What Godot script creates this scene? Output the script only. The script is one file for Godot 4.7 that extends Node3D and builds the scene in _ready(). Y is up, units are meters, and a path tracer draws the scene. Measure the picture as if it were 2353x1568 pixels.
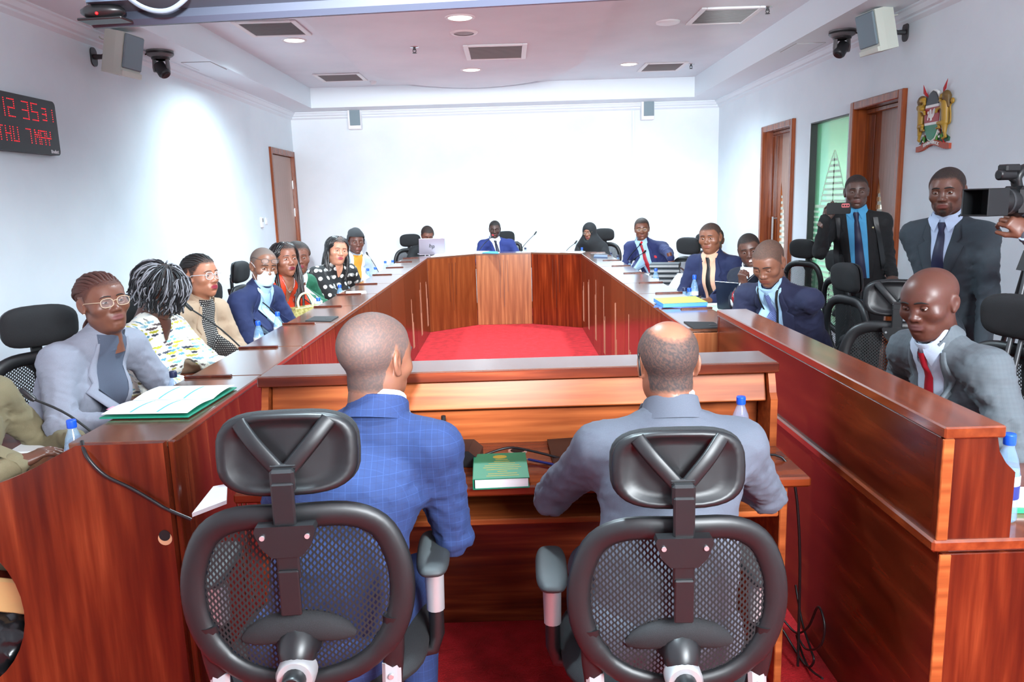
extends Node3D
# A committee room with a horseshoe of desks, seen from behind two men at the witness desk.

const PX_F := 1771.23
const EYE := Vector3(0, 1.62, 0)
const XL := -3.14
const XR := 3.15
const ZB := -11.73
const ZF := 2.2
const SOFFIT := 2.98
const RECESS := 3.25

var view: Basis
var mats := {}
var used := {}
var texs := {}
var rng := RandomNumberGenerator.new()


func _ready() -> void:
	rng.seed = 7
	view = Basis(Vector3.UP, deg_to_rad(-0.04)) * Basis(Vector3.RIGHT, deg_to_rad(-10.29)) * Basis(Vector3.BACK, deg_to_rad(-1.69))
	var cam := Camera3D.new()
	cam.name = "camera"
	cam.fov = rad_to_deg(2.0 * atan(784.0 / PX_F))
	cam.near = 0.05
	cam.far = 60.0
	cam.transform = Transform3D(view, EYE)
	add_child(cam)
	cam.current = true
	var we := WorldEnvironment.new()
	we.name = "environment"
	var env := Environment.new()
	env.background_mode = Environment.BG_COLOR
	env.background_color = Color(0.55, 0.6, 0.66)
	env.tonemap_mode = Environment.TONE_MAPPER_LINEAR
	env.tonemap_exposure = 1.24
	env.sdfgi_enabled = true
	env.ssao_enabled = true
	env.ssil_enabled = true
	we.environment = env
	add_child(we)
	# its spill off the wall and ceiling behind: a soft patch high behind the lens
	# the photographer's flash on the hot shoe just above the lens
	var fl := SpotLight3D.new()
	fl.name = "camera_flash"
	fl.spot_angle = 26.0
	fl.spot_angle_attenuation = 1.0
	fl.light_energy = 75.0
	fl.light_size = 0.04
	fl.light_color = Color(0.97, 0.98, 1.0)
	fl.spot_range = 20.0
	fl.spot_attenuation = 2.0
	fl.shadow_enabled = true
	fl.look_at_from_position(Vector3(-0.06, 1.83, 0.02), Vector3(-0.1, 2.3, -9.0))
	add_child(fl)
	area_light("flash_bounce", Vector3(1.7, 2.55, 1.2), Vector3(-2.2, 1.2, -6.0), Vector2(1.4, 0.9), 33.0, Color(0.95, 0.98, 1.0))
	make_materials()
	build_room()
	build_ceiling_things()
	build_desks()
	build_wall_things()
	build_chairs()
	build_people()
	build_table_things()


func area_light(called: String, at: Vector3, to: Vector3, size: Vector2, energy: float, color: Color) -> void:
	var l := AreaLight3D.new()
	l.name = called
	l.area_size = size
	l.area_normalize_energy = true
	l.light_energy = energy
	l.light_color = color
	l.shadow_enabled = true
	l.set("area_range", 30.0)
	l.set("area_attenuation", 2.0)
	l.look_at_from_position(at, to)
	add_child(l)


# ---------------------------------------------------------------- photograph to place
func ray(px: float, py: float) -> Vector3:
	return (view * Vector3((px - 1176.5) / PX_F, -(py - 784.0) / PX_F, -1.0)).normalized()

func at_y(px: float, py: float, y: float) -> Vector3:
	var d := ray(px, py)
	return EYE + d * ((y - EYE.y) / d.y)

func at_x(px: float, py: float, x: float) -> Vector3:
	var d := ray(px, py)
	return EYE + d * ((x - EYE.x) / d.x)

func at_z(px: float, py: float, z: float) -> Vector3:
	var d := ray(px, py)
	return EYE + d * ((z - EYE.z) / d.z)


# ---------------------------------------------------------------- naming
func numbered(called: String) -> String:
	if not used.has(called):
		used[called] = 0
		return called
	used[called] += 1
	return "%s_%03d" % [called, used[called]]

func thing(called: String, label: String, category: String, at := Vector3.ZERO, turn := 0.0, group := "") -> Node3D:
	var o := Node3D.new()
	o.name = numbered(called)
	o.position = at
	o.rotation.y = turn
	add_child(o)
	tag(o, label, category, group)
	return o

func tag(o: Node, label: String, category: String, group := "") -> void:
	o.set_meta("label", label)
	o.set_meta("category", category)
	if group != "":
		o.set_meta("group", group)

func part(called: String, b: MB, m: Material, parent: Node3D, label := "") -> MeshInstance3D:
	var o := MeshInstance3D.new()
	o.name = called
	o.mesh = b.mesh()
	o.material_override = m
	parent.add_child(o, true)
	if label != "":
		o.set_meta("label", label)
	return o

func same(called: String, me: Mesh, m: Material, parent: Node3D, t := Transform3D()) -> MeshInstance3D:
	var o := MeshInstance3D.new()
	o.name = called
	o.mesh = me
	o.material_override = m
	o.transform = t
	parent.add_child(o, true)
	return o

func single(called: String, b: MB, m: Material, label: String, category: String, group := "") -> MeshInstance3D:
	var o := MeshInstance3D.new()
	o.name = numbered(called)
	o.mesh = b.mesh()
	o.material_override = m
	add_child(o)
	tag(o, label, category, group)
	return o

func setting(called: String, b: MB, m: Material, label := "") -> MeshInstance3D:
	var o := MeshInstance3D.new()
	o.name = numbered(called)
	o.mesh = b.mesh()
	o.material_override = m
	add_child(o)
	o.set_meta("kind", "structure")
	if label != "":
		o.set_meta("label", label)
	return o

func setting_root(called: String, label := "") -> Node3D:
	var o := Node3D.new()
	o.name = numbered(called)
	add_child(o)
	o.set_meta("kind", "structure")
	if label != "":
		o.set_meta("label", label)
	return o

func copy_of(o: Node3D, at: Vector3, turn: float, label := "") -> Node3D:
	var c: Node3D = o.duplicate()
	c.name = numbered(String(o.name))
	add_child(c)
	c.position = at
	c.rotation = Vector3(0, turn, 0)
	if label != "":
		c.set_meta("label", label)
	return c


# ---------------------------------------------------------------- mesh building
class MB:
	var v := PackedVector3Array()
	var n := PackedVector3Array()
	var c := PackedColorArray()
	var ix := PackedInt32Array()
	var uv := PackedVector2Array()
	var col := Color(1, 1, 1)
	var colored := false
	var has_uv := false

	func mesh() -> ArrayMesh:
		var a := []
		a.resize(Mesh.ARRAY_MAX)
		a[Mesh.ARRAY_VERTEX] = v
		a[Mesh.ARRAY_NORMAL] = n
		a[Mesh.ARRAY_INDEX] = ix
		if colored:
			a[Mesh.ARRAY_COLOR] = c
		if has_uv:
			a[Mesh.ARRAY_TEX_UV] = uv
		var m := ArrayMesh.new()
		if ix.size() > 0:
			m.add_surface_from_arrays(Mesh.PRIMITIVE_TRIANGLES, a)
		return m

	func put(p: Vector3, q: Vector3, u := Vector2.ZERO) -> int:
		v.append(p)
		n.append(q)
		c.append(col)
		uv.append(u)
		return v.size() - 1

	func tri(i: int, j: int, k: int) -> void:
		var g := (v[j] - v[i]).cross(v[k] - v[i])
		if g.dot(n[i] + n[j] + n[k]) > 0.0:
			ix.append(i); ix.append(k); ix.append(j)
		else:
			ix.append(i); ix.append(j); ix.append(k)

	func flat(pts: Array, out: Vector3) -> void:
		var q := out.normalized()
		var f := v.size()
		for p in pts:
			put(p, q)
		for k in range(1, pts.size() - 1):
			tri(f, f + k, f + k + 1)

	# a box with cut edges
	func box(at: Vector3, size: Vector3, ch := 0.0, b := Basis()) -> void:
		var h := size * 0.5
		var e := minf(ch, minf(h.x, minf(h.y, h.z)) * 0.9)
		for ax in 3:
			for s in [-1.0, 1.0]:
				var a1 := (ax + 1) % 3
				var a2 := (ax + 2) % 3
				var nn := Vector3()
				nn[ax] = s
				var q := []
				for k in [[-1, -1], [1, -1], [1, 1], [-1, 1]]:
					var p := Vector3()
					p[ax] = s * h[ax]
					p[a1] = k[0] * (h[a1] - e)
					p[a2] = k[1] * (h[a2] - e)
					q.append(at + b * p)
				flat(q, b * nn)
		if e <= 0.0:
			return
		for ax in 3:
			var a1 := (ax + 1) % 3
			var a2 := (ax + 2) % 3
			for s1 in [-1.0, 1.0]:
				for s2 in [-1.0, 1.0]:
					var q := []
					for k in [[-1, 0], [1, 0], [1, 1], [-1, 1]]:
						var p := Vector3()
						p[ax] = k[0] * (h[ax] - e)
						p[a1] = s1 * (h[a1] - (e if k[1] == 0 else 0.0))
						p[a2] = s2 * (h[a2] - (0.0 if k[1] == 0 else e))
						q.append(at + b * p)
					var nn := Vector3()
					nn[a1] = s1
					nn[a2] = s2
					flat(q, b * nn)
		for sx in [-1.0, 1.0]:
			for sy in [-1.0, 1.0]:
				for sz in [-1.0, 1.0]:
					var sg := Vector3(sx, sy, sz)
					var q := []
					for ax in 3:
						var p := sg * (h - Vector3(e, e, e))
						p[ax] = sg[ax] * h[ax]
						q.append(at + b * p)
					flat(q, b * sg)

	# rows of points; normals are averaged; side = 1 or -1 turns them
	func grid(rows: Array, wrap_u := false, wrap_v := false, side := 1.0) -> int:
		var f := v.size()
		var nr := rows.size()
		var nc: int = rows[0].size()
		for r in nr:
			for k in nc:
				put(rows[r][k], Vector3.ZERO, Vector2(float(k) / maxf(1, nc - 1), float(r) / maxf(1, nr - 1)))
		var faces := PackedInt32Array()
		for r in (nr if wrap_v else nr - 1):
			for k in (nc if wrap_u else nc - 1):
				var a := f + r * nc + k
				var b := f + r * nc + (k + 1) % nc
				var d := f + ((r + 1) % nr) * nc + k
				var e := f + ((r + 1) % nr) * nc + (k + 1) % nc
				for t in [[a, b, e], [a, e, d]]:
					var g := (v[t[1]] - v[t[0]]).cross(v[t[2]] - v[t[0]]) * side
					for i in t:
						n[i] += g
					faces.append_array(PackedInt32Array(t))
		for i in range(f, v.size()):
			n[i] = n[i].normalized() if n[i].length_squared() > 1e-16 else Vector3.UP
		if side > 0.0:
			for t in range(0, faces.size(), 3):
				ix.append(faces[t]); ix.append(faces[t + 2]); ix.append(faces[t + 1])
		else:
			ix.append_array(faces)
		return f

	# a tube along points with radii; flattened by squash across the reference direction
	func tube(pts: Array, radii: Array, sides := 10, caps := true, ref := Vector3.ZERO, squash := 1.0, closed := false) -> void:
		var cnt := pts.size()
		var rows := []
		var prev := Vector3.ZERO
		for i in cnt:
			var t: Vector3
			if closed:
				t = (pts[(i + 1) % cnt] - pts[(i + cnt - 1) % cnt])
			else:
				t = pts[mini(i + 1, cnt - 1)] - pts[maxi(i - 1, 0)]
			t = t.normalized()
			var u: Vector3
			if ref != Vector3.ZERO:
				u = ref - t * ref.dot(t)
				if u.length() < 1e-4:
					u = t.cross(Vector3.RIGHT)
			elif prev == Vector3.ZERO:
				u = t.cross(Vector3.UP) if absf(t.y) < 0.9 else t.cross(Vector3.RIGHT)
			else:
				u = prev - t * prev.dot(t)
			u = u.normalized()
			prev = u
			var w := t.cross(u).normalized()
			var row := []
			var rr: float = radii[mini(i, radii.size() - 1)]
			for k in sides:
				var a := TAU * k / sides
				row.append(pts[i] + u * cos(a) * rr * squash + w * sin(a) * rr)
			rows.append(row)
		grid(rows, true, closed, 1.0)
		if caps and not closed:
			flat(rows[0], pts[0] - pts[1])
			flat(rows[cnt - 1], pts[cnt - 1] - pts[cnt - 2])

	# profile of (radius, height) turned about the y axis of t
	func lathe(prof: Array, sides := 20, t := Transform3D()) -> void:
		var rows := []
		for p in prof:
			var row := []
			for k in sides:
				var a := TAU * k / sides
				row.append(t * Vector3(cos(a) * p.x, p.y, sin(a) * p.x))
			rows.append(row)
		grid(rows, true, false, -1.0)

	# a flat outline (anticlockwise or not) of thickness depth along +z of t
	func prism(poly: PackedVector2Array, depth: float, t := Transform3D(), smooth_side := false) -> void:
		var tris := Geometry2D.triangulate_polygon(poly)
		for s in [0.0, 1.0]:
			var f := v.size()
			var nn := (t.basis * Vector3(0, 0, 1 if s > 0.5 else -1)).normalized()
			for p in poly:
				put(t * Vector3(p.x, p.y, depth * s), nn, p)
			for k in range(0, tris.size(), 3):
				tri(f + tris[k], f + tris[k + 1], f + tris[k + 2])
		var turn := -1.0 if Geometry2D.is_polygon_clockwise(poly) else 1.0
		var cnt := poly.size()
		for k in cnt:
			var a := poly[k]
			var b := poly[(k + 1) % cnt]
			var o2 := Vector2(b.y - a.y, a.x - b.x) * turn
			if o2.length() < 1e-9:
				continue
			var na := o2
			var nb := o2
			if smooth_side:
				var z := poly[(k + cnt - 1) % cnt]
				var e := poly[(k + 2) % cnt]
				na = o2.normalized() + (Vector2(a.y - z.y, z.x - a.x) * turn).normalized()
				nb = o2.normalized() + (Vector2(e.y - b.y, b.x - e.x) * turn).normalized()
			var n1 := (t.basis * Vector3(na.x, na.y, 0)).normalized()
			var n2 := (t.basis * Vector3(nb.x, nb.y, 0)).normalized()
			var i0 := put(t * Vector3(a.x, a.y, 0), n1, a)
			var i1 := put(t * Vector3(b.x, b.y, 0), n2, b)
			var i2 := put(t * Vector3(b.x, b.y, depth), n2, b)
			var i3 := put(t * Vector3(a.x, a.y, depth), n1, a)
			tri(i0, i1, i2)
			tri(i0, i2, i3)

	func ball(at: Vector3, r: Vector3, b := Basis(), seg := 14) -> void:
		var rows := []
		for i in range(0, seg / 2 + 1):
			var th := PI * i / (seg / 2)
			var row := []
			for k in seg:
				var a := TAU * k / seg
				row.append(at + b * (Vector3(sin(th) * cos(a), cos(th), sin(th) * sin(a)) * r))
			rows.append(row)
		grid(rows, true, false, 1.0)
		var f := v.size() - rows.size() * seg
		for i in range(f, v.size()):
			n[i] = (b * ((b.inverse() * (v[i] - at)) / (r * r))).normalized()

	func join(o: MB, t := Transform3D()) -> void:
		var f := v.size()
		var nb := t.basis.inverse().transposed()
		for i in o.v.size():
			v.append(t * o.v[i])
			n.append((nb * o.n[i]).normalized())
			c.append(o.c[i])
			uv.append(o.uv[i])
		if t.basis.determinant() < 0.0:
			for i in range(0, o.ix.size(), 3):
				ix.append(f + o.ix[i]); ix.append(f + o.ix[i + 2]); ix.append(f + o.ix[i + 1])
		else:
			for i in o.ix:
				ix.append(f + i)

func bez(p: Array, steps: int) -> Array:
	# a smooth curve through the points
	var out := []
	for i in p.size() - 1:
		var a = p[maxi(i - 1, 0)]
		var b = p[i]
		var c = p[i + 1]
		var d = p[mini(i + 2, p.size() - 1)]
		for k in steps:
			var t := float(k) / steps
			out.append(b.cubic_interpolate(c, a, d, t))
	out.append(p[p.size() - 1])
	return out

func rounded_rect(w: float, h: float, r: float, steps := 4) -> PackedVector2Array:
	var o := PackedVector2Array()
	for q in 4:
		var cx := (w / 2 - r) * (1 if q == 0 or q == 3 else -1)
		var cy := (h / 2 - r) * (1 if q < 2 else -1)
		for k in steps + 1:
			var a := PI / 2 * (q + float(k) / steps)
			o.append(Vector2(cx + cos(a) * r, cy + sin(a) * r))
	return o


# ---------------------------------------------------------------- materials
func noise_tex(seed_: int, freq: float, ramp: Array, octaves := 4, size := 256, warp := 0.0, kind := FastNoiseLite.TYPE_SIMPLEX_SMOOTH) -> NoiseTexture2D:
	var f := FastNoiseLite.new()
	f.noise_type = kind
	f.seed = seed_
	f.frequency = freq
	f.fractal_octaves = octaves
	if warp > 0.0:
		f.domain_warp_enabled = true
		f.domain_warp_amplitude = warp
		f.domain_warp_frequency = freq * 0.6
	var t := NoiseTexture2D.new()
	t.width = size
	t.height = size
	t.seamless = true
	t.noise = f
	var g := Gradient.new()
	var offs := PackedFloat32Array()
	var cols := PackedColorArray()
	for r in ramp:
		offs.append(r[0])
		cols.append(r[1])
	g.offsets = offs
	g.colors = cols
	t.color_ramp = g
	return t

func rgb8(r: float, g: float, b: float) -> Color:
	return Color(r / 255.0, g / 255.0, b / 255.0)

func plain(called: String, c: Color, rough := 0.6, metal := 0.0) -> StandardMaterial3D:
	if mats.has(called):
		return mats[called]
	var m := StandardMaterial3D.new()
	m.resource_name = called
	m.albedo_color = c
	m.roughness = rough
	m.metallic = metal
	mats[called] = m
	return m

func textured(called: String, t: Texture2D, scale: Vector3, rough := 0.6, world := true, c := Color(1, 1, 1)) -> StandardMaterial3D:
	var m := plain(called, c, rough)
	m.albedo_texture = t
	m.uv1_triplanar = true
	m.uv1_world_triplanar = world
	m.uv1_scale = scale
	m.uv1_triplanar_sharpness = 8.0
	return m

func relief(m: StandardMaterial3D, t: Texture2D, depth: float) -> void:
	m.heightmap_enabled = true
	m.heightmap_texture = t
	m.heightmap_scale = depth

func make_materials() -> void:
	var grey := [[0.0, Color(0, 0, 0)], [1.0, Color(1, 1, 1)]]
	var fine := noise_tex(3, 0.08, grey, 4, 256)
	texs.fine = fine
	# woods: an even noise drawn out along the grain by the scale of its mapping
	var red_ramp := [[0.0, rgb8(56, 19, 11)], [0.35, rgb8(74, 29, 16)], [0.6, rgb8(88, 37, 20)], [0.8, rgb8(103, 48, 27)], [1.0, rgb8(124, 64, 38)]]
	var red := noise_tex(11, 0.012, red_ramp, 5, 512, 8.0)
	var mid_ramp := [[0.0, rgb8(112, 62, 36)], [0.4, rgb8(136, 80, 48)], [0.7, rgb8(152, 94, 58)], [1.0, rgb8(168, 110, 70)]]
	var mid := noise_tex(23, 0.012, mid_ramp, 5, 512, 8.0)
	var top_ramp := [[0.0, rgb8(88, 54, 38)], [0.5, rgb8(97, 61, 44)], [1.0, rgb8(107, 69, 50)]]
	var top := noise_tex(31, 0.02, top_ramp, 4, 256, 10.0)
	var door_ramp := [[0.0, rgb8(150, 118, 104)], [0.5, rgb8(166, 134, 120)], [1.0, rgb8(180, 150, 136)]]
	var door := noise_tex(37, 0.03, door_ramp, 4, 256, 8.0)
	texs.red = red
	texs.mid = mid
	var tall := Vector3(3.2, 0.14, 3.2)
	var gloss := 0.22
	for k in 4:
		var tone: Color = [Color(1, 1, 1), Color(0.86, 0.8, 0.8), Color(1.12, 1.08, 1.0), Color(0.95, 0.9, 0.92)][k]
		var m := textured("red_wood_%d" % k, red, tall, gloss, true, tone)
		m.uv1_offset = Vector3(k * 0.37, k * 0.21, k * 0.11)
	textured("wood_end", red, Vector3(2.0, 0.16, 2.0), 0.25, true, Color(1.1, 1.0, 0.95))
	textured("wood_far_left", mid, tall, 0.3, true, Color(0.8, 0.66, 0.55))
	textured("wood_far_mid", mid, tall, 0.2, true, Color(1.0, 0.98, 0.98))
	textured("wood_far_right", red, tall, 0.2, true, Color(1.15, 0.95, 0.8))
	textured("ledge_wood", top, Vector3(4, 4, 1.2), 0.22)
	textured("ledge_wood_across", top, Vector3(1.2, 4, 4), 0.22)
	textured("desk_wood", mid, Vector3(0.2, 3.6, 3.6), 0.4, true, Color(1.1, 0.95, 0.82))
	mats.desk_wood.metallic_specular = 0.3
	textured("desk_top_wood", mid, Vector3(0.2, 3.0, 3.0), 0.15, true, Color(0.84, 0.64, 0.54))
	textured("desk_dark_wood", red, Vector3(0.2, 3.0, 3.0), 0.25, true, Color(1.1, 1.05, 1.0))
	textured("side_wood", red, Vector3(1.4, 1.6, 0.2), 0.24, true, Color(1.05, 0.92, 0.85))
	textured("side_wood_upright", red, Vector3(3.0, 0.2, 3.0), 0.25, true, Color(1.05, 0.92, 0.85))
	textured("side_top_wood", mid, Vector3(3.0, 3.0, 0.2), 0.22, true, Color(0.84, 0.64, 0.54))
	for k in ["ledge_wood", "ledge_wood_across", "side_top_wood"]:
		mats[k].clearcoat_enabled = true
		mats[k].clearcoat = 1.0
		mats[k].clearcoat_roughness = 0.12
	textured("door_wood", door, Vector3(9.0, 0.3, 9.0), 0.32)
	textured("frame_wood", mid, Vector3(5.0, 0.2, 5.0), 0.2, true, Color(0.95, 0.78, 0.6))
	# carpet
	var carpet := textured("carpet", noise_tex(41, 0.02, [[0.0, rgb8(146, 4, 12)], [0.5, rgb8(172, 10, 20)], [1.0, rgb8(192, 22, 32)]], 5, 512, 10.0), Vector3(0.9, 0.9, 0.9), 1.0)
	relief(carpet, noise_tex(43, 0.35, grey, 3, 512), 0.4)
	# paint: off-white with a weave and faint scuffs
	var paint_tex := noise_tex(51, 0.006, [[0.0, rgb8(216, 227, 233)], [0.5, rgb8(222, 232, 238)], [1.0, rgb8(227, 236, 241)]], 5, 512)
	var wp := textured("wall_paint", paint_tex, Vector3(0.35, 0.35, 0.35), 0.75)
	relief(wp, noise_tex(53, 0.2, grey, 3, 256), 0.05)
	plain("white_trim", rgb8(222, 232, 238), 0.6)
	plain("white_metal", rgb8(225, 226, 226), 0.4)
	plain("cream_plastic", rgb8(206, 212, 200), 0.5)
	plain("grey_grille", rgb8(120, 140, 148), 0.6)
	plain("vent_grey", rgb8(158, 160, 160), 0.6)
	plain("dark_metal", rgb8(70, 72, 74), 0.4, 0.5)
	plain("black_plastic", rgb8(24, 25, 27), 0.38)
	plain("black_matt", rgb8(16, 17, 19), 0.7)
	plain("chair_black", rgb8(22, 23, 25), 0.42)
	plain("chrome", rgb8(205, 206, 208), 0.2, 0.7)
	plain("silver", rgb8(176, 178, 180), 0.35, 0.4)
	plain("white_plastic", rgb8(232, 234, 236), 0.4)
	plain("paper", rgb8(240, 241, 242), 0.8)
	var fabric := textured("chair_fabric", noise_tex(61, 0.2, [[0.0, rgb8(16, 17, 19)], [1.0, rgb8(34, 35, 38)]], 3, 256), Vector3(6, 6, 6), 0.85, false)
	relief(fabric, noise_tex(62, 0.4, grey, 2, 256), 0.06)
	var em := plain("lamp_glow", Color(1, 1, 1), 0.5)
	em.emission_enabled = true
	em.emission = Color(1, 0.99, 0.97)
	em.emission_energy_multiplier = 3.0


# ---------------------------------------------------------------- the room
func build_room() -> void:
	var b := MB.new()
	b.box(Vector3(0, -0.1, (ZB + ZF) / 2), Vector3(XR - XL + 0.4, 0.2, ZF - ZB + 0.4))
	setting("floor", b, mats.carpet, "red carpet over the whole floor")
	# left wall with a doorway
	var d0 := at_x(617, 337, XL)
	var d1 := at_x(672, 348, XL)
	wall_with_holes("wall_left", XL - 0.1, -1, [[d1.z, d0.z, 0.0, d0.y]], mats.wall_paint)
	# right wall: two doors and a glazed opening
	var r := [[-9.67, -8.62, 0.0, 2.415], [-8.21, -7.29, 0.28, 2.32], [-7.19, -6.25, 0.0, 2.40]]
	wall_with_holes("wall_right", XR + 0.1, 1, r, mats.wall_paint)
	b = MB.new()
	b.box(Vector3(0, 1.7, ZB - 0.1), Vector3(XR - XL + 0.4, 3.6, 0.2))
	setting("wall_back", b, mats.wall_paint, "white wall behind the chair's seat")
	b = MB.new()
	b.box(Vector3(0, 1.7, ZF + 0.1), Vector3(XR - XL + 0.4, 3.6, 0.2))
	setting("wall_front", b, mats.wall_paint)
	# ceiling: upper field, the lower band around it and the curved panel
	b = MB.new()
	b.box(Vector3(0, RECESS + 0.15, (ZB + ZF) / 2), Vector3(XR - XL + 0.4, 0.3, ZF - ZB + 0.4))
	setting("ceiling", b, mats.wall_paint)
	var soff := setting_root("trim_1", "white dropped ceiling band around the tray")
	var rx0 := -2.70
	var rx1 := 2.66
	var rz0 := -11.2
	var hh := RECESS - SOFFIT
	b = MB.new()
	b.box(Vector3((XL + rx0) / 2, SOFFIT + hh / 2, (ZB + ZF) / 2), Vector3(rx0 - XL, hh, ZF - ZB))
	b.box(Vector3((XR + rx1) / 2, SOFFIT + hh / 2, (ZB + ZF) / 2), Vector3(XR - rx1, hh, ZF - ZB))
	b.box(Vector3((rx0 + rx1) / 2, SOFFIT + hh / 2, (ZB + rz0) / 2), Vector3(rx1 - rx0, hh, rz0 - ZB))
	part("soffit", b, mats.white_trim, soff)
	# curved panel
	var poly := PackedVector2Array()
	poly.append(Vector2(0.87, 1.2))
	poly.append(Vector2(0.87, -8.95))
	var px := [Vector2(0.87, -8.95), Vector2(0.68, -9.75), Vector2(0.30, -10.35), Vector2(-0.36, -10.66), Vector2(-1.02, -10.35), Vector2(-1.42, -9.75), Vector2(-1.6, -9.1)]
	for p in bez(px, 6):
		poly.append(p)
	poly.append(Vector2(-1.6, 1.2))
	b = MB.new()
	b.prism(poly, 0.14, Transform3D(Basis(Vector3(1, 0, 0), Vector3(0, 0, 1), Vector3(0, 1, 0)), Vector3(0, 3.11, 0)))
	setting("trim_2", b, mats.wall_paint, "curved dropped ceiling panel down the middle of the tray")
	# crown mouldings: three steps below the band
	var crown := [Vector2(0, 0), Vector2(0.085, 0), Vector2(0.085, -0.012), Vector2(0.07, -0.02), Vector2(0.05, -0.05), Vector2(0.03, -0.06), Vector2(0.03, -0.075), Vector2(0.012, -0.09), Vector2(0, -0.10)]
	crown_run("trim_3", crown, Vector3(XL, SOFFIT, ZF), Vector3(XL, SOFFIT, ZB), Vector3(1, 0, 0))
	crown_run("trim_4", crown, Vector3(XR, SOFFIT, ZF), Vector3(XR, SOFFIT, ZB), Vector3(-1, 0, 0))
	crown_run("trim_5", crown, Vector3(XL, SOFFIT, ZB), Vector3(XR, SOFFIT, ZB), Vector3(0, 0, 1))
	# cable trunking on the back wall
	b = MB.new()
	b.box(Vector3(1.885, 1.45, ZB + 0.018), Vector3(0.04, 2.85, 0.036), 0.004)
	setting("trim_6", b, mats.white_trim, "narrow white trunking running down the back wall")
	for s in 2:
		b = MB.new()
		var x := XL + 0.008 if s == 0 else XR - 0.008
		var runs := [[ZB, d1.z - 0.01], [d0.z + 0.01, ZF]] if s == 0 else [[ZB, -9.68], [-8.61, -7.20], [-6.24, ZF]]
		for q in runs:
			b.box(Vector3(x, 0.05, (q[0] + q[1]) / 2), Vector3(0.016, 0.1, absf(q[1] - q[0])), 0.003)
		setting("baseboard_left" if s == 0 else "baseboard_right", b, mats.frame_wood)
	b = MB.new()
	b.box(Vector3(0, 0.05, ZB + 0.008), Vector3(XR - XL - 0.1, 0.1, 0.016), 0.003)
	setting("baseboard_back", b, mats.frame_wood)
	left_door(d0, d1)
	right_door("door_2", -9.67, -8.62, 2.415, true)
	right_door("door_3", -7.19, -6.25, 2.40, false)
	right_window()

func crown_run(called: String, prof: Array, a: Vector3, e: Vector3, inward: Vector3) -> void:
	var b := MB.new()
	for k in prof.size() - 1:
		var p: Vector2 = prof[k]
		var q: Vector2 = prof[k + 1]
		var o := inward * (p.x + q.x) * 0.01 + Vector3.DOWN * 0.01
		var dn := Vector2(q.y - p.y, p.x - q.x)
		var nn := inward * -dn.x + Vector3.UP * -dn.y
		if nn.dot(inward - Vector3.UP) < 0:
			nn = -nn
		var pa := a + inward * p.x + Vector3.UP * p.y
		var pb := e + inward * p.x + Vector3.UP * p.y
		var qa := a + inward * q.x + Vector3.UP * q.y
		var qb := e + inward * q.x + Vector3.UP * q.y
		b.flat([pa, pb, qb, qa], nn)
	setting(called, b, mats.white_trim)

func wall_with_holes(called: String, x: float, _side: int, holes: Array, m: Material) -> void:
	# one wall of boxes round its openings, 0.2 m thick
	var b := MB.new()
	var cur := ZB - 0.2
	for h in holes:
		b.box(Vector3(x, 1.7, (cur + h[0]) / 2), Vector3(0.2, 3.6, h[0] - cur))
		var top := 3.5
		b.box(Vector3(x, (h[3] + top) / 2, (h[0] + h[1]) / 2), Vector3(0.2, top - h[3], h[1] - h[0]))
		if h[2] > 0.0:
			b.box(Vector3(x, h[2] / 2, (h[0] + h[1]) / 2), Vector3(0.2, h[2], h[1] - h[0]))
		cur = h[1]
	b.box(Vector3(x, 1.7, (cur + ZF + 0.2) / 2), Vector3(0.2, 3.6, ZF + 0.2 - cur))
	setting(called, b, m)

func left_door(d0: Vector3, d1: Vector3) -> void:
	var o := setting_root("door_1", "brown wooden door in the left wall next to the corner")
	var z0 := d1.z
	var z1 := d0.z
	var h := d0.y
	var f := MB.new()
	f.box(Vector3(XL - 0.03, h / 2, z0 + 0.03), Vector3(0.12, h, 0.06), 0.006)
	f.box(Vector3(XL - 0.03, h / 2, z1 - 0.03), Vector3(0.12, h, 0.06), 0.006)
	f.box(Vector3(XL - 0.03, h - 0.04, (z0 + z1) / 2), Vector3(0.12, 0.08, z1 - z0 - 0.12), 0.006)
	part("door_frame", f, mats.frame_wood, o)
	var p := MB.new()
	p.box(Vector3(XL - 0.04, (h - 0.085) / 2 + 0.005, (z0 + z1) / 2), Vector3(0.04, h - 0.095, z1 - z0 - 0.13), 0.003)
	var leaf := part("door_leaf", p, mats.door_wood, o)
	for y in [1.95, 1.55, 0.3]:
		var g := MB.new()
		g.tube([Vector3(XL - 0.014, y - 0.06, z0 + 0.066), Vector3(XL - 0.014, y + 0.06, z0 + 0.066)], [0.01], 8)
		g.box(Vector3(XL - 0.016, y, z0 + 0.085), Vector3(0.004, 0.1, 0.03), 0.001)
		part("hinge", g, mats.chrome, leaf)
	var k := MB.new()
	k.box(Vector3(XL - 0.012, 1.13, z1 - 0.12), Vector3(0.016, 0.16, 0.04), 0.004)
	k.tube([Vector3(XL - 0.01, 1.15, z1 - 0.12), Vector3(XL + 0.045, 1.15, z1 - 0.12), Vector3(XL + 0.05, 1.15, z1 - 0.15), Vector3(XL + 0.05, 1.145, z1 - 0.25)], [0.009], 8)
	part("door_handle", k, mats.dark_metal, leaf)
	# wall beyond the leaf
	var w := MB.new()
	w.box(Vector3(XL - 0.15, h / 2, (z0 + z1) / 2), Vector3(0.1, h, z1 - z0 + 0.1))
	part("lining", w, mats.frame_wood, o)

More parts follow.
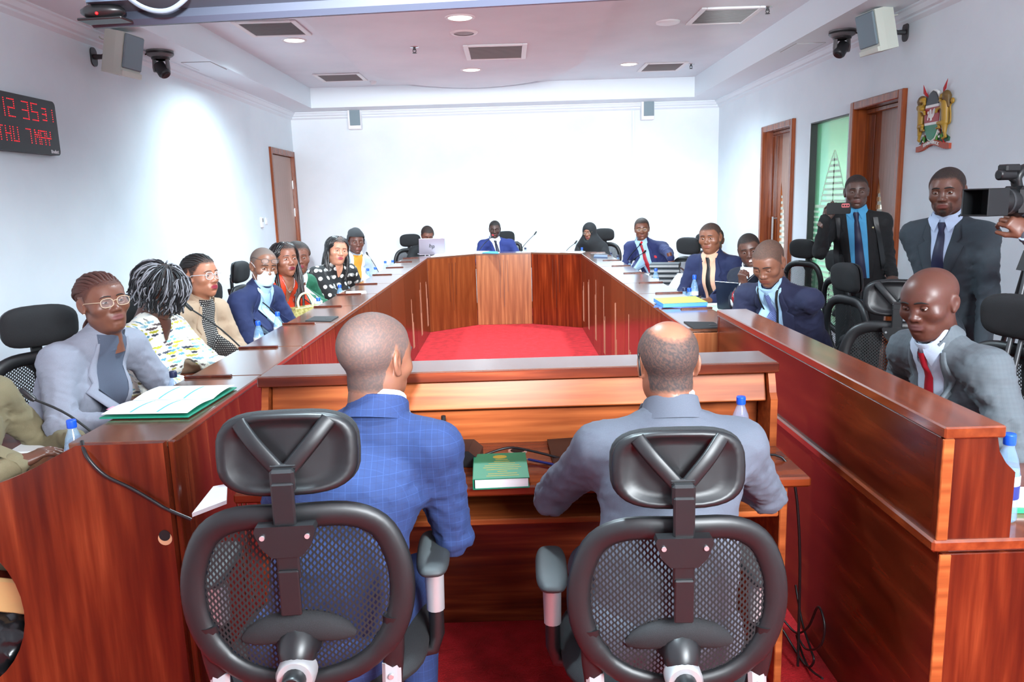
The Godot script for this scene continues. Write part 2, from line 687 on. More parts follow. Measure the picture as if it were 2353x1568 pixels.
func right_door(called: String, z0: float, z1: float, h: float, far: bool) -> void:
	var o := setting_root(called, "wooden door with a curved glass cut-out, " + ("next to the back wall" if far else "beside the coat of arms"))
	var f := MB.new()
	for z in [z0 + 0.035, z1 - 0.035]:
		f.box(Vector3(XR + 0.085, h / 2, z), Vector3(0.25, h, 0.07), 0.008)
	f.box(Vector3(XR + 0.085, h - 0.035, (z0 + z1) / 2), Vector3(0.25, 0.07, z1 - z0 - 0.14), 0.008)
	f.box(Vector3(XR + 0.12, h - 0.09, (z0 + z1) / 2), Vector3(0.08, 0.04, z1 - z0 - 0.14), 0.006)
	part("door_frame", f, mats.frame_wood, o)
	# leaf with a lens-shaped opening beside its far stile, where the glass shows
	var za := z0 + 0.07
	var zb := z1 - 0.07
	var hh := h - 0.11
	var x := XR + 0.13
	var wd := zb - za
	var left := MB.new()
	var half := []
	for k in 17:
		var t := k / 16.0
		var yy := lerpf(0.28, hh - 0.55, t)
		var bulge := 0.15 * sin(PI * t)
		half.append(Vector2(bulge, yy))
	var cz := wd * 0.24
	# near side board (towards the camera)
	var near := PackedVector2Array()
	near.append(Vector2(wd, 0.01))
	near.append(Vector2(wd, hh))
	near.append(Vector2(cz, hh))
	for k in range(16, -1, -1):
		near.append(Vector2(cz + half[k].x, half[k].y))
	near.append(Vector2(cz, 0.01))
	var t3 := Transform3D(Basis(Vector3(0, 0, 1), Vector3(0, 1, 0), Vector3(1, 0, 0)), Vector3(x, 0, za))
	var nb := MB.new()
	nb.prism(near, 0.04, t3)
	part("door_panel", nb, mats.door_wood, o)
	var st := PackedVector2Array()
	st.append(Vector2(0, 0.01))
	st.append(Vector2(cz - 0.002, 0.01))
	for k in 17:
		st.append(Vector2(cz - 0.002 - half[k].x * 0.25, half[k].y))
	st.append(Vector2(cz - 0.002, hh))
	st.append(Vector2(0, hh))
	left.prism(st, 0.04, t3)
	var stile := part("door_stile", left, mats.frame_wood, o)
	var groove := MB.new()
	groove.box(Vector3(x - 0.004, hh / 2, za + cz * 0.42), Vector3(0.012, hh - 0.02, 0.012), 0.003)
	part("bead", groove, mats.frame_wood, stile)
	var gl := MB.new()
	gl.box(Vector3(x + 0.02, hh / 2, za + cz), Vector3(0.006, hh - 0.8, 0.36))
	part("glass", gl, glass_mat(), o)
	# frosted bars on the glass
	for k in 18:
		var fb := MB.new()
		var yy := 0.42 + k * 0.068
		fb.box(Vector3(x + 0.012, yy, za + cz + 0.05), Vector3(0.004, 0.03, 0.24))
		part("frosted_bar", fb, mats.get("cream_plastic"), o)
	if far:
		var hd := MB.new()
		var hz := za + 0.1
		for yy in [1.02, 1.32]:
			hd.tube([Vector3(x, yy, hz), Vector3(x - 0.05, yy, hz)], [0.009], 8)
		hd.tube([Vector3(x - 0.05, 1.0, hz), Vector3(x - 0.05, 1.34, hz)], [0.012], 10)
		part("pull_handle", hd, mats.silver, o)
		var lk := MB.new()
		lk.tube([Vector3(x, 0.9, hz + 0.03), Vector3(x - 0.03, 0.9, hz + 0.03)], [0.016], 10)
		part("lock", lk, mats.silver, o)

func glass_mat() -> StandardMaterial3D:
	if mats.has("clear_glass"):
		return mats.clear_glass
	var m := plain("clear_glass", Color(0.9, 1.0, 0.95, 0.12), 0.05)
	m.transparency = BaseMaterial3D.TRANSPARENCY_ALPHA
	return m

func right_window() -> void:
	var o := setting_root("window_1", "tall green glass panel with a frosted leaf pattern between two doors")
	var z0 := -8.21
	var z1 := -7.29
	var y0 := 0.28
	var y1 := 2.32
	var f := MB.new()
	f.box(Vector3(XR + 0.06, (y0 + y1) / 2, z0 + 0.008), Vector3(0.11, y1 - y0, 0.016), 0.002)
	f.box(Vector3(XR + 0.06, (y0 + y1) / 2, z1 - 0.008), Vector3(0.11, y1 - y0, 0.016), 0.002)
	f.box(Vector3(XR + 0.06, y1 - 0.006, (z0 + z1) / 2), Vector3(0.11, 0.012, z1 - z0 - 0.032), 0.002)
	f.box(Vector3(XR + 0.06, y0 + 0.01, (z0 + z1) / 2), Vector3(0.11, 0.02, z1 - z0 - 0.032), 0.002)
	part("window_frame", f, mats.black_plastic, o)
	var g := MB.new()
	g.box(Vector3(XR + 0.075, (y0 + y1) / 2, (z0 + z1) / 2), Vector3(0.008, y1 - y0 - 0.03, z1 - z0 - 0.03))
	var gm := plain("green_glass", Color(0.55, 0.86, 0.68, 0.6), 0.3)
	gm.transparency = BaseMaterial3D.TRANSPARENCY_ALPHA
	part("pane", g, gm, o)
	# frosted drawing: two stacked pointed ovals crossed by bars, a band and side ticks
	var fm := plain("frost", rgb8(208, 240, 212), 0.5)
	var cz := (z0 + z1) / 2 + 0.02
	var x := XR + 0.068
	var bar := func(yc: float, za: float, zb: float, th: float) -> void:
		var b := MB.new()
		b.box(Vector3(x, yc, (za + zb) / 2), Vector3(0.004, th, absf(zb - za)))
		part("frosted_bar", b, fm, o)
	# width of the leaf at a height
	var w_up := func(y: float) -> float:
		return 0.30 * pow(clampf((2.0 - y) / 0.50, 0.0, 1.0), 0.75)
	var w_lo := func(y: float) -> float:
		var t := clampf((1.47 - y) / 1.1, 0.0, 1.0)
		return 0.10 + 0.24 * sin(minf(t * 1.25, 1.0) * PI / 2)
	var y := 1.93
	while y > 1.52:
		bar.call(y, cz - w_up.call(y), cz + w_up.call(y), 0.024)
		y -= 0.057
	bar.call(1.475, z0 + 0.04, z1 - 0.02, 0.03)
	y = 1.42
	while y > 0.40:
		bar.call(y, cz - w_lo.call(y), cz + w_lo.call(y), 0.022)
		bar.call(y, z0 + 0.02, z0 + 0.02 + 0.14 * clampf((y - 0.3) / 1.1, 0.15, 1.0), 0.022)
		bar.call(y, z1 - 0.14 * clampf((y - 0.3) / 1.1, 0.15, 1.0), z1 - 0.02, 0.022)
		y -= 0.055
	for s in [-1.0, 1.0]:
		var up := []
		var lo := []
		for k in 13:
			var yy := lerpf(2.02, 1.475, k / 12.0)
			up.append(Vector3(x, yy, cz + s * (w_up.call(yy) + 0.008)))
			yy = lerpf(1.475, 0.32, k / 12.0)
			lo.append(Vector3(x, yy, cz + s * (w_lo.call(yy) + 0.006)))
		for q in [up, lo]:
			var b := MB.new()
			b.tube(q, [0.009], 6, true, Vector3(1, 0, 0), 0.3)
			part("frosted_line", b, fm, o)
	var sp := MB.new()
	sp.box(Vector3(x, 1.16, cz), Vector3(0.004, 1.66, 0.022))
	part("frosted_line", sp, fm, o)
	corridor()

func corridor() -> void:
	# a lit passage beyond the doors and the glass
	var x0 := XR + 0.2
	var x1 := XR + 1.5
	var b := MB.new()
	b.box(Vector3(x1 + 0.05, 1.3, -7.9), Vector3(0.1, 2.8, 4.6))
	b.box(Vector3((x0 + x1) / 2, 1.3, -10.15), Vector3(x1 - x0, 2.8, 0.1))
	b.box(Vector3((x0 + x1) / 2, 1.3, -5.65), Vector3(x1 - x0, 2.8, 0.1))
	b.box(Vector3((x0 + x1) / 2, 2.75, -7.9), Vector3(x1 - x0 + 0.2, 0.1, 4.6))
	b.box(Vector3((x0 + x1) / 2, -0.05, -7.9), Vector3(x1 - x0 + 0.2, 0.1, 4.6))
	setting("wall_corridor", b, plain("corridor_paint", rgb8(226, 228, 214), 0.8))
	for z in [-9.0, -7.2]:
		downlight(Vector3((x0 + x1) / 2, 2.70, z), "round recessed lamp in the passage beyond the glass, by the " + ("far door" if z < -8 else "near door"))


# ---------------------------------------------------------------- ceiling
func build_ceiling_things() -> void:
	const PB := 3.11
	# lit downlights: glowing disc, ring, and the lamp's own light below it; more stand further forward out of view
	var lit := [[at_y(1057, 40, PB), "centre panel by the round grille"], [at_y(1083, 160, PB), "curved end of the centre panel"], [at_y(676, 92, RECESS), "tray beside the large left grille"], [at_y(1445, 147, RECESS), "tray near the right sprinkler"]]
	var rest := [Vector3(-0.36, PB, -4.24), Vector3(-0.36, PB, -1.75)]
	for q in lit:
		downlight(q[0], "round recessed lamp glowing in the " + q[1])
	var where := ["middle of the aisle", "witness desk"]
	for k in rest.size():
		downlight(rest[k], "round recessed lamp over the " + where[k])
	var o := thing("ceiling_lamp", "unlit round white ceiling lamp in the right of the tray", "lamp", at_y(1535, 50, RECESS))
	var b := MB.new()
	b.lathe([Vector2(0.0, -0.022), Vector2(0.09, -0.02), Vector2(0.112, -0.012), Vector2(0.115, 0.0)], 24)
	part("diffuser", b, mats.white_plastic, o)
	# round loudspeaker grille
	o = thing("round_grille", "round white ceiling loudspeaker with grey grille in the centre panel", "grille", at_y(1066, 75, PB))
	b = MB.new()
	b.lathe([Vector2(0.09, -0.01), Vector2(0.112, -0.012), Vector2(0.125, 0.0)], 24)
	part("ring", b, mats.white_metal, o)
	b = MB.new()
	b.lathe([Vector2(0.0, -0.007), Vector2(0.092, -0.006), Vector2(0.1, 0.0)], 24)
	part("grille_face", b, mats.vent_grey, o)
	# square air grilles: corners traced on the plane they hang from
	vent("air_grille", [at_y(1064, 103, PB), at_y(1214, 99, PB), at_y(1206, 132, PB), at_y(1072, 136, PB)], PB, "wide rectangular air grille in the centre panel")
	vent("air_grille", [at_y(532, 51, RECESS), at_y(677, 42, RECESS), at_y(714, 77, RECESS), at_y(583, 84, RECESS)], RECESS, "large air grille in the left of the tray beside a lit lamp")
	vent("air_grille", [at_y(717, 170, RECESS), at_y(823, 166, RECESS), at_y(846, 183, RECESS), at_y(744, 187, RECESS)], RECESS, "air grille in the left of the tray by the curved panel's end")
	vent("air_grille", [at_y(1483, 143, RECESS), at_y(1583, 142, RECESS), at_y(1557, 161, RECESS), at_y(1464, 163, RECESS)], RECESS, "small air grille in the right of the tray beside a lit lamp")
	vent("air_grille", [at_y(1612, 17, RECESS), at_y(1762, 13, RECESS), at_y(1707, 52, RECESS), at_y(1576, 54, RECESS)], RECESS, "large air grille in the right of the tray beside an unlit lamp")
	sprinkler(at_y(952, 108, PB), "sprinkler head in the centre panel")
	sprinkler(at_y(1764, 16, RECESS), "sprinkler head beside the large right air grille")
	sprinkler(at_y(1588, 147, RECESS), "sprinkler head beside the small right air grille")
	o = thing("smoke_detector", "small round smoke detector in the left corner of the tray", "detector", at_y(857, 187, RECESS) )
	b = MB.new()
	b.lathe([Vector2(0.0, -0.04), Vector2(0.03, -0.038), Vector2(0.045, -0.02), Vector2(0.05, 0.0)], 18)
	part("housing", b, mats.white_plastic, o)
	# access hatches in the dropped band
	for s in [-1.0, 1.0]:
		var c := Vector3(-2.86, SOFFIT - 0.003, -7.75) if s < 0 else Vector3(2.85, SOFFIT - 0.003, -7.7)
		o = thing("ceiling_hatch", "flush access hatch in the ceiling band by the " + ("door-free wall" if s < 0 else "glass panel wall"), "hatch", c)
		b = MB.new()
		b.box(Vector3.ZERO, Vector3(0.26, 0.006, 0.42), 0.002)
		part("lid", b, mats.white_trim, o)
		b = MB.new()
		for e in [[0.0, 0.214, 0.27, 0.006], [0.0, -0.214, 0.27, 0.006]]:
			b.box(Vector3(e[0], 0.001, e[1]), Vector3(e[2], 0.005, e[3]))
		for e in [0.134, -0.134]:
			b.box(Vector3(e, 0.001, 0), Vector3(0.006, 0.005, 0.43))
		part("joint", b, mats.vent_grey, o)
	tv_set()
	wall_speaker("Wall_L", at_x(214, 131, XL), Vector3(0.95, -0.22, 0.12), "cream loudspeaker on a wall bracket above the digital clock wall", false)
	wall_speaker("Wall_R", at_x(2082, 74, XR), Vector3(-0.95, -0.22, 0.12), "cream loudspeaker on a wall bracket above the coat of arms", true)
	back_speaker(at_z(815, 274, ZB + 0.1), "small white loudspeaker high on the back wall near the left door")
	back_speaker(at_z(1488, 252, ZB + 0.1), "small white loudspeaker on the back wall beside the trunking")
	ptz(at_y(367, 117, SOFFIT), 1.0, "grey dome-necked camera under the ceiling band on the left")
	ptz(at_y(1936, 70, SOFFIT), -1.0, "grey dome-necked camera under the ceiling band on the right")

func downlight(p: Vector3, label: String) -> void:
	var o := thing("downlight", label, "lamp", p, 0.0, "round recessed downlights")
	var b := MB.new()
	b.lathe([Vector2(0.098, -0.006), Vector2(0.115, -0.012), Vector2(0.125, 0.0)], 28)
	part("ring", b, mats.white_metal, o)
	b = MB.new()
	b.lathe([Vector2(0.0, -0.007), Vector2(0.09, -0.007), Vector2(0.1, -0.002)], 28)
	part("diffuser", b, mats.lamp_glow, o)
	var l := SpotLight3D.new()
	l.name = "lamp_light"
	l.position = Vector3(0, -0.05, 0)
	l.rotation.x = -PI / 2
	l.spot_angle = 76.0
	l.spot_angle_attenuation = 1.0
	l.light_energy = 11.0
	l.light_size = 0.09
	l.light_color = Color(0.85, 0.955, 1.0)
	l.spot_range = 14.0
	l.spot_attenuation = 2.0
	l.shadow_enabled = true
	o.add_child(l)

func vent(called: String, q: Array, y: float, label: String) -> void:
	var lo := Vector3(1e9, 0, 1e9)
	var hi := Vector3(-1e9, 0, -1e9)
	# a rectangle aligned with the room, through the mean of the traced corners
	lo.x = (q[0].x + q[3].x) / 2
	hi.x = (q[1].x + q[2].x) / 2
	lo.z = (q[0].z + q[1].z) / 2
	hi.z = (q[2].z + q[3].z) / 2
	var w := absf(hi.x - lo.x)
	var d := absf(hi.z - lo.z)
	var o := thing(called, label, "grille", Vector3((lo.x + hi.x) / 2, y, (lo.z + hi.z) / 2))
	var f := MB.new()
	var t := 0.05
	f.box(Vector3(-w / 2 + t / 2, -0.008, 0), Vector3(t, 0.016, d), 0.004)
	f.box(Vector3(w / 2 - t / 2, -0.008, 0), Vector3(t, 0.016, d), 0.004)
	f.box(Vector3(0, -0.008, -d / 2 + t / 2), Vector3(w - 2 * t, 0.016, t), 0.004)
	f.box(Vector3(0, -0.008, d / 2 - t / 2), Vector3(w - 2 * t, 0.016, t), 0.004)
	part("frame", f, mats.white_metal, o)
	var c := MB.new()
	c.box(Vector3(0, -0.002, 0), Vector3(w - 2 * t, 0.004, d - 2 * t))
	part("core", c, mats.vent_grey, o)
	var n := int((d - 2 * t) / 0.025)
	var sl := MB.new()
	sl.box(Vector3.ZERO, Vector3(w - 2 * t, 0.003, 0.014), 0.0, Basis(Vector3.RIGHT, 0.6))
	var me := sl.mesh()
	for k in n:
		same("louvre", me, mats.vent_grey, o, Transform3D(Basis(), Vector3(0, -0.009, -d / 2 + t + 0.0125 + k * 0.025)))

func sprinkler(p: Vector3, label: String) -> void:
	var o := thing("sprinkler", label, "sprinkler", p, 0.0, "ceiling sprinklers")
	var b := MB.new()
	b.lathe([Vector2(0.0, -0.008), Vector2(0.04, -0.006), Vector2(0.045, 0.0)], 16)
	part("rose", b, mats.chrome, o)
	b = MB.new()
	b.tube([Vector3(0, 0, 0), Vector3(0, -0.03, 0)], [0.012], 8)
	b.tube([Vector3(0.012, -0.02, 0), Vector3(0.016, -0.04, 0), Vector3(0, -0.055, 0)], [0.004], 6)
	b.tube([Vector3(-0.012, -0.02, 0), Vector3(-0.016, -0.04, 0), Vector3(0, -0.055, 0)], [0.004], 6)
	b.lathe([Vector2(0.0, -0.06), Vector2(0.022, -0.058), Vector2(0.02, -0.054)], 12)
	part("nozzle", b, mats.dark_metal, o)

func tv_set() -> void:
	# hung from the ceiling, its back to the lens
	var a := at_z(208, 66, -2.0)
	var e := at_z(1395, 1, -1.86)
	var dir := (e - a).normalized()
	var up := Vector3.UP
	var fw := dir.cross(up).normalized()   # towards the lens
	var basis_ := Basis(dir, fw.cross(dir).normalized(), fw)
	if basis_.y.y < 0:
		basis_.y = -basis_.y
	var wd := 1.45
	var hh := 0.82
	var o := thing("television", "black television hung from the ceiling with its back to the room's end", "television")
	o.transform = Transform3D(basis_, a)
	# back shell: deeper in the middle, stepped lower edge
	var b := MB.new()
	b.box(Vector3(wd / 2, hh / 2, 0.0), Vector3(wd, hh, 0.035), 0.012)
	part("bezel", b, plain("tv_edge", rgb8(40, 45, 56), 0.4), o)
	b = MB.new()
	b.prism(PackedVector2Array([Vector2(0.0, 0.10), Vector2(0.06, 0.055), Vector2(hh - 0.12, 0.055), Vector2(hh - 0.04, 0.0), Vector2(0.0, 0.0)]), wd - 0.14, Transform3D(Basis(Vector3(0, 1, 0), Vector3(0, 0, 1), Vector3(1, 0, 0)), Vector3(0.07, 0.03, 0.015)))
	part("back_shell", b, plain("tv_back", rgb8(54, 60, 72), 0.5), o)
	b = MB.new()
	b.box(Vector3(wd / 2, hh / 2, -0.019), Vector3(wd - 0.03, hh - 0.03, 0.004))
	part("screen", b, mats.black_plastic, o)
	var dot := MB.new()
	dot.box(Vector3.ZERO, Vector3(0.008, 0.005, 0.004), 0.0015)
	var dm := dot.mesh()
	var lm := plain("vent_blue", rgb8(150, 176, 205), 0.4)
	for r in 3:
		for k in 60:
			same("vent_slot", dm, lm, o, Transform3D(Basis(), Vector3(0.42 + k * 0.0115 + 0.005 * (r % 2), 0.042 + r * 0.0125, 0.113 - 0.0125 * r * 0.3)))
	b = MB.new()
	b.box(Vector3(0.24, 0.05, 0.10), Vector3(0.09, 0.022, 0.02), 0.008)
	part("badge_plate", b, mats.black_plastic, o)
	b = MB.new()
	b.box(Vector3(0.38, 0.055, 0.10), Vector3(0.07, 0.026, 0.02), 0.006)
	part("socket_panel", b, mats.black_plastic, o)
	# sensor pod with a red lamp under the corner
	b = MB.new()
	b.ball(Vector3(0.085, 0.018, 0.075), Vector3(0.055, 0.018, 0.03))
	b.box(Vector3(0.085, 0.0, 0.07), Vector3(0.11, 0.006, 0.05), 0.002)
	var pod := part("sensor_pod", b, mats.black_plastic, o)
	b = MB.new()
	b.ball(Vector3(0.088, 0.008, 0.105), Vector3(0.0035, 0.0035, 0.0035))
	var red := plain("led_red", rgb8(220, 20, 24), 0.4)
	red.emission_enabled = true
	red.emission = rgb8(255, 20, 24)
	red.emission_energy_multiplier = 1.5
	part("indicator_led", b, red, pod)
	# hanging cable loops
	b = MB.new()
	b.tube(bez([Vector3(0.15, 0.14, 0.12), Vector3(0.165, 0.06, 0.135), Vector3(0.21, 0.012, 0.13), Vector3(0.27, 0.0, 0.125), Vector3(0.33, 0.03, 0.13), Vector3(0.375, 0.09, 0.125), Vector3(0.39, 0.2, 0.1)], 6), [0.0055], 8)
	part("cable", b, plain("cable_grey", rgb8(84, 92, 102), 0.5), o)
	b = MB.new()
	b.tube(bez([Vector3(0.93, 0.1, 0.12), Vector3(0.96, 0.035, 0.12), Vector3(1.0, 0.02, 0.12), Vector3(1.05, 0.05, 0.12)], 6), [0.005], 8)
	part("cable", b, mats.white_plastic, o)
	b = MB.new()
	b.tube([Vector3(wd / 2, hh - 0.1, 0.06), Vector3(wd / 2, RECESS - a.y - 0.02, 0.06)], [0.03], 12)
	part("hanging_pole", b, mats.dark_metal, o)

func wall_speaker(_n: String, wallp: Vector3, facing: Vector3, label: String, right: bool) -> void:
	var s := -1.0 if right else 1.0
	var o := thing("wall_speaker", label, "loudspeaker", wallp)
	var b := MB.new()
	b.prism(rounded_rect(0.09, 0.14, 0.04), 0.02, Transform3D(Basis(Vector3(0, 0, 1), Vector3(0, 1, 0), Vector3(1, 0, 0)), Vector3(-0.01 if s < 0 else -0.01, 0, 0)))
	b.tube([Vector3(s * 0.01, 0, 0), Vector3(s * 0.07, 0.0, 0.0), Vector3(s * 0.10, 0.015, 0.0), Vector3(s * 0.15, 0.02, 0.03)], [0.02, 0.018, 0.018, 0.015], 8)
	part("bracket", b, mats.dark_metal, o)
	var z := facing.normalized()
	var x := Vector3.UP.cross(z).normalized()
	var bs := Basis(x, z.cross(x), z)
	var c := Vector3(s * 0.26, 0.0, 0.06)
	# cabinet with a wedge back and a proud front frame
	b = MB.new()
	var sec := PackedVector2Array([Vector2(-0.11, 0.0), Vector2(0.11, 0.0), Vector2(0.125, 0.10), Vector2(0.125, 0.16), Vector2(-0.125, 0.16), Vector2(-0.125, 0.10)])
	b.prism(sec, 0.31, Transform3D(bs * Basis(Vector3(1, 0, 0), Vector3(0, 0, 1), Vector3(0, 1, 0)), c + bs * Vector3(0, -0.155, -0.09)))
	part("cabinet", b, mats.cream_plastic, o)
	b = MB.new()
	b.box(c + bs * Vector3(0, 0.025, 0.078), Vector3(0.235, 0.25, 0.018), 0.008, bs)
	part("grille_cloth", b, mats.grey_grille, o)
	b = MB.new()
	b.box(c + bs * Vector3(0, -0.135, 0.078), Vector3(0.25, 0.04, 0.022), 0.004, bs)
	part("base_strip", b, mats.cream_plastic, o)
	b = MB.new()
	b.tube(bez([c + bs * Vector3(-0.02, 0.1, -0.1), Vector3(s * 0.08, 0.13, 0), Vector3(s * 0.05, SOFFIT - wallp.y, 0)], 5), [0.005], 6)
	part("cable", b, mats.cream_plastic, o)

func back_speaker(p: Vector3, label: String) -> void:
	var o := thing("back_speaker", label, "loudspeaker", p)
	var b := MB.new()
	b.box(Vector3(0, 0, -0.02), Vector3(0.19, 0.29, 0.13), 0.008)
	part("cabinet", b, mats.white_plastic, o)
	b = MB.new()
	b.box(Vector3(0.012, 0.022, 0.048), Vector3(0.15, 0.23, 0.012), 0.004)
	part("grille_cloth", b, mats.grey_grille, o)
	b = MB.new()
	b.box(Vector3(0, 0.155, -0.04), Vector3(0.05, 0.02, 0.08), 0.003)
	part("bracket", b, mats.dark_metal, o)

func ptz(p: Vector3, s: float, label: String) -> void:
	var o := thing("ceiling_camera", label, "camera", p)
	var gm := plain("camera_grey", rgb8(104, 104, 106), 0.45)
	var b := MB.new()
	b.lathe([Vector2(0.0, -0.055), Vector2(0.08, -0.055), Vector2(0.105, -0.04), Vector2(0.11, -0.012), Vector2(0.11, 0.0)], 24)
	part("base", b, gm, o)
	b = MB.new()
	b.lathe([Vector2(0.1105, -0.03), Vector2(0.1115, -0.028), Vector2(0.1115, -0.016), Vector2(0.1105, -0.014)], 24)
	b.lathe([Vector2(0.06, -0.075), Vector2(0.075, -0.07), Vector2(0.075, -0.055)], 20)
	part("neck_ring", b, mats.black_plastic, o)
	b = MB.new()
	b.tube([Vector3(-0.055, -0.07, 0), Vector3(-0.058, -0.14, 0), Vector3(-0.055, -0.175, 0)], [0.028, 0.03, 0.026], 10, true, Vector3(1, 0, 0), 0.5)
	part("yoke_arm", b, gm, o)
	b = MB.new()
	b.tube([Vector3(0.055, -0.07, 0), Vector3(0.058, -0.14, 0), Vector3(0.055, -0.175, 0)], [0.028, 0.03, 0.026], 10, true, Vector3(1, 0, 0), 0.5)
	part("yoke_arm", b, gm, o)
	b = MB.new()
	var d := Vector3(s * 0.55, -0.75, 0.25).normalized()
	var c := Vector3(0, -0.15, 0)
	b.tube([c - d * 0.055, c - d * 0.045, c + d * 0.05, c + d * 0.065, c + d * 0.07], [0.03, 0.05, 0.054, 0.046, 0.04], 18)
	part("head", b, plain("camera_dark", rgb8(44, 47, 50), 0.35), o)
	b = MB.new()
	b.tube([c + d * 0.068, c + d * 0.078], [0.03, 0.027], 16)
	part("lens", b, mats.black_plastic, o)
	b = MB.new()
	b.tube(bez([Vector3(-s * 0.1, -0.02, 0.0), Vector3(-s * 0.15, -0.03, 0.02), Vector3(-s * 0.2, -0.01, 0.01), Vector3(-s * 0.21, 0.0, 0.01)], 4), [0.006], 6)
	part("cable", b, mats.black_plastic, o)


# ---------------------------------------------------------------- desks
const LEDGE_Y := 0.95
const WORK_Y := 0.76

func build_desks() -> void:
	var zl := [-2.2, -3.08, -3.72, -4.46, -5.2, -5.9, -6.65, -7.5, -8.34, -9.1, -9.72]
	for k in zl.size() - 1:
		desk_unit(-1.03, -1.0, zl[k], zl[k + 1], k, "left")
	var zr := [-3.89, -4.6, -5.4, -6.1, -6.92, -7.71, -8.44, -9.15, -9.72]
	for k in zr.size() - 1:
		desk_unit(0.91, 1.0, zr[k], zr[k + 1], k, "right")
	left_end_panel()
	right_end_panel()
	var bow := [Vector2(-1.03, -9.72), Vector2(-0.44, -10.2), Vector2(0.29, -10.16), Vector2(0.91, -9.72)]
	for k in 3:
		bow_unit(bow[k], bow[k + 1], k)
	witness_desk()
	side_desk()

func desk_unit(x: float, s: float, z0: float, z1: float, k: int, side: String) -> void:
	# s points from the aisle to the seats
	var zc := (z0 + z1) / 2
	var w := absf(z1 - z0)
	var order := ["first", "second", "third", "fourth", "fifth", "sixth", "seventh", "eighth", "ninth", "tenth"]
	var o := thing("desk_unit", "%s dark red wooden desk section on the %s arm, counted from the open end" % [order[k], "clock-wall" if side == "left" else "glass-panel-wall"], "desk", Vector3(x, 0, zc), 0.0, "desk sections of the horseshoe")
	var b := MB.new()
	b.box(Vector3(s * 0.011, 0.465, 0), Vector3(0.022, 0.93, w - 0.006), 0.003)
	var fp := part("front_panel", b, mats["red_wood_%d" % [(k * 3 + (0 if s < 0 else 1)) % 4]], o)
	b = MB.new()
	b.box(Vector3(s * 0.146, LEDGE_Y - 0.01, 0), Vector3(0.30, 0.022, w - 0.008), 0.004)
	part("ledge", b, mats.ledge_wood, o)
	b = MB.new()
	b.box(Vector3(s * 0.28, (LEDGE_Y + WORK_Y) / 2 - 0.02, 0), Vector3(0.02, LEDGE_Y - WORK_Y - 0.01, w - 0.008), 0.002)
	part("riser", b, mats.red_wood_1, o)
	b = MB.new()
	b.box(Vector3(s * 0.52, WORK_Y - 0.014, 0), Vector3(0.60, 0.028, w - 0.006), 0.006)
	part("worktop", b, mats.desk_dark_wood, o)
	b = MB.new()
	b.box(Vector3(s * 0.205, LEDGE_Y + 0.005, -w / 2 + 0.02), Vector3(0.19, 0.011, 0.024), 0.003)
	part("divider_cap", b, mats.red_wood_1, o)
	b = MB.new()
	b.box(Vector3(s * 0.42, 0.37, -w / 2 + 0.012), Vector3(0.34, 0.72, 0.02), 0.002)
	part("side_panel", b, mats.red_wood_1, o)
	# pale inlaid lines, each of its own height
	var r := RandomNumberGenerator.new()
	r.seed = 100 + k * 7 + (50 if s > 0 else 0)
	for q in 3:
		var line := MB.new()
		var hh := r.randf_range(0.25, 0.66)
		line.box(Vector3(-s * 0.0008, hh / 2 + 0.12, -w * 0.12 + (q - 1) * 0.045), Vector3(0.003, hh, 0.0035))
		part("inlay", line, plain("inlay_tan", rgb8(176, 120, 92), 0.4), fp)

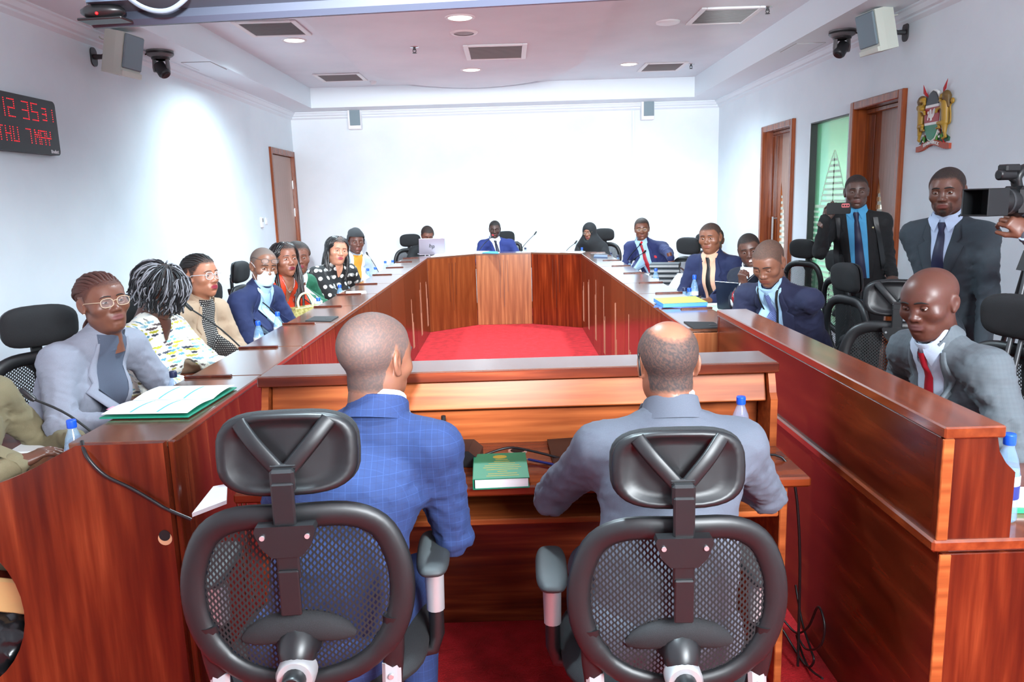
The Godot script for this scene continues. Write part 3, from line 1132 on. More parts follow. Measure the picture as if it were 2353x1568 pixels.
func left_end_panel() -> void:
	var o := thing("desk_gable", "tall glossy red wooden end board with a big round hole and a cable hole", "panel", Vector3(0, 0, -2.2))
	var outline := PackedVector2Array()
	for p in [Vector2(-1.03, 0.0), Vector2(-1.03, 0.952), Vector2(-1.285, 0.952)]:
		outline.append(p)
	for p in bez([Vector2(-1.285, 0.952), Vector2(-1.36, 0.915), Vector2(-1.45, 0.872), Vector2(-1.55, 0.838), Vector2(-1.72, 0.81), Vector2(-2.0, 0.80), Vector2(-2.25, 0.80)], 4):
		outline.append(p)
	outline.append(Vector2(-2.25, 0.0))
	# a slit carries the outline to the round hole and back
	var hole := []
	for k in 41:
		var a := -PI / 2 - TAU * k / 40.0
		hole.append(Vector2(-1.795 + cos(a) * 0.285, 0.435 + sin(a) * 0.285))
	var poly := PackedVector2Array()
	poly.append(Vector2(-1.795, 0.0))
	for p in outline:
		poly.append(p)
	poly.append(Vector2(-1.7951, 0.0))
	for k in range(0, 41):
		poly.append(hole[k] + Vector2(-0.0001 if k == 0 else 0.0, 0))
	var tri := Geometry2D.triangulate_polygon(poly)
	var b := MB.new()
	if tri.size() == 0:
		print("end panel outline failed")
	b.prism(poly, 0.024, Transform3D(Basis(), Vector3(0, 0, 0.002)))
	part("board", b, mats.wood_end, o)
	b = MB.new()
	b.tube([Vector3(-1.055, 0.665, 0.027), Vector3(-1.055, 0.665, 0.0285)], [0.017], 20)
	part("cable_hole", b, mats.black_matt, o)
	b = MB.new()
	b.tube([Vector3(-1.055, 0.655, 0.026), Vector3(-1.055, 0.655, 0.0275)], [0.021], 20)
	part("hole_rim", b, plain("raw_wood", rgb8(214, 172, 130), 0.8), o)
	b = MB.new()
	b.box(Vector3(-1.02, 0.475, -0.012), Vector3(0.018, 0.945, 0.024), 0.003)
	part("edge_strip", b, mats.red_wood_2, o)
	# lower table behind the board, beyond the end seat
	var t := thing("end_table", "brown rounded table end behind the round-holed board", "table", Vector3(-1.9, 0, -2.75))
	b = MB.new()
	var tp := PackedVector2Array([Vector2(0.32, 0.5), Vector2(0.32, -0.35), Vector2(-0.1, -0.35), Vector2(-0.28, -0.2), Vector2(-0.36, 0.1), Vector2(-0.36, 0.5)])
	b.prism(tp, 0.034, Transform3D(Basis(Vector3(1, 0, 0), Vector3(0, 0, 1), Vector3(0, 1, 0)), Vector3(0, WORK_Y - 0.033, 0)))
	part("tabletop", b, mats.desk_dark_wood, t)
	b = MB.new()
	b.box(Vector3(-0.02, 0.36, 0.3), Vector3(0.5, 0.72, 0.03), 0.003)
	part("leg_panel", b, mats.red_wood_1, t)

func right_end_panel() -> void:
	var b := MB.new()
	b.box(Vector3(1.075, 0.465, -3.878), Vector3(0.335, 0.93, 0.022), 0.003)
	single("end_board", b, mats.wood_far_mid, "orange-brown wooden board closing the door-side arm of the desks", "panel")

func bow_unit(a: Vector2, e: Vector2, k: int) -> void:
	var mid := (a + e) / 2
	var d := (e - a).normalized()
	var out := Vector2(d.y, -d.x)      # away from the aisle
	var w := a.distance_to(e)
	var nm: String = ["angled dark brown panelled desk under the open laptop", "pale streaked wooden desk in the middle of the far end", "angled bright red-brown desk before the woman in black"][k]
	var o := thing("head_desk", nm, "desk", Vector3(mid.x, 0, mid.y))
	o.basis = Basis(Vector3(d.x, 0, d.y), Vector3.UP, -Vector3(out.x, 0, out.y))
	var b := MB.new()
	b.box(Vector3(0, 0.465, -0.011), Vector3(w - 0.004, 0.93, 0.022), 0.003)
	var fp := part("front_panel", b, mats[["wood_far_left", "wood_far_mid", "wood_far_right"][k]], o)
	b = MB.new()
	var lw: float = w + [0.10, 0.14, 0.10][k]
	b.prism(PackedVector2Array([Vector2(-w / 2, 0), Vector2(w / 2, 0), Vector2(lw / 2, -0.30), Vector2(-lw / 2, -0.30)]), 0.022, Transform3D(Basis(Vector3(1, 0, 0), Vector3(0, 0, 1), Vector3(0, 1, 0)), Vector3(0, LEDGE_Y - 0.022, 0)))
	part("ledge", b, mats.ledge_wood_across, o)
	b = MB.new()
	b.box(Vector3(0, (LEDGE_Y + WORK_Y) / 2 - 0.02, -0.28), Vector3(w, LEDGE_Y - WORK_Y - 0.01, 0.02), 0.002)
	part("riser", b, mats.red_wood_1, o)
	b = MB.new()
	b.box(Vector3(0, WORK_Y - 0.014, -0.52), Vector3(w + 0.1, 0.028, 0.6), 0.006)
	part("worktop", b, mats.desk_dark_wood, o)
	for q in 3:
		var line := MB.new()
		var hh: float = [0.5, 0.62, 0.42][q]
		line.box(Vector3((q - 1) * 0.05, 0.86 - hh / 2, 0.0006), Vector3(0.004, hh, 0.003))
		part("inlay", line, plain("inlay_dark", rgb8(70, 30, 20), 0.4), fp)

func witness_desk() -> void:
	var o := thing("witness_desk", "polished reddish wooden desk with a raised ledge where two men sit", "desk", Vector3(0.02, 0, -2.5))
	var b := MB.new()
	var w := 1.79
	b.box(Vector3(0, 1.035, -0.19), Vector3(w, 0.03, 0.20), 0.004)
	part("ledge", b, mats.desk_dark_wood if false else mats.ledge_wood_across, o)
	b = MB.new()
	b.box(Vector3(0, 1.032, -0.083), Vector3(w, 0.034, 0.014), 0.003)
	part("ledge_edge", b, mats.desk_dark_wood, o)
	# leaning fascia under the ledge
	b = MB.new()
	b.box(Vector3(0, 0.965, -0.12), Vector3(w - 0.07, 0.115, 0.018), 0.003, Basis(Vector3.RIGHT, -0.28))
	part("fascia", b, mats.desk_wood, o)
	b = MB.new()
	b.box(Vector3(0, 0.835, -0.20), Vector3(w - 0.07, 0.17, 0.018), 0.003)
	part("back_board", b, mats.desk_wood, o)
	b = MB.new()
	b.box(Vector3(0, 0.51, -0.285), Vector3(w - 0.02, 1.02, 0.02), 0.003)
	part("front_panel", b, mats.desk_dark_wood, o)
	# end cheeks with a swept edge
	for s in [-1.0, 1.0]:
		b = MB.new()
		var pr := PackedVector2Array([Vector2(-0.275, 0.0), Vector2(-0.275, 1.018), Vector2(-0.10, 1.018), Vector2(-0.085, 0.98), Vector2(-0.075, 0.945), Vector2(-0.06, 0.925), Vector2(-0.06, 0.75), Vector2(-0.06, 0.0)])
		b.prism(pr, 0.024, Transform3D(Basis(Vector3(0, 0, 1), Vector3(0, 1, 0), Vector3(1, 0, 0)), Vector3(s * (w / 2 - 0.02) - 0.012, 0, 0)))
		part("cheek", b, mats.desk_wood, o)
	b = MB.new()
	b.box(Vector3(0, WORK_Y - 0.018, 0.015), Vector3(w - 0.01, 0.032, 0.47), 0.006)
	part("worktop", b, mats.desk_top_wood, o)
	for s in [-1.0, 1.0]:
		b = MB.new()
		b.box(Vector3(s * (w / 2 - 0.07), 0.36, 0.0), Vector3(0.024, 0.72, 0.4), 0.003)
		part("side_panel", b, mats.desk_wood, o)
	b = MB.new()
	b.box(Vector3(0, 0.62, 0.02), Vector3(w - 0.17, 0.02, 0.36), 0.004)
	part("keyboard_shelf", b, mats.desk_wood, o)
	b = MB.new()
	b.tube([Vector3(-0.01, WORK_Y - 0.003, -0.085), Vector3(-0.01, WORK_Y + 0.001, -0.085)], [0.036, 0.034], 20)
	var gr := part("cable_grommet", b, mats.chrome, o)
	b = MB.new()
	b.tube([Vector3(-0.01, WORK_Y + 0.0, -0.085), Vector3(-0.01, WORK_Y + 0.0016, -0.085)], [0.025], 18)
	part("grommet_hole", b, mats.black_matt, gr)

func side_desk() -> void:
	var o := thing("side_desk", "dark red wooden desk with a raised ledge before the bald man in grey", "desk", Vector3(1.04, 0, -2.81))
	var z0 := -1.03
	var z1 := 1.02
	var ln := z1 - z0
	var b := MB.new()
	b.box(Vector3(0.075, 1.037, (z0 + z1) / 2), Vector3(0.15, 0.03, ln + 0.01), 0.004)
	part("ledge", b, mats.side_top_wood, o)
	b = MB.new()
	b.box(Vector3(0.012, 0.89, (z0 + z1) / 2), Vector3(0.02, 0.265, ln - 0.03), 0.002)
	part("upper_panel", b, mats.side_wood, o)
	b = MB.new()
	b.box(Vector3(0.29, WORK_Y - 0.016, (z0 + z1) / 2), Vector3(0.6, 0.032, ln + 0.01), 0.006)
	part("worktop", b, mats.side_top_wood, o)
	b = MB.new()
	b.box(Vector3(0.03, 0.36, (z0 + z1) / 2), Vector3(0.022, 0.72, ln - 0.04), 0.002)
	part("lower_panel", b, mats.side_wood, o)
	for s in [z0 + 0.005, z1 - 0.03]:
		b = MB.new()
		var pr := PackedVector2Array([Vector2(0.0, WORK_Y), Vector2(0.0, 1.02), Vector2(0.135, 1.02), Vector2(0.142, 0.985), Vector2(0.16, 0.955), Vector2(0.185, 0.93), Vector2(0.185, WORK_Y)])
		b.prism(pr, 0.026, Transform3D(Basis(), Vector3(0, 0, s)))
		part("cheek", b, mats.side_wood_upright, o)
		b = MB.new()
		b.box(Vector3(0.29, 0.36, s + 0.013), Vector3(0.54, 0.72, 0.026), 0.002)
		part("end_board", b, mats.side_wood_upright, o)
	b = MB.new()
	b.box(Vector3(0.014, 0.89, z1 - 0.002), Vector3(0.028, 0.262, 0.008), 0.002)
	b.box(Vector3(0.026, 0.36, z1 - 0.002), Vector3(0.03, 0.72, 0.008), 0.002)
	part("edge_band", b, mats.desk_wood, o)
	b = MB.new()
	b.box(Vector3(0.10, 0.94, (z0 + z1) / 2), Vector3(0.014, 0.15, ln - 0.06), 0.002, Basis(Vector3.BACK, 0.35))
	part("fascia", b, mats.side_wood_upright, o)


# ---------------------------------------------------------------- chairs
var ring_half := []     # (half width, height) of the back ring, top to bottom

func ring_w(y: float) -> float:
	for i in ring_half.size() - 1:
		var a: Vector2 = ring_half[i]
		var b: Vector2 = ring_half[i + 1]
		if y <= a.y and y >= b.y:
			return lerpf(a.x, b.x, (a.y - y) / maxf(1e-5, a.y - b.y))
	return 0.0

func back_z(x: float, y: float) -> float:
	return -0.335 - 0.035 * sin(clampf((y - 0.5) / 0.45, 0.0, 1.0) * PI) + 0.9 * x * x

func make_chair(square := false) -> Node3D:
	var o := thing("office_chair", "black mesh office chair", "chair", Vector3.ZERO, 0.0, "black mesh office chairs with headrests")
	var blk: Material = mats.chair_black
	# five-star foot
	var b := MB.new()
	b.lathe([Vector2(0.0, 0.055), Vector2(0.045, 0.06), Vector2(0.05, 0.10), Vector2(0.03, 0.12)], 14)
	for k in 5:
		var d := Vector3(cos(TAU * k / 5 + 0.3), 0, sin(TAU * k / 5 + 0.3))
		b.tube([d * 0.02 + Vector3(0, 0.10, 0), d * 0.16 + Vector3(0, 0.09, 0), d * 0.30 + Vector3(0, 0.07, 0)], [0.026, 0.022, 0.015], 8)
	part("star_base", b, blk, o)
	for k in 5:
		var d := Vector3(cos(TAU * k / 5 + 0.3), 0, sin(TAU * k / 5 + 0.3))
		var q := d.cross(Vector3.UP)
		b = MB.new()
		b.tube([d * 0.30 + q * 0.022 + Vector3(0, 0.028, 0), d * 0.30 - q * 0.022 + Vector3(0, 0.028, 0)], [0.028], 12)
		part("caster", b, mats.black_matt, o)
	b = MB.new()
	b.tube([Vector3(0, 0.11, 0), Vector3(0, 0.27, 0), Vector3(0, 0.28, 0), Vector3(0, 0.40, 0)], [0.03, 0.03, 0.018, 0.018], 12)
	part("gas_column", b, blk, o)
	b = MB.new()
	b.box(Vector3(0, 0.40, -0.06), Vector3(0.2, 0.05, 0.3), 0.012)
	b.box(Vector3(0, 0.40, -0.25), Vector3(0.36, 0.035, 0.06), 0.01)
	part("mechanism", b, blk, o)
	b = MB.new()
	pad_shape(b, Transform3D(Basis(Vector3(1, 0, 0), Vector3(0, 0, -1), Vector3(0, 1, 0)), Vector3(0, 0.445, 0.0)), 0.51, 0.48, 0.055, 0.03, 0.0)
	part("seat", b, mats.chair_fabric, o)
	# back ring
	if square:
		ring_half = [Vector2(0, 1.0), Vector2(0.17, 1.0), Vector2(0.205, 0.975), Vector2(0.215, 0.92), Vector2(0.215, 0.62), Vector2(0.205, 0.57), Vector2(0.17, 0.545), Vector2(0.0, 0.545)]
	else:
		var rp := bez([Vector2(0, 0.932), Vector2(0.11, 0.928), Vector2(0.178, 0.895), Vector2(0.212, 0.83), Vector2(0.222, 0.76), Vector2(0.212, 0.69), Vector2(0.178, 0.625), Vector2(0.11, 0.575), Vector2(0.0, 0.55)], 4)
		ring_half = rp
	var loop := []
	for p in ring_half:
		loop.append(Vector3(p.x, p.y, back_z(p.x, p.y)))
	for k in range(ring_half.size() - 2, 0, -1):
		var p: Vector2 = ring_half[k]
		loop.append(Vector3(-p.x, p.y, back_z(p.x, p.y)))
	b = MB.new()
	var rad := []
	for p in loop:
		rad.append(0.028 if p.y > 0.62 else 0.024)
	b.tube(loop, rad, 12, false, Vector3(0, 0, 1), 0.62, true)
	part("back_frame", b, blk, o)
	# mesh: zigzag threads that meet, leaving holes
	b = MB.new()
	var x := -0.22
	var col := 0
	while x < 0.221:
		var pts := []
		var y := 0.56
		var row := 0
		while y < 0.99:
			var xx := x + (0.0022 if (row + col) % 2 == 0 else -0.0022)
			var wmax := ring_w(y)
			if absf(xx) < wmax - 0.004:
				pts.append(Vector3(xx, y, back_z(xx, y) + 0.006))
			elif pts.size() > 1:
				ribbon(b, pts)
				pts = []
			else:
				pts = []
			y += 0.0075
			row += 1
		if pts.size() > 1:
			ribbon(b, pts)
		x += 0.0075
		col += 1
	var me := part("mesh_net", b, mats.black_matt, o)
	me.set_meta("kind", "stuff")
	# struts down to the seat, with metal feet
	for s in [-1.0, 1.0]:
		b = MB.new()
		b.tube([Vector3(s * 0.2, 0.69, back_z(0.2, 0.69)), Vector3(s * 0.195, 0.60, -0.32), Vector3(s * 0.185, 0.52, -0.31), Vector3(s * 0.175, 0.43, -0.26), Vector3(s * 0.16, 0.40, -0.2)], [0.024, 0.024, 0.024, 0.026, 0.026], 10, true, Vector3(0, 0, 1), 0.6)
		part("strut", b, blk, o)
		b = MB.new()
		b.box(Vector3(s * 0.187, 0.53, -0.327), Vector3(0.042, 0.09, 0.02), 0.008, Basis(Vector3.RIGHT, 0.25))
		var ft := part("bracket", b, mats.silver, o)
		b = MB.new()
		b.tube([Vector3(s * 0.187, 0.545, -0.336), Vector3(s * 0.187, 0.545, -0.342)], [0.006], 8)
		part("bolt", b, mats.chrome, ft)
	if square:
		b = MB.new()
		pad_shape(b, Transform3D(Basis(), Vector3(0, 1.085, -0.325)), 0.26, 0.2, 0.03, 0.012, 0.5)
		part("headrest", b, mats.chair_fabric, o)
		b = MB.new()
		b.box(Vector3(0, 1.0, -0.345), Vector3(0.05, 0.2, 0.014), 0.004)
		part("headrest_stem", b, blk, o)
	else:
		# lumbar pad and its knob
		b = MB.new()
		var lp := []
		var lr := []
		for k in 13:
			var t := k / 6.0 - 1.0
			lp.append(Vector3(t * 0.118, 0.695 - 0.032 * t * t, -0.362 + 0.8 * t * t * 0.0139))
			lr.append(0.034 * sqrt(maxf(0.06, 1.0 - pow(absf(t), 3.0))))
		b.tube(lp, lr, 12, true, Vector3(0, 0, 1), 0.75)
		part("lumbar_pad", b, mats.chair_fabric, o)
		b = MB.new()
		b.tube([Vector3(0, 0.655, -0.345), Vector3(0, 0.655, -0.372), Vector3(0, 0.642, -0.382), Vector3(0, 0.625, -0.385)], [0.05, 0.045, 0.04, 0.036], 16)
		part("lumbar_housing", b, mats.black_plastic, o)
		b = MB.new()
		b.tube([Vector3(0, 0.610, -0.385), Vector3(0, 0.610, -0.418), Vector3(0, 0.610, -0.427)], [0.041, 0.041, 0.036], 22)
		var kn := part("knob_ring", b, mats.silver, o)
		b = MB.new()
		b.tube([Vector3(0, 0.610, -0.42), Vector3(0, 0.610, -0.452), Vector3(0, 0.610, -0.456)], [0.025, 0.023, 0.019], 18)
		part("knob", b, mats.black_plastic, kn)
		# headrest: pad, hollow shell, forked bracket, stem, clamp
		b = MB.new()
		pad_shape(b, Transform3D(Basis(Vector3.RIGHT, 0.12), Vector3(0, 1.068, -0.325)), 0.298, 0.178, 0.042, 0.012, 0.9)
		var hr := part("headrest", b, mats.chair_fabric, o)
		b = MB.new()
		shell_shape(b, Transform3D(Basis(Vector3.RIGHT, 0.12), Vector3(0, 1.068, -0.337)))
		part("headrest_shell", b, blk, hr)
		b = MB.new()
		b.tube(bez([Vector3(0, 1.03, -0.372), Vector3(0.02, 1.055, -0.37), Vector3(0.06, 1.10, -0.358), Vector3(0.092, 1.138, -0.336)], 4), [0.017], 8, true, Vector3(0, 0, 1), 0.4)
		b.tube(bez([Vector3(0, 1.03, -0.372), Vector3(-0.02, 1.055, -0.37), Vector3(-0.06, 1.10, -0.358), Vector3(-0.092, 1.138, -0.336)], 4), [0.017], 8, true, Vector3(0, 0, 1), 0.4)
		b.box(Vector3(0, 1.052, -0.371), Vector3(0.055, 0.012, 0.014), 0.003)
		part("headrest_fork", b, blk, hr)
		b = MB.new()
		b.box(Vector3(0, 1.026, -0.383), Vector3(0.05, 0.05, 0.022), 0.006)
		b.box(Vector3(0, 0.92, -0.392), Vector3(0.046, 0.21, 0.014), 0.004)
		b.box(Vector3(0, 0.79, -0.40), Vector3(0.042, 0.10, 0.012), 0.003)
		part("headrest_stem", b, mats.black_plastic, o)
		b = MB.new()
		var cp := PackedVector2Array([Vector2(-0.062, 0.935), Vector2(-0.058, 0.945), Vector2(0.058, 0.945), Vector2(0.062, 0.935), Vector2(0.05, 0.9), Vector2(0.03, 0.878), Vector2(-0.03, 0.878), Vector2(-0.05, 0.9)])
		b.prism(cp, 0.03, Transform3D(Basis(), Vector3(0, -0.008, -0.406)))
		var cl := part("clamp", b, mats.black_plastic, o)
		for s in [-1.0, 1.0]:
			b = MB.new()
			b.tube([Vector3(s * 0.045, 0.915, -0.406), Vector3(s * 0.045, 0.915, -0.41)], [0.0055], 8)
			part("screw", b, mats.chrome, cl)
	# arms
	for s in [-1.0, 1.0]:
		b = MB.new()
		b.tube([Vector3(s * 0.2, 0.41, -0.03), Vector3(s * 0.265, 0.42, -0.03), Vector3(s * 0.275, 0.46, -0.03), Vector3(s * 0.275, 0.55, -0.03)], [0.02], 8)
		b.tube([Vector3(s * 0.275, 0.62, -0.03), Vector3(s * 0.275, 0.665, -0.03)], [0.017], 8)
		var ap := part("arm_post", b, blk, o)
		b = MB.new()
		b.tube([Vector3(s * 0.275, 0.53, -0.03), Vector3(s * 0.275, 0.632, -0.03)], [0.0235, 0.0255], 14)
		part("arm_sleeve", b, mats.silver, ap)
		b = MB.new()
		pad_shape(b, Transform3D(Basis(Vector3(1, 0, 0), Vector3(0, 0, -1), Vector3(0, 1, 0)), Vector3(s * 0.275, 0.675, -0.01)), 0.085, 0.25, 0.022, 0.014, 0.0)
		part("armrest", b, plain("arm_pad", rgb8(52, 56, 58), 0.6), o)
	return o

func ribbon(b: MB, pts: Array) -> void:
	var f := b.v.size()
	for p in pts:
		b.put(p + Vector3(-0.0026, 0, 0), Vector3(0, 0, -1))
		b.put(p + Vector3(0.0026, 0, 0), Vector3(0, 0, -1))
	for k in pts.size() - 1:
		b.tri(f + 2 * k, f + 2 * k + 1, f + 2 * k + 3)
		b.tri(f + 2 * k, f + 2 * k + 3, f + 2 * k + 2)

# a cushion in the xy plane of t: puffed by front, flatter by back, bent by x squared
func pad_shape(b: MB, t: Transform3D, w: float, h: float, front: float, back: float, bend: float) -> void:
	var prof := [[0.0, 1.0], [0.35, 0.98], [0.65, 0.9], [0.85, 0.72], [0.95, 0.48], [1.0, 0.15], [1.0, -0.15], [0.95, -0.6], [0.85, -0.85], [0.5, -0.97], [0.0, -1.0]]
	var rows := []
	for p in prof:
		var row := []
		for k in 32:
			var a := TAU * k / 32
			var cx: float = signf(cos(a)) * pow(absf(cos(a)), 0.62) * w / 2 * p[0]
			var cy: float = signf(sin(a)) * pow(absf(sin(a)), 0.62) * h / 2 * p[0]
			var z: float = p[1] * (front if p[1] > 0 else back)
			row.append(t * Vector3(cx, cy, z + bend * cx * cx))
		rows.append(row)
	b.grid(rows, true, false, -1.0 if t.basis.determinant() > 0 else 1.0)

# the hollow back of a headrest: raised rim, sunk middle
func shell_shape(b: MB, t: Transform3D) -> void:
	var prof := [[1.0, 0.0], [1.0, -0.012], [0.93, -0.017], [0.84, -0.016], [0.76, -0.004], [0.6, -0.002], [0.0, -0.004]]
	var rows := []
	for p in prof:
		var row := []
		for k in 32:
			var a := TAU * k / 32
			var cx: float = signf(cos(a)) * pow(absf(cos(a)), 0.62) * 0.146 * p[0]
			var cy: float = signf(sin(a)) * pow(absf(sin(a)), 0.62) * 0.086 * p[0]
			row.append(t * Vector3(cx, cy, p[1] + 0.9 * cx * cx))
		rows.append(row)
	b.grid(rows, true, false, -1.0)

func build_chairs() -> void:
	var proto := make_chair(false)
	# place: seat centre, the way its sitter faces, what it stands by
	var spots := [
		[Vector3(-0.51, 0, -1.93), PI + 0.06, "black mesh office chair under the man in the blue checked suit", 1.032],
		[Vector3(0.357, 0, -1.90), PI - 0.02, "black mesh office chair under the man in the plain grey suit at the witness desk", 0.98],
		[Vector3(-1.86, 0, -3.2), 0.85, "black mesh office chair of the woman in the grey blazer", 1.06],
		[Vector3(-1.78, 0, -3.88), 0.9, "black mesh office chair of the woman with speckled braids"],
		[Vector3(-1.74, 0, -4.62), 0.78, "black mesh office chair of the woman in the tan blazer"],
		[Vector3(-1.98, 0, -5.20), PI / 2, "black mesh office chair of the masked man"],
		[Vector3(-1.95, 0, -5.72), PI / 2, "black mesh office chair of the woman in orange"],
		[Vector3(-1.93, 0, -6.45), PI / 2 - 0.05, "black mesh office chair of the woman in green"],
		[Vector3(-1.92, 0, -7.18), PI / 2, "black mesh office chair of the woman in polka dots"],
		[Vector3(-1.85, 0, -8.15), PI / 2, "black mesh office chair of the woman in the black headwrap"],
		[Vector3(-1.32, 0, -11.0), 0.35, "black mesh office chair behind the open laptop at the far desks"],
		[Vector3(1.28, 0, -11.0), -0.35, "black mesh office chair of the woman in the black hijab"],
		[Vector3(1.95, 0, -8.85), -PI / 2 + 0.3, "black mesh office chair of the man with the red tie and glasses"],
		[Vector3(1.62, 0, -7.95), -PI / 2 + 0.6, "empty black mesh office chair with a brown bag on it"],
		[Vector3(1.93, 0, -6.55), -PI / 2 + 0.1, "black mesh office chair of the man in the peach shirt"],
		[Vector3(2.12, 0, -5.75), -PI / 2 + 0.0, "black mesh office chair of the laughing man"],
		[Vector3(1.73, 0, -4.64), -PI / 2 + 0.1, "black mesh office chair of the man looking down at his notes"],
		[Vector3(2.02, 0, -4.02), PI - 0.42, "empty black mesh office chair turned its back behind the side desk"],
		[Vector3(1.72, 0, -2.98), -PI / 2 + 0.25, "black mesh office chair of the bald man in the grey suit"],
		[Vector3(2.45, 0, -7.1), -PI / 2 + 0.4, "black mesh office chair of the khaki-shirted sitter"],
	]
	for k in spots.size():
		var q: Array = spots[k]
		if k == 0:
			proto.position = q[0]
			proto.rotation.y = q[1]
			proto.set_meta("label", q[2])
		else:
			copy_of(proto, q[0], q[1], q[2])
		if q.size() > 3:
			var c: Node3D = get_child(get_child_count() - 1) if k > 0 else proto
			c.scale = Vector3.ONE * q[3]
	var sq := make_chair(true)
	sq.position = Vector3(-0.02, 0, -11.25)
	sq.rotation.y = 0.05
	sq.set_meta("label", "black mesh chair with a square back under the man speaking in blue")


# ---------------------------------------------------------------- smooth bodies: a distance field meshed as surface nets
class Field:
	var o: Vector3
	var h: float
	var nx: int
	var ny: int
	var nz: int
	var f := PackedFloat32Array()

	func _init(lo: Vector3, hi: Vector3, cell: float) -> void:
		o = lo
		h = cell
		nx = int((hi.x - lo.x) / cell) + 2
		ny = int((hi.y - lo.y) / cell) + 2
		nz = int((hi.z - lo.z) / cell) + 2
		f.resize(nx * ny * nz)
		f.fill(1.0)

	func span(lo: Vector3, hi: Vector3) -> Array:
		return [maxi(0, int((lo.x - o.x) / h)), mini(nx - 1, int((hi.x - o.x) / h) + 1), maxi(0, int((lo.y - o.y) / h)), mini(ny - 1, int((hi.y - o.y) / h) + 1), maxi(0, int((lo.z - o.z) / h)), mini(nz - 1, int((hi.z - o.z) / h) + 1)]

	func cap(a: Vector3, b: Vector3, ra: float, rb: float, k: float) -> void:
		var m := maxf(ra, rb) + k + 2.5 * h
		var mm := Vector3(m, m, m)
		var s := span(a.min(b) - mm, a.max(b) + mm)
		var ab := b - a
		var inv := 1.0 / maxf(1e-9, ab.length_squared())
		var dr := rb - ra
		for z in range(s[4], s[5] + 1):
			for y in range(s[2], s[3] + 1):
				var i: int = (z * ny + y) * nx + s[0]
				var p := Vector3(o.x + s[0] * h, o.y + y * h, o.z + z * h)
				for x in range(s[0], s[1] + 1):
					var t := clampf((p - a).dot(ab) * inv, 0.0, 1.0)
					var d := p.distance_to(a + ab * t) - ra - dr * t
					var q := f[i]
					var e := k - absf(q - d)
					f[i] = minf(q, d) - (e * e / (4.0 * k) if e > 0.0 else 0.0)
					i += 1
					p.x += h

	# capsule of elliptic section: half widths along ax and az at both ends
	func ecap(a: Vector3, b: Vector3, ax: Vector3, az: Vector3, wa: float, da: float, wb: float, db: float, k: float) -> void:
		var m := maxf(maxf(wa, wb), maxf(da, db)) + k + 2.5 * h
		var mm := Vector3(m, m, m)
		var s := span(a.min(b) - mm, a.max(b) + mm)
		var ab := b - a
		var inv := 1.0 / maxf(1e-9, ab.length_squared())
		var ay := az.cross(ax)
		for z in range(s[4], s[5] + 1):
			for y in range(s[2], s[3] + 1):
				var i: int = (z * ny + y) * nx + s[0]
				var p := Vector3(o.x + s[0] * h, o.y + y * h, o.z + z * h)
				for x in range(s[0], s[1] + 1):
					var t := clampf((p - a).dot(ab) * inv, 0.0, 1.0)
					var q := p - (a + ab * t)
					var w := wa + (wb - wa) * t
					var dd := da + (db - da) * t
					var e1 := Vector3(q.dot(ax) / w, q.dot(ay) / dd, q.dot(az) / dd)
					var l1 := e1.length()
					var l2 := Vector3(e1.x / w, e1.y / dd, e1.z / dd).length()
					var d := l1 * (l1 - 1.0) / l2 if l2 > 1e-6 else -minf(w, dd)
					var g := f[i]
					var e := k - absf(g - d)
					f[i] = minf(g, d) - (e * e / (4.0 * k) if e > 0.0 else 0.0)
					i += 1
					p.x += h

	func ell(c: Vector3, r: Vector3, k: float, cut := false, b := Basis()) -> void:
		var m := maxf(r.x, maxf(r.y, r.z)) + k + 2.5 * h
		var mm := Vector3(m, m, m)
		var s := span(c - mm, c + mm)
		var bi := b.transposed()
		var ir := Vector3.ONE / r
		for z in range(s[4], s[5] + 1):
			for y in range(s[2], s[3] + 1):
				var i: int = (z * ny + y) * nx + s[0]
				var p := Vector3(o.x + s[0] * h, o.y + y * h, o.z + z * h)
				for x in range(s[0], s[1] + 1):
					var e1 := (bi * (p - c)) * ir
					var l1 := e1.length()
					var l2 := (e1 * ir).length()
					var d := l1 * (l1 - 1.0) / l2 if l2 > 1e-6 else -r.x
					var g := f[i]
					if cut:
						d = -d
						var e := k - absf(g - d)
						f[i] = maxf(g, d) + (e * e / (4.0 * k) if e > 0.0 else 0.0)
					else:
						var e := k - absf(g - d)
						f[i] = minf(g, d) - (e * e / (4.0 * k) if e > 0.0 else 0.0)
					i += 1
					p.x += h

	func at(p: Vector3) -> float:
		var q := (p - o) / h
		var x := int(q.x)
		var y := int(q.y)
		var z := int(q.z)
		if q.x < 0 or q.y < 0 or q.z < 0 or x >= nx - 1 or y >= ny - 1 or z >= nz - 1:
			return 1.0
		var fx := q.x - x
		var fy := q.y - y
		var fz := q.z - z
		var i := (z * ny + y) * nx + x
		var j := i + nx * ny
		var a := lerpf(lerpf(f[i], f[i + 1], fx), lerpf(f[i + nx], f[i + nx + 1], fx), fy)
		var b := lerpf(lerpf(f[j], f[j + 1], fx), lerpf(f[j + nx], f[j + nx + 1], fx), fy)
		return lerpf(a, b, fz)

	func hit(from: Vector3, dir: Vector3, far: float) -> Vector3:
		var t := 0.0
		var last := 1.0
		while t < far:
			var d := at(from + dir * t)
			if d < 0.0005:
				break
			last = d
			t += clampf(d * 0.8, 0.001, 0.02)
		return from + dir * t

	func slope(p: Vector3) -> Vector3:
		var e := h * 0.8
		var g := Vector3(at(p + Vector3(e, 0, 0)) - at(p - Vector3(e, 0, 0)), at(p + Vector3(0, e, 0)) - at(p - Vector3(0, e, 0)), at(p + Vector3(0, 0, e)) - at(p - Vector3(0, 0, e)))
		return g.normalized() if g.length_squared() > 1e-12 else Vector3.UP

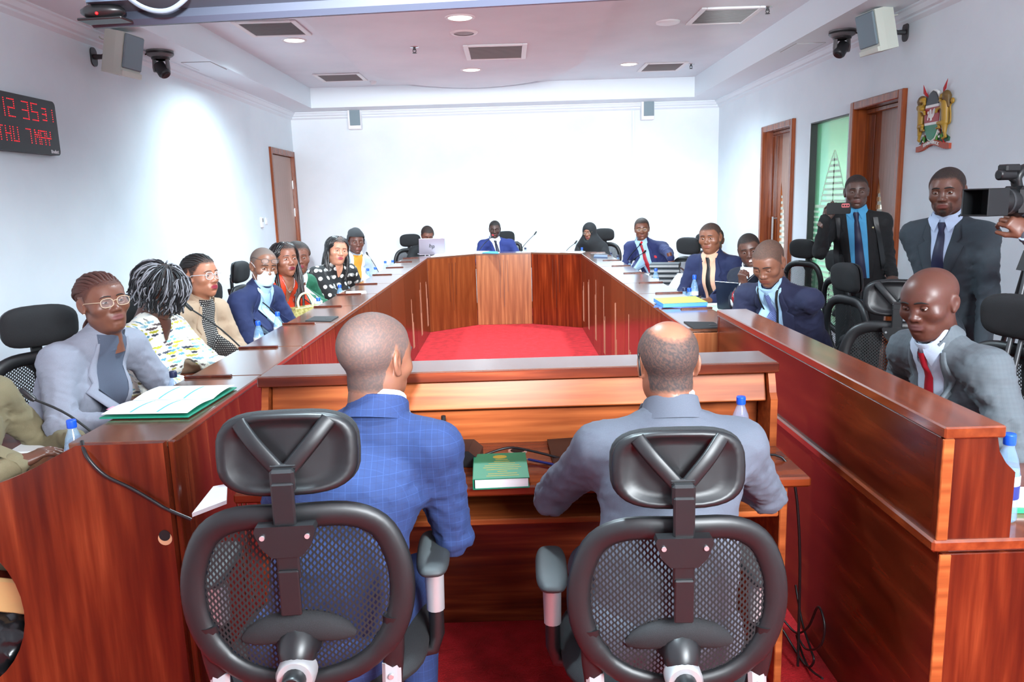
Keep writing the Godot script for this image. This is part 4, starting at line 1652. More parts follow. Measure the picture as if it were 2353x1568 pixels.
	func mesh(b: MB) -> void:
		var ids := PackedInt32Array()
		ids.resize(f.size())
		ids.fill(-1)
		var sy := nx
		var sz := nx * ny
		var first := b.v.size()
		var lim := 2.5 * h
		var offs := PackedInt32Array([0, 1, sy, sy + 1, sz, sz + 1, sz + sy, sz + sy + 1])
		var ea := PackedInt32Array([0, 2, 4, 6, 0, 1, 4, 5, 0, 1, 2, 3])
		var eb := PackedInt32Array([1, 3, 5, 7, 2, 3, 6, 7, 4, 5, 6, 7])
		for z in nz - 1:
			for y in ny - 1:
				var i := (z * ny + y) * nx
				for x in nx - 1:
					var v0 := f[i]
					if v0 > lim or v0 < -lim:
						i += 1
						continue
					var mask := 0
					for k in 8:
						if f[i + offs[k]] < 0.0:
							mask |= 1 << k
					if mask != 0 and mask != 255:
						var sum := Vector3.ZERO
						var cnt := 0
						for e in 12:
							var ka := ea[e]
							var kb := eb[e]
							if ((mask >> ka) ^ (mask >> kb)) & 1:
								var va := f[i + offs[ka]]
								var t := va / (va - f[i + offs[kb]])
								sum += Vector3((ka & 1) + ((kb & 1) - (ka & 1)) * t, ((ka >> 1) & 1) + (((kb >> 1) & 1) - ((ka >> 1) & 1)) * t, (ka >> 2) + ((kb >> 2) - (ka >> 2)) * t)
								cnt += 1
						ids[i] = b.put(o + (Vector3(x, y, z) + sum / cnt) * h, Vector3.ZERO)
						var inside := (mask & 1) == 1
						if y > 0 and z > 0 and inside != ((mask & 2) != 0):
							_quad(b, ids[i - sy - sz], ids[i - sz], ids[i], ids[i - sy], inside)
						if x > 0 and z > 0 and inside != ((mask & 4) != 0):
							_quad(b, ids[i - 1 - sz], ids[i - 1], ids[i], ids[i - sz], inside)
						if x > 0 and y > 0 and inside != ((mask & 16) != 0):
							_quad(b, ids[i - 1 - sy], ids[i - sy], ids[i], ids[i - 1], inside)
					i += 1
		for i in range(first, b.v.size()):
			b.n[i] = b.n[i].normalized()

	func _quad(b: MB, p: int, q: int, r: int, s: int, fwd: bool) -> void:
		if p < 0 or q < 0 or r < 0 or s < 0:
			return
		var g := (b.v[r] - b.v[p]).cross(b.v[s] - b.v[q])
		if not fwd:
			g = -g
		b.n[p] += g
		b.n[q] += g
		b.n[r] += g
		b.n[s] += g
		if fwd:
			b.ix.append_array(PackedInt32Array([p, r, q, p, s, r]))
		else:
			b.ix.append_array(PackedInt32Array([p, q, r, p, r, s]))


# ---------------------------------------------------------------- heads: x across, y up (eyes at 0), z to the face
var head_cache := {}

# kinds: width, jaw, cheek, nose, chin, plump
func head_shape(kind: String) -> MB:
	if head_cache.has(kind):
		return head_cache[kind]
	var male := kind.begins_with("m")
	var full := kind.ends_with("full")
	var F := Field.new(Vector3(-0.1, -0.225, -0.125), Vector3(0.1, 0.135, 0.128), 0.0039)
	var wd := 1.06 if full else (1.0 if male else 0.96)
	F.ell(Vector3(0, 0.034, -0.017), Vector3(0.075 * wd, 0.082, 0.096), 0.02)
	F.ell(Vector3(0, 0.02, 0.03), Vector3(0.066 * wd, 0.068, 0.060), 0.03)
	F.ell(Vector3(0, -0.032, 0.024), Vector3(0.061 * wd, 0.076, 0.062), 0.03)
	var jw := (0.054 if full else 0.048) if male else (0.05 if full else 0.043)
	F.ell(Vector3(0, -0.078, 0.034), Vector3(jw, 0.034, 0.048), 0.025)
	for s in [-1.0, 1.0]:
		F.ell(Vector3(s * jw * 1.0, -0.064, 0.0), Vector3(0.015, 0.02, 0.02), 0.035)
		F.ell(Vector3(s * 0.046 * wd, -0.026, 0.052), Vector3(0.02, 0.017, 0.02) * (1.25 if full else 1.0), 0.025)
	F.ell(Vector3(0, -0.104, 0.062), Vector3(0.022 if male else 0.017, 0.014, 0.015), 0.025)
	# brow
	F.cap(Vector3(-0.034, 0.021, 0.074), Vector3(0.034, 0.021, 0.074), 0.0085 if male else 0.006, 0.0085 if male else 0.006, 0.022)
	# eye hollows
	for s in [-1.0, 1.0]:
		F.ell(Vector3(s * 0.032, 0.0, 0.093), Vector3(0.0185, 0.0115, 0.0130), 0.012, true)
	# nose, broad
	F.cap(Vector3(0, 0.010, 0.080), Vector3(0, -0.030, 0.0955), 0.0065, 0.0105, 0.012)
	F.ell(Vector3(0, -0.034, 0.097), Vector3(0.0115, 0.0095, 0.0105), 0.008)
	for s in [-1.0, 1.0]:
		F.ell(Vector3(s * 0.0135, -0.037, 0.0875), Vector3(0.0095, 0.0085, 0.0115), 0.007)
		F.ell(Vector3(s * 0.0075, -0.0455, 0.0935), Vector3(0.004, 0.003, 0.005), 0.003, true)
	# mouth mound and lips
	F.ell(Vector3(0, -0.066, 0.074), Vector3(0.030, 0.021, 0.015), 0.018)
	F.ell(Vector3(0, -0.0605, 0.0875), Vector3(0.021, 0.0055, 0.0055), 0.005)
	F.ell(Vector3(0, -0.0735, 0.0865), Vector3(0.018, 0.0062, 0.0058), 0.005)
	F.ell(Vector3(0, -0.067, 0.0955), Vector3(0.024, 0.0015, 0.006), 0.003, true)
	F.ell(Vector3(0, -0.0865, 0.089), Vector3(0.02, 0.005, 0.008), 0.008, true)
	# ears
	for s in [-1.0, 1.0]:
		var eb := Basis(Vector3.UP, s * -0.35) * Basis(Vector3.RIGHT, -0.2)
		F.ell(Vector3(s * 0.078 * wd, -0.004, -0.012), Vector3(0.0075, 0.031, 0.0185), 0.008, false, eb)
		F.ell(Vector3(s * 0.087 * wd, 0.0, -0.008), Vector3(0.0075, 0.017, 0.010), 0.005, true, eb)
		F.ell(Vector3(s * 0.0765 * wd, -0.030, -0.004), Vector3(0.006, 0.009, 0.008), 0.006)
	# neck
	var nr := (0.058 if full else 0.054) if male else (0.053 if full else 0.046)
	F.cap(Vector3(0, -0.06, -0.022), Vector3(0, -0.235, -0.04), nr, nr * 1.08, 0.03)
	if full:
		F.ell(Vector3(0, -0.108, 0.025), Vector3(0.045, 0.022, 0.045), 0.03)
	var b := MB.new()
	F.mesh(b)
	head_cache[kind] = b
	return b

# height above which hair grows, at a place on the head
func hair_line(p: Vector3, style: String) -> float:
	var z := p.z
	var lim: float
	if z > 0.03:
		lim = lerpf(0.022, 0.062, smoothstep(0.03, 0.062, z))
	elif z > 0.004:
		lim = lerpf(-0.012, 0.022, smoothstep(0.004, 0.03, z))
	elif z > -0.04:
		lim = lerpf(-0.055, 0.036, smoothstep(-0.04, -0.014, z)) if absf(p.x) > 0.05 else -0.06
		if z > -0.012:
			lim = lerpf(0.036, -0.012, smoothstep(-0.012, 0.004, z))
	else:
		lim = -0.078
	if style == "receding":
		lim += 0.022 * smoothstep(0.0, 0.06, z)
	return p.y - lim

# a shell of hair laid over a head; returns it in head space
func hair_shell(head: MB, style: String, thick: float, skin: Color, hue: Color, seed_ := 1) -> MB:
	var b := MB.new()
	b.colored = true
	var map := PackedInt32Array()
	map.resize(head.v.size())
	map.fill(-1)
	var nz := FastNoiseLite.new()
	nz.seed = seed_
	nz.frequency = 90.0
	nz.fractal_octaves = 2
	var m := PackedFloat32Array()
	m.resize(head.v.size())
	for i in head.v.size():
		var p := head.v[i]
		var q := hair_line(p, style)
		if style == "beard":
			# moustache and chin
			var mo := 0.012 - Vector2(p.x * 0.5, (p.y + 0.0525) * 1.6).length()
			var ch := 0.020 - Vector3(p.x * 0.8, (p.y + 0.098) * 0.9, (p.z - 0.074) * 0.5).length()
			var sd := 0.008 - absf(Vector2(p.x, (p.y + 0.072) * 0.9).length() - 0.036)
			q = maxf(mo if p.z > 0.07 else -1.0, maxf(ch, sd if p.z > 0.05 and p.y < -0.05 else -1.0))
			if absf(p.y + 0.067) < 0.012 and absf(p.x) < 0.024 and p.z > 0.08:
				q = -1.0
		elif style == "moustache":
			q = 0.0085 - Vector2(p.x * 0.38, (p.y + 0.0525) * 1.3).length() if p.z > 0.072 else -1.0
		elif style == "bald_crown":
			var c := Vector3(p.x * 1.25, (p.y - 0.10) * 0.8, (p.z + 0.035) * 0.85).length()
			q = minf(q, (c - 0.062) * 1.0)
		if absf(p.x) > 0.0765 and absf(p.y + 0.004) < 0.04 and absf(p.z + 0.012) < 0.026:
			q = minf(q, -0.01)
		m[i] = q + nz.get_noise_3dv(p) * 0.004
	for t in range(0, head.ix.size(), 3):
		var inside := 0
		for e in 3:
			if m[head.ix[t + e]] > 0.0:
				inside += 1
		if inside == 0:
			continue
		for e in 3:
			var i := head.ix[t + e]
			if map[i] < 0:
				var a := clampf(m[i] / 0.016, 0.0, 1.0)
				var p := head.v[i]
				var tex := 0.5 + 0.5 * nz.get_noise_3dv(p * 3.1 + Vector3(3, 1, 2))
				var off := thick * sqrt(a) * (0.8 + 0.35 * tex)
				if m[i] <= 0.0:
					off = -0.002
				b.col = skin.lerp(hue, clampf(a * 1.3 + 0.1, 0.0, 1.0) * (0.74 + 0.26 * smoothstep(0.3, 0.62, tex)))
				map[i] = b.put(p + head.n[i] * off, head.n[i])
			b.ix.append(map[i])
	return b


# ---------------------------------------------------------------- people
var head_fields := {}
var hand_cache := {}

func lin(c: Color) -> Color:
	return c.srgb_to_linear()

func skin_mat() -> StandardMaterial3D:
	if mats.has("skin"):
		return mats.skin
	var m := plain("skin", Color(1, 1, 1), 0.42)
	m.vertex_color_use_as_albedo = true
	m.metallic_specular = 0.5
	return m

func tinted_mat(called: String, rough: float) -> StandardMaterial3D:
	if mats.has(called):
		return mats[called]
	var m := plain(called, Color(1, 1, 1), rough)
	m.vertex_color_use_as_albedo = true
	return m

func cloth(called: String, c: Color, rough := 0.85, weave := 0.12, scale := 26.0) -> StandardMaterial3D:
	if mats.has(called):
		return mats[called]
	var m := plain(called, c, rough)
	if weave > 0.0:
		if not texs.has("weave"):
			texs.weave = noise_tex(71, 0.12, [[0.0, Color(0.88, 0.88, 0.88)], [1.0, Color(1, 1, 1)]], 3, 256)
		m.albedo_texture = texs.weave
		m.uv1_triplanar = true
		m.uv1_scale = Vector3(scale, scale, scale) * 0.35
	m.rim_enabled = true
	m.rim = 0.25
	m.rim_tint = 0.7
	return m

# print on cloth, drawn pixel by pixel
func print_cloth(called: String, im: Image, scale: float, rough := 0.85) -> StandardMaterial3D:
	if mats.has(called):
		return mats[called]
	var m := plain(called, Color(1, 1, 1), rough)
	m.albedo_texture = ImageTexture.create_from_image(im)
	m.uv1_triplanar = true
	m.uv1_scale = Vector3(scale, scale, scale)
	m.uv1_triplanar_sharpness = 4.0
	return m

# hand: wrist at 0, fingers along +y, back of the hand +z; a right hand has its thumb at -x
func hand_shape(pose: String) -> MB:
	if hand_cache.has(pose):
		return hand_cache[pose]
	var F := Field.new(Vector3(-0.085, -0.075, -0.10), Vector3(0.07, 0.185, 0.06), 0.0036)
	var curl := {"rest": [0.25, 0.4, 0.3], "flat": [0.06, 0.14, 0.1], "grip": [0.95, 1.1, 0.6], "open": [0.1, 0.2, 0.15], "phone": [0.5, 0.75, 0.5], "fist": [1.2, 1.5, 0.9]}
	var c: Array = curl[pose]
	F.ecap(Vector3(0, 0.018, 0), Vector3(0.001, 0.078, 0.002), Vector3(1, 0, 0), Vector3(0, 0, 1), 0.031, 0.0155, 0.040, 0.0135, 0.012)
	F.cap(Vector3(0, -0.065, 0), Vector3(0, 0.015, 0), 0.026, 0.0235, 0.015)
	F.ell(Vector3(-0.022, 0.035, -0.008), Vector3(0.016, 0.027, 0.014), 0.012)
	F.ell(Vector3(0.022, 0.035, -0.006), Vector3(0.012, 0.028, 0.012), 0.012)
	var roots := [-0.0295, -0.0098, 0.0105, 0.0285]
	var lens := [0.072, 0.080, 0.074, 0.058]
	var spread := 0.16 if pose == "open" else 0.06
	for k in 4:
		var p := Vector3(roots[k], 0.082 - absf(k - 1.3) * 0.004, 0.002)
		var side := (k - 1.5) * spread
		var bend := 0.0
		var share := [0.46, 0.30, 0.24]
		for j in 3:
			bend += c[j] * (1.0 + 0.12 * (k - 1))
			var d := Vector3(sin(side) * cos(bend), cos(side) * cos(bend), -sin(bend)).normalized()
			var q: Vector3 = p + d * lens[k] * share[j]
			var r0: float = [0.0094, 0.0088, 0.0080][j] * (0.92 if k == 3 else 1.0)
			var r1: float = [0.0088, 0.0080, 0.0070][j] * (0.92 if k == 3 else 1.0)
			F.cap(p, q, r0, r1, 0.004)
			p = q
	var tp := Vector3(-0.028, 0.022, -0.004)
	var td := Vector3(-0.72, 0.66, -0.22).normalized()
	if pose == "grip" or pose == "fist":
		td = Vector3(-0.42, 0.68, -0.6).normalized()
	elif pose == "phone":
		td = Vector3(-0.5, 0.8, -0.55).normalized()
	var tq := tp + td * 0.042
	F.cap(tp, tq, 0.0125, 0.0105, 0.01)
	var te := (td + Vector3(0.3, 0.35, -0.25)).normalized()
	F.cap(tq, tq + te * 0.034, 0.0102, 0.0082, 0.005)
	var b := MB.new()
	F.mesh(b)
	hand_cache[pose] = b
	return b

# the head with eyes' lids, coloured; joined to b
func put_head(b: MB, kind: String, t: Transform3D, skin: Color, lip: Color, lid: float, brow_lift := 0.0) -> void:
	var h := head_shape(kind)
	var f := b.v.size()
	b.join(h, t)
	var sk := lin(skin)
	var lp := lin(lip)
	var nz := FastNoiseLite.new()
	nz.frequency = 24.0
	for i in h.v.size():
		var p := h.v[i]
		var c := sk * (1.0 + 0.10 * nz.get_noise_3dv(p))
		c.a = 1.0
		if p.z > 0.078 and absf(p.x) < 0.027:
			var e := Vector2(p.x / 0.0255, (p.y + 0.067) / 0.0125).length()
			c = c.lerp(lp, clampf((1.12 - e) * 4.0, 0.0, 1.0))
		b.c[f + i] = c
	b.col = sk
	for s in [-1.0, 1.0]:
		var ec := Vector3(s * 0.0318, 0.0005, 0.0735)
		for q in [[lid, 1.35, 0.0140], [-0.36, -1.3, 0.0136]]:
			var rows := []
			for a in 5:
				var row := []
				for k in 9:
					var az := lerpf(-1.25, 1.25, k / 8.0)
					var edge: float = q[0] * cos(az * 0.9)
					var el := lerpf(edge, q[1], a / 4.0)
					row.append(t * (ec + Vector3(sin(az) * cos(el), sin(el), cos(az) * cos(el)) * q[2] * Vector3(1.12, 1, 1)))
				rows.append(row)
			b.grid(rows, false, false, 1.0 if q[1] > 0 else -1.0)

func eye_shape(gaze: Vector3) -> MB:
	var b := MB.new()
	b.colored = true
	var g := gaze.normalized()
	var x := Vector3.UP.cross(g).normalized()
	var y := g.cross(x)
	var rings := [[0.0, 0], [0.18, 0], [0.185, 1], [0.52, 1], [0.54, 2], [0.8, 2], [1.3, 2], [1.8, 2]]
	var cols := [Color(0.004, 0.004, 0.004), Color(0.03, 0.014, 0.008), Color(0.40, 0.37, 0.345)]
	var prev := -1
	for r in rings:
		b.col = cols[r[1]]
		var f := b.v.size()
		for k in 16:
			var a := TAU * k / 16
			var n: Vector3 = g * cos(r[0]) + (x * cos(a) + y * sin(a)) * sin(r[0])
			b.put(n * 0.0124, n)
		if prev >= 0:
			for k in 16:
				var k2 := (k + 1) % 16
				b.tri(prev + k, prev + k2, f + k2)
				b.tri(prev + k, f + k2, f + k)
		prev = f
	return b

func on_head(kind: String, x: float, y: float) -> Vector3:
	# nearest front point of the head at x, y: from the mesh itself
	var h := head_shape(kind)
	var key := kind
	if not head_fields.has(key):
		var cells := {}
		for i in h.v.size():
			var p := h.v[i]
			if p.z < 0.0:
				continue
			var c := Vector2i(int(round(p.x / 0.004)), int(round(p.y / 0.004)))
			if not cells.has(c) or cells[c] < p.z:
				cells[c] = p.z
		head_fields[key] = cells
	var best := 0.07
	var cc := Vector2i(int(round(x / 0.004)), int(round(y / 0.004)))
	for r in 3:
		for dx in range(-r, r + 1):
			for dy in range(-r, r + 1):
				if head_fields[key].has(cc + Vector2i(dx, dy)):
					return Vector3(x, y, head_fields[key][cc + Vector2i(dx, dy)])
	return Vector3(x, y, best)

func yaw_dir(deg: float) -> Vector3:
	return Vector3(sin(deg_to_rad(deg)), 0, cos(deg_to_rad(deg)))

func elbow(a: Vector3, w: Vector3, l1: float, l2: float, pole: Vector3) -> Vector3:
	var d := w - a
	var ln := clampf(d.length(), 0.05, (l1 + l2) * 0.995)
	var u := d.normalized()
	var x := (l1 * l1 - l2 * l2 + ln * ln) / (2.0 * ln)
	var hgt := sqrt(maxf(0.0, l1 * l1 - x * x))
	var side := (pole - u * pole.dot(u)).normalized()
	return a + u * x + side * hgt

# p: see build_people. Returns the thing and what is needed to dress it further.
func person(p: Dictionary) -> Dictionary:
	var pel: Vector3 = p.pelvis
	var base := Vector3(pel.x, 0, pel.z)
	var o := thing("person", p.label, "person", base)
	var H: Vector3 = p.head - base
	var P := pel - base
	var g: float = p.get("girth", 1.0)
	var fem: bool = p.get("female", false)
	var F := yaw_dir(p.yaw)
	var X := Vector3.UP.cross(F).normalized()
	var lk: Array = p.look
	var hb := Basis(Vector3.UP, deg_to_rad(lk[0])) * Basis(Vector3.RIGHT, deg_to_rad(lk[1])) * Basis(Vector3.BACK, deg_to_rad(lk[2]))
	var hs: float = p.get("hs", 1.0)
	var ht := Transform3D(hb * Basis().scaled(Vector3(hs * p.get("hw", 1.0), hs, hs)), H)
	var N: Vector3 = H + Vector3(0, -0.152 * hs, 0) - F * 0.03 + (hb * Vector3(0, -0.1, 0) + Vector3(0, 0.1, 0)) * 0.6
	N += p.get("neck", Vector3.ZERO)
	var mid: Vector3 = (P + N) * 0.5 - F * p.get("slouch", 0.03)
	var Ws: Vector3 = (P * 0.42 + mid * 0.46 + N * 0.12)
	var C: Vector3 = (P * 0.10 + mid * 0.42 + N * 0.48)
	var U: Vector3 = (N - Ws).normalized()
	var tiltx: float = p.get("tilt", 0.0)    # one shoulder higher
	var XS: Vector3 = (X + U * tiltx).normalized()
	var Fz := X.cross(U).normalized()
	var sw: float = p.get("shoulder", 0.152 if fem else 0.172)
	var S := [N - U * 0.074 + XS * sw, N - U * 0.074 - XS * sw]    # left, right of the person
	if p.has("roll_fwd"):
		S[0] += Fz * p.roll_fwd
		S[1] += Fz * p.roll_fwd
	var l1: float = p.get("l1", 0.285 if not fem else 0.265)
	var l2: float = p.get("l2", 0.255 if not fem else 0.24)
	var hands := []
	for s in 2:
		var sg := 1.0 if s == 0 else -1.0
		var spec: Dictionary = p.get("lh" if s == 0 else "rh", {})
		var w: Vector3 = (spec.at - base) if spec.has("at") else P + F * 0.40 + X * sg * 0.13 + Vector3(0, 0.80 - P.y, 0)
		var pole: Vector3 = spec.get("pole", X * sg * 0.9 + Vector3(0, -1.0, 0) - F * 0.35)
		var e := elbow(S[s], w, l1, l2, pole)
		w = e + (w - e).normalized() * minf(l2 * 1.15, (w - e).length())
		hands.append({"e": e, "w": w, "spec": spec})
	# ---- garment over trunk and arms
	var lo := P.min(N).min(S[0]).min(S[1])
	var hi := P.max(N).max(S[0]).max(S[1])
	for q in hands:
		lo = lo.min(q.e).min(q.w)
		hi = hi.max(q.e).max(q.w)
	lo -= Vector3(0.26, 0.14, 0.26)
	hi += Vector3(0.26, 0.14, 0.26)
	var cell: float = clampf(p.head.distance_to(EYE) * 0.0031, 0.0105, 0.0165)
	var fd := Field.new(lo, hi, cell)
	var ww := 0.92 if fem else 1.0
	fd.ecap(P + Vector3(0, -0.02, 0), Ws, X, Fz, 0.175 * g, 0.13 * g, 0.16 * g * ww, 0.115 * g, 0.06)
	fd.ecap(Ws, C, X, Fz, 0.16 * g * ww, 0.115 * g, (sw - 0.014) * (0.5 + 0.5 * g), 0.112 * g, 0.06)
	fd.ecap(C, N - U * 0.085, X, Fz, (sw - 0.014) * (0.5 + 0.5 * g), 0.112 * g, sw * 0.78, 0.075, 0.05)
	fd.cap(N - U * 0.01 - Fz * 0.01, S[0] + U * 0.005, 0.056, 0.056, 0.06)
	fd.cap(N - U * 0.01 - Fz * 0.01, S[1] + U * 0.005, 0.056, 0.056, 0.06)
	if p.get("belly", 0.0) > 0.0:
		fd.ell(Ws + Fz * 0.05 - U * 0.02, Vector3(0.15, 0.14, 0.12) * g * p.belly, 0.08)
	if fem:
		for s in [-1.0, 1.0]:
			var bu: float = p.get("bust", 1.0)
			fd.ell(C + Fz * 0.075 * g + X * s * 0.072 - U * 0.03, Vector3(0.072, 0.075, 0.062) * bu, 0.05)
	var fat: float = p.get("arm", 1.0) * (0.93 if fem else 1.0)
	var bare: float = p.get("bare", 0.0)      # share of the forearm without sleeve
	for s in 2:
		var q: Dictionary = hands[s]
		fd.cap(S[s], q.e, 0.064 * fat, 0.052 * fat, 0.055)
		if bare < 1.0:
			fd.cap(q.e, q.e.lerp(q.w, 1.0 - bare), 0.051 * fat, (0.041 if not p.get("loose", false) else 0.055) * fat, 0.02)
	var gm := MB.new()
	fd.mesh(gm)
	crease(gm, hands, S, p.get("folds", 1.0), int(p.get("seed", 1)))
	var top := part(p.get("top_name", "jacket"), gm, p.top, o)
	# a second field with the neck in, to lay collars and ties on
	var f2 := Field.new(lo, lo + Vector3.ONE * cell, cell)
	f2.o = fd.o
	f2.nx = fd.nx
	f2.ny = fd.ny
	f2.nz = fd.nz
	f2.f = fd.f.duplicate()
	f2.cap(N - U * 0.06, N + (H + hb * Vector3(0, -0.1, -0.03) * hs - N) * 1.0, 0.066 * hs, 0.058 * hs, 0.02)
	# ---- body: head, neck, hands as one mesh
	var body := MB.new()
	body.colored = true
	put_head(body, p.kind, ht, p.skin, p.get("lip", p.skin.lerp(rgb8(120, 50, 50), 0.35)), p.get("lid", 0.13))
	body.col = lin(p.skin)
	body.tube([H + hb * Vector3(0, -0.13, -0.03) * hs, N, N - U * 0.09], [0.05 * hs, 0.056 * hs, 0.045 * hs], 14, false)
	for s in 2:
		var q: Dictionary = hands[s]
		var sp: Dictionary = q.spec
		if sp.get("none", false):
			continue
		var fdir: Vector3 = sp.get("fingers", ((q.w - q.e).normalized() + Vector3(0, -0.15, 0)))
		fdir = fdir.normalized()
		var upv: Vector3 = sp.get("back", Vector3.UP)
		upv = (upv - fdir * upv.dot(fdir)).normalized()
		var xx := fdir.cross(upv).normalized()
		var bs := Basis(xx, fdir, upv)
		if s == 0:
			bs = Basis(-xx, fdir, upv)
		var hz: float = p.get("hand", 0.92 if fem else 1.0)
		var h0 := hand_shape(sp.get("pose", "rest"))
		var f := body.v.size()
		body.join(h0, Transform3D(bs.scaled(Vector3(hz, hz, hz)), q.w + fdir * 0.01))
		for i in range(f, body.v.size()):
			body.c[i] = body.col
		if bare > 0.0:
			body.tube([q.e.lerp(q.w, 0.9 - bare), q.e.lerp(q.w, 0.6), q.w + fdir * 0.005], [0.043 * fat, 0.036 * fat, 0.025], 12, true)
		body.tube([S[s], q.e, q.w], [0.04, 0.034, 0.024], 8, true)
	body.tube([N - U * 0.05, C, Ws, P], [0.06, 0.085, 0.085, 0.09], 10, true)
	body.tube([S[0], N - U * 0.06, S[1]], [0.04, 0.05, 0.04], 8, true)
	part("body", body, skin_mat(), o)
	# ---- face
	var gaze: Vector3 = p.get("gaze", Vector3(0, 0, 1))
	if p.get("face", true):
		var em := tinted_mat("eye", 0.15)
		for s in [-1.0, 1.0]:
			var eb := eye_shape(gaze)
			var e2 := MB.new()
			e2.colored = true
			e2.join(eb, ht * Transform3D(Basis(), Vector3(s * 0.0318, 0.0, 0.0735)))
			part("eye", e2, em, o)
			var br := MB.new()
			var pts := []
			for q in [[0.011, 0.0215], [0.022, 0.0240], [0.034, 0.0245], [0.044, 0.0220], [0.051, 0.0170]]:
				var c3 := on_head(p.kind, s * q[0], q[1])
				pts.append(ht * (c3 + Vector3(0, p.get("brow", 0.0), 0.0005)))
			var bw: float = p.get("brow_w", 0.0034 if not fem else 0.0024)
			br.tube(pts, [bw * 0.8, bw, bw, bw * 0.7, bw * 0.3], 6)
			part("eyebrow", br, plain("brow_black", rgb8(22, 17, 15), 0.8), o)
	var out := {"o": o, "H": H, "ht": ht, "N": N, "U": U, "X": X, "F": Fz, "S": S, "C": C, "Ws": Ws, "P": P, "f": f2, "hands": hands, "base": base, "p": p, "fem": fem}
	if p.get("legs", true):
		legs(out, p)
	return out

func crease(b: MB, hands: Array, S: Array, amount: float, seed_: int) -> void:
	# folds of cloth: drawn-out noise pushed along the normals, strongest at the elbows and armpits
	var nz := FastNoiseLite.new()
	nz.seed = seed_
	nz.frequency = 9.0
	nz.fractal_octaves = 2
	var nz2 := FastNoiseLite.new()
	nz2.seed = seed_ + 9
	nz2.frequency = 16.0
	nz2.fractal_octaves = 1
	for i in b.v.size():
		var p := b.v[i]
		var near := 9.0
		for k in 2:
			near = minf(near, p.distance_to(hands[k].e))
			near = minf(near, p.distance_to(S[k] + Vector3(0, -0.1, 0)) * 1.3)
		var a := 0.0035 + 0.007 * smoothstep(0.2, 0.04, near)
		var q := Vector3(p.x, p.y * 1.7 + p.x * 0.5, p.z)
		var d := nz.get_noise_3dv(q) * 0.8 + (absf(nz2.get_noise_3dv(q)) * -1.6 + 0.3) * 0.6
		b.v[i] = p + b.n[i] * d * a * amount
	for i in b.n.size():
		b.n[i] = Vector3.ZERO
	for t in range(0, b.ix.size(), 3):
		var g := (b.v[b.ix[t + 2]] - b.v[b.ix[t]]).cross(b.v[b.ix[t + 1]] - b.v[b.ix[t]])
		b.n[b.ix[t]] += g
		b.n[b.ix[t + 1]] += g
		b.n[b.ix[t + 2]] += g
	for i in b.n.size():
		b.n[i] = b.n[i].normalized()

func legs(r: Dictionary, p: Dictionary) -> void:
	var P: Vector3 = r.P
	var X: Vector3 = r.X
	var F := yaw_dir(p.get("leg_yaw", p.yaw))
	X = Vector3.UP.cross(F)
	var g: float = p.get("girth", 1.0)
	var stand: bool = p.get("stand", false)
	var fd := Field.new(Vector3(P.x - (0.32 if stand else 0.62), -0.02, P.z - (0.32 if stand else 0.62)), P + Vector3(0.32 if stand else 0.62, 0.16, 0.32 if stand else 0.62), 0.017 if p.head.distance_to(EYE) < 2.5 else 0.022)
	fd.ecap(P - X * 0.05, P + X * 0.05, X, F, 0.14 * g, 0.12 * g, 0.14 * g, 0.12 * g, 0.04)
	var sh := MB.new()
	for s in [-1.0, 1.0]:
		var hip: Vector3 = P + X * s * 0.09
		var knee: Vector3
		var ank: Vector3
		if stand:
			knee = Vector3(hip.x, 0.48, hip.z) + F * 0.02
			ank = Vector3(hip.x, 0.10, hip.z) - F * 0.02
		else:
			knee = hip + F * 0.42 + X * s * p.get("splay", 0.05)
			knee.y = 0.50
			ank = Vector3(knee.x, 0.11, knee.z) - F * p.get("tuck", 0.06)
		fd.cap(hip, knee, 0.088 * g, 0.066 * g, 0.04)
		fd.cap(knee, ank, 0.062 * g, 0.052, 0.02)
		var foot := ank + F * 0.09
		var rows := []
		for q in [[-0.075, 0.030, 0.07], [-0.06, 0.036, 0.085], [0.0, 0.04, 0.08], [0.07, 0.045, 0.055], [0.13, 0.042, 0.045], [0.17, 0.025, 0.03], [0.18, 0.006, 0.02]]:
			var row := []
			for k in 12:
				var a := TAU * k / 12
				var yy: float = maxf(-0.0, 0.0)
				row.append(Vector3(foot.x, 0.0, foot.z) - F * 0.05 + F * q[0] + X * cos(a) * q[1] + Vector3(0, maxf(0.003, q[2] * (0.5 + 0.5 * sin(a))) + yy, 0))
			rows.append(row)
		sh.grid(rows, true, false, 1.0)
	var b := MB.new()
	fd.mesh(b)
	part("trousers" if not r.fem else "skirt", b, p.get("bottom", p.top), r.o)
	part("shoes", sh, plain("shoe_black", rgb8(18, 17, 17), 0.3), r.o)

# ---- laying cloth on the chest: x across, y up from the neck base
func lay(r: Dictionary, x: float, y: float, off: float) -> Vector3:
	var from: Vector3 = r.N + r.U * y + r.X * x + r.F * 0.34
	for k in 8:
		var q: Vector3 = r.f.hit(from, -r.F, 0.42)
		if (from - q).dot(r.F) < 0.40:
			return q + r.f.slope(q) * off
		x *= 0.86
		y -= 0.006
		from = r.N + r.U * y + r.X * x + r.F * 0.34
	return from - r.F * 0.30

func lay_rows(r: Dictionary, rows: Array, m: Material, called: String, parent: Node3D = null) -> MeshInstance3D:
	var pts := []
	for row in rows:
		var q := []
		for c in row:
			q.append(lay(r, c[0], c[1], c[2]))
		pts.append(q)
	var b := MB.new()
	b.grid(pts, false, false, 1.0)
	# turn it outwards
	var sum := 0.0
	for i in b.n.size():
		sum += b.n[i].dot(r.F)
	if sum < 0.0:
		b = MB.new()
		b.grid(pts, false, false, -1.0)
	return part(called, b, m, parent if parent else r.o)

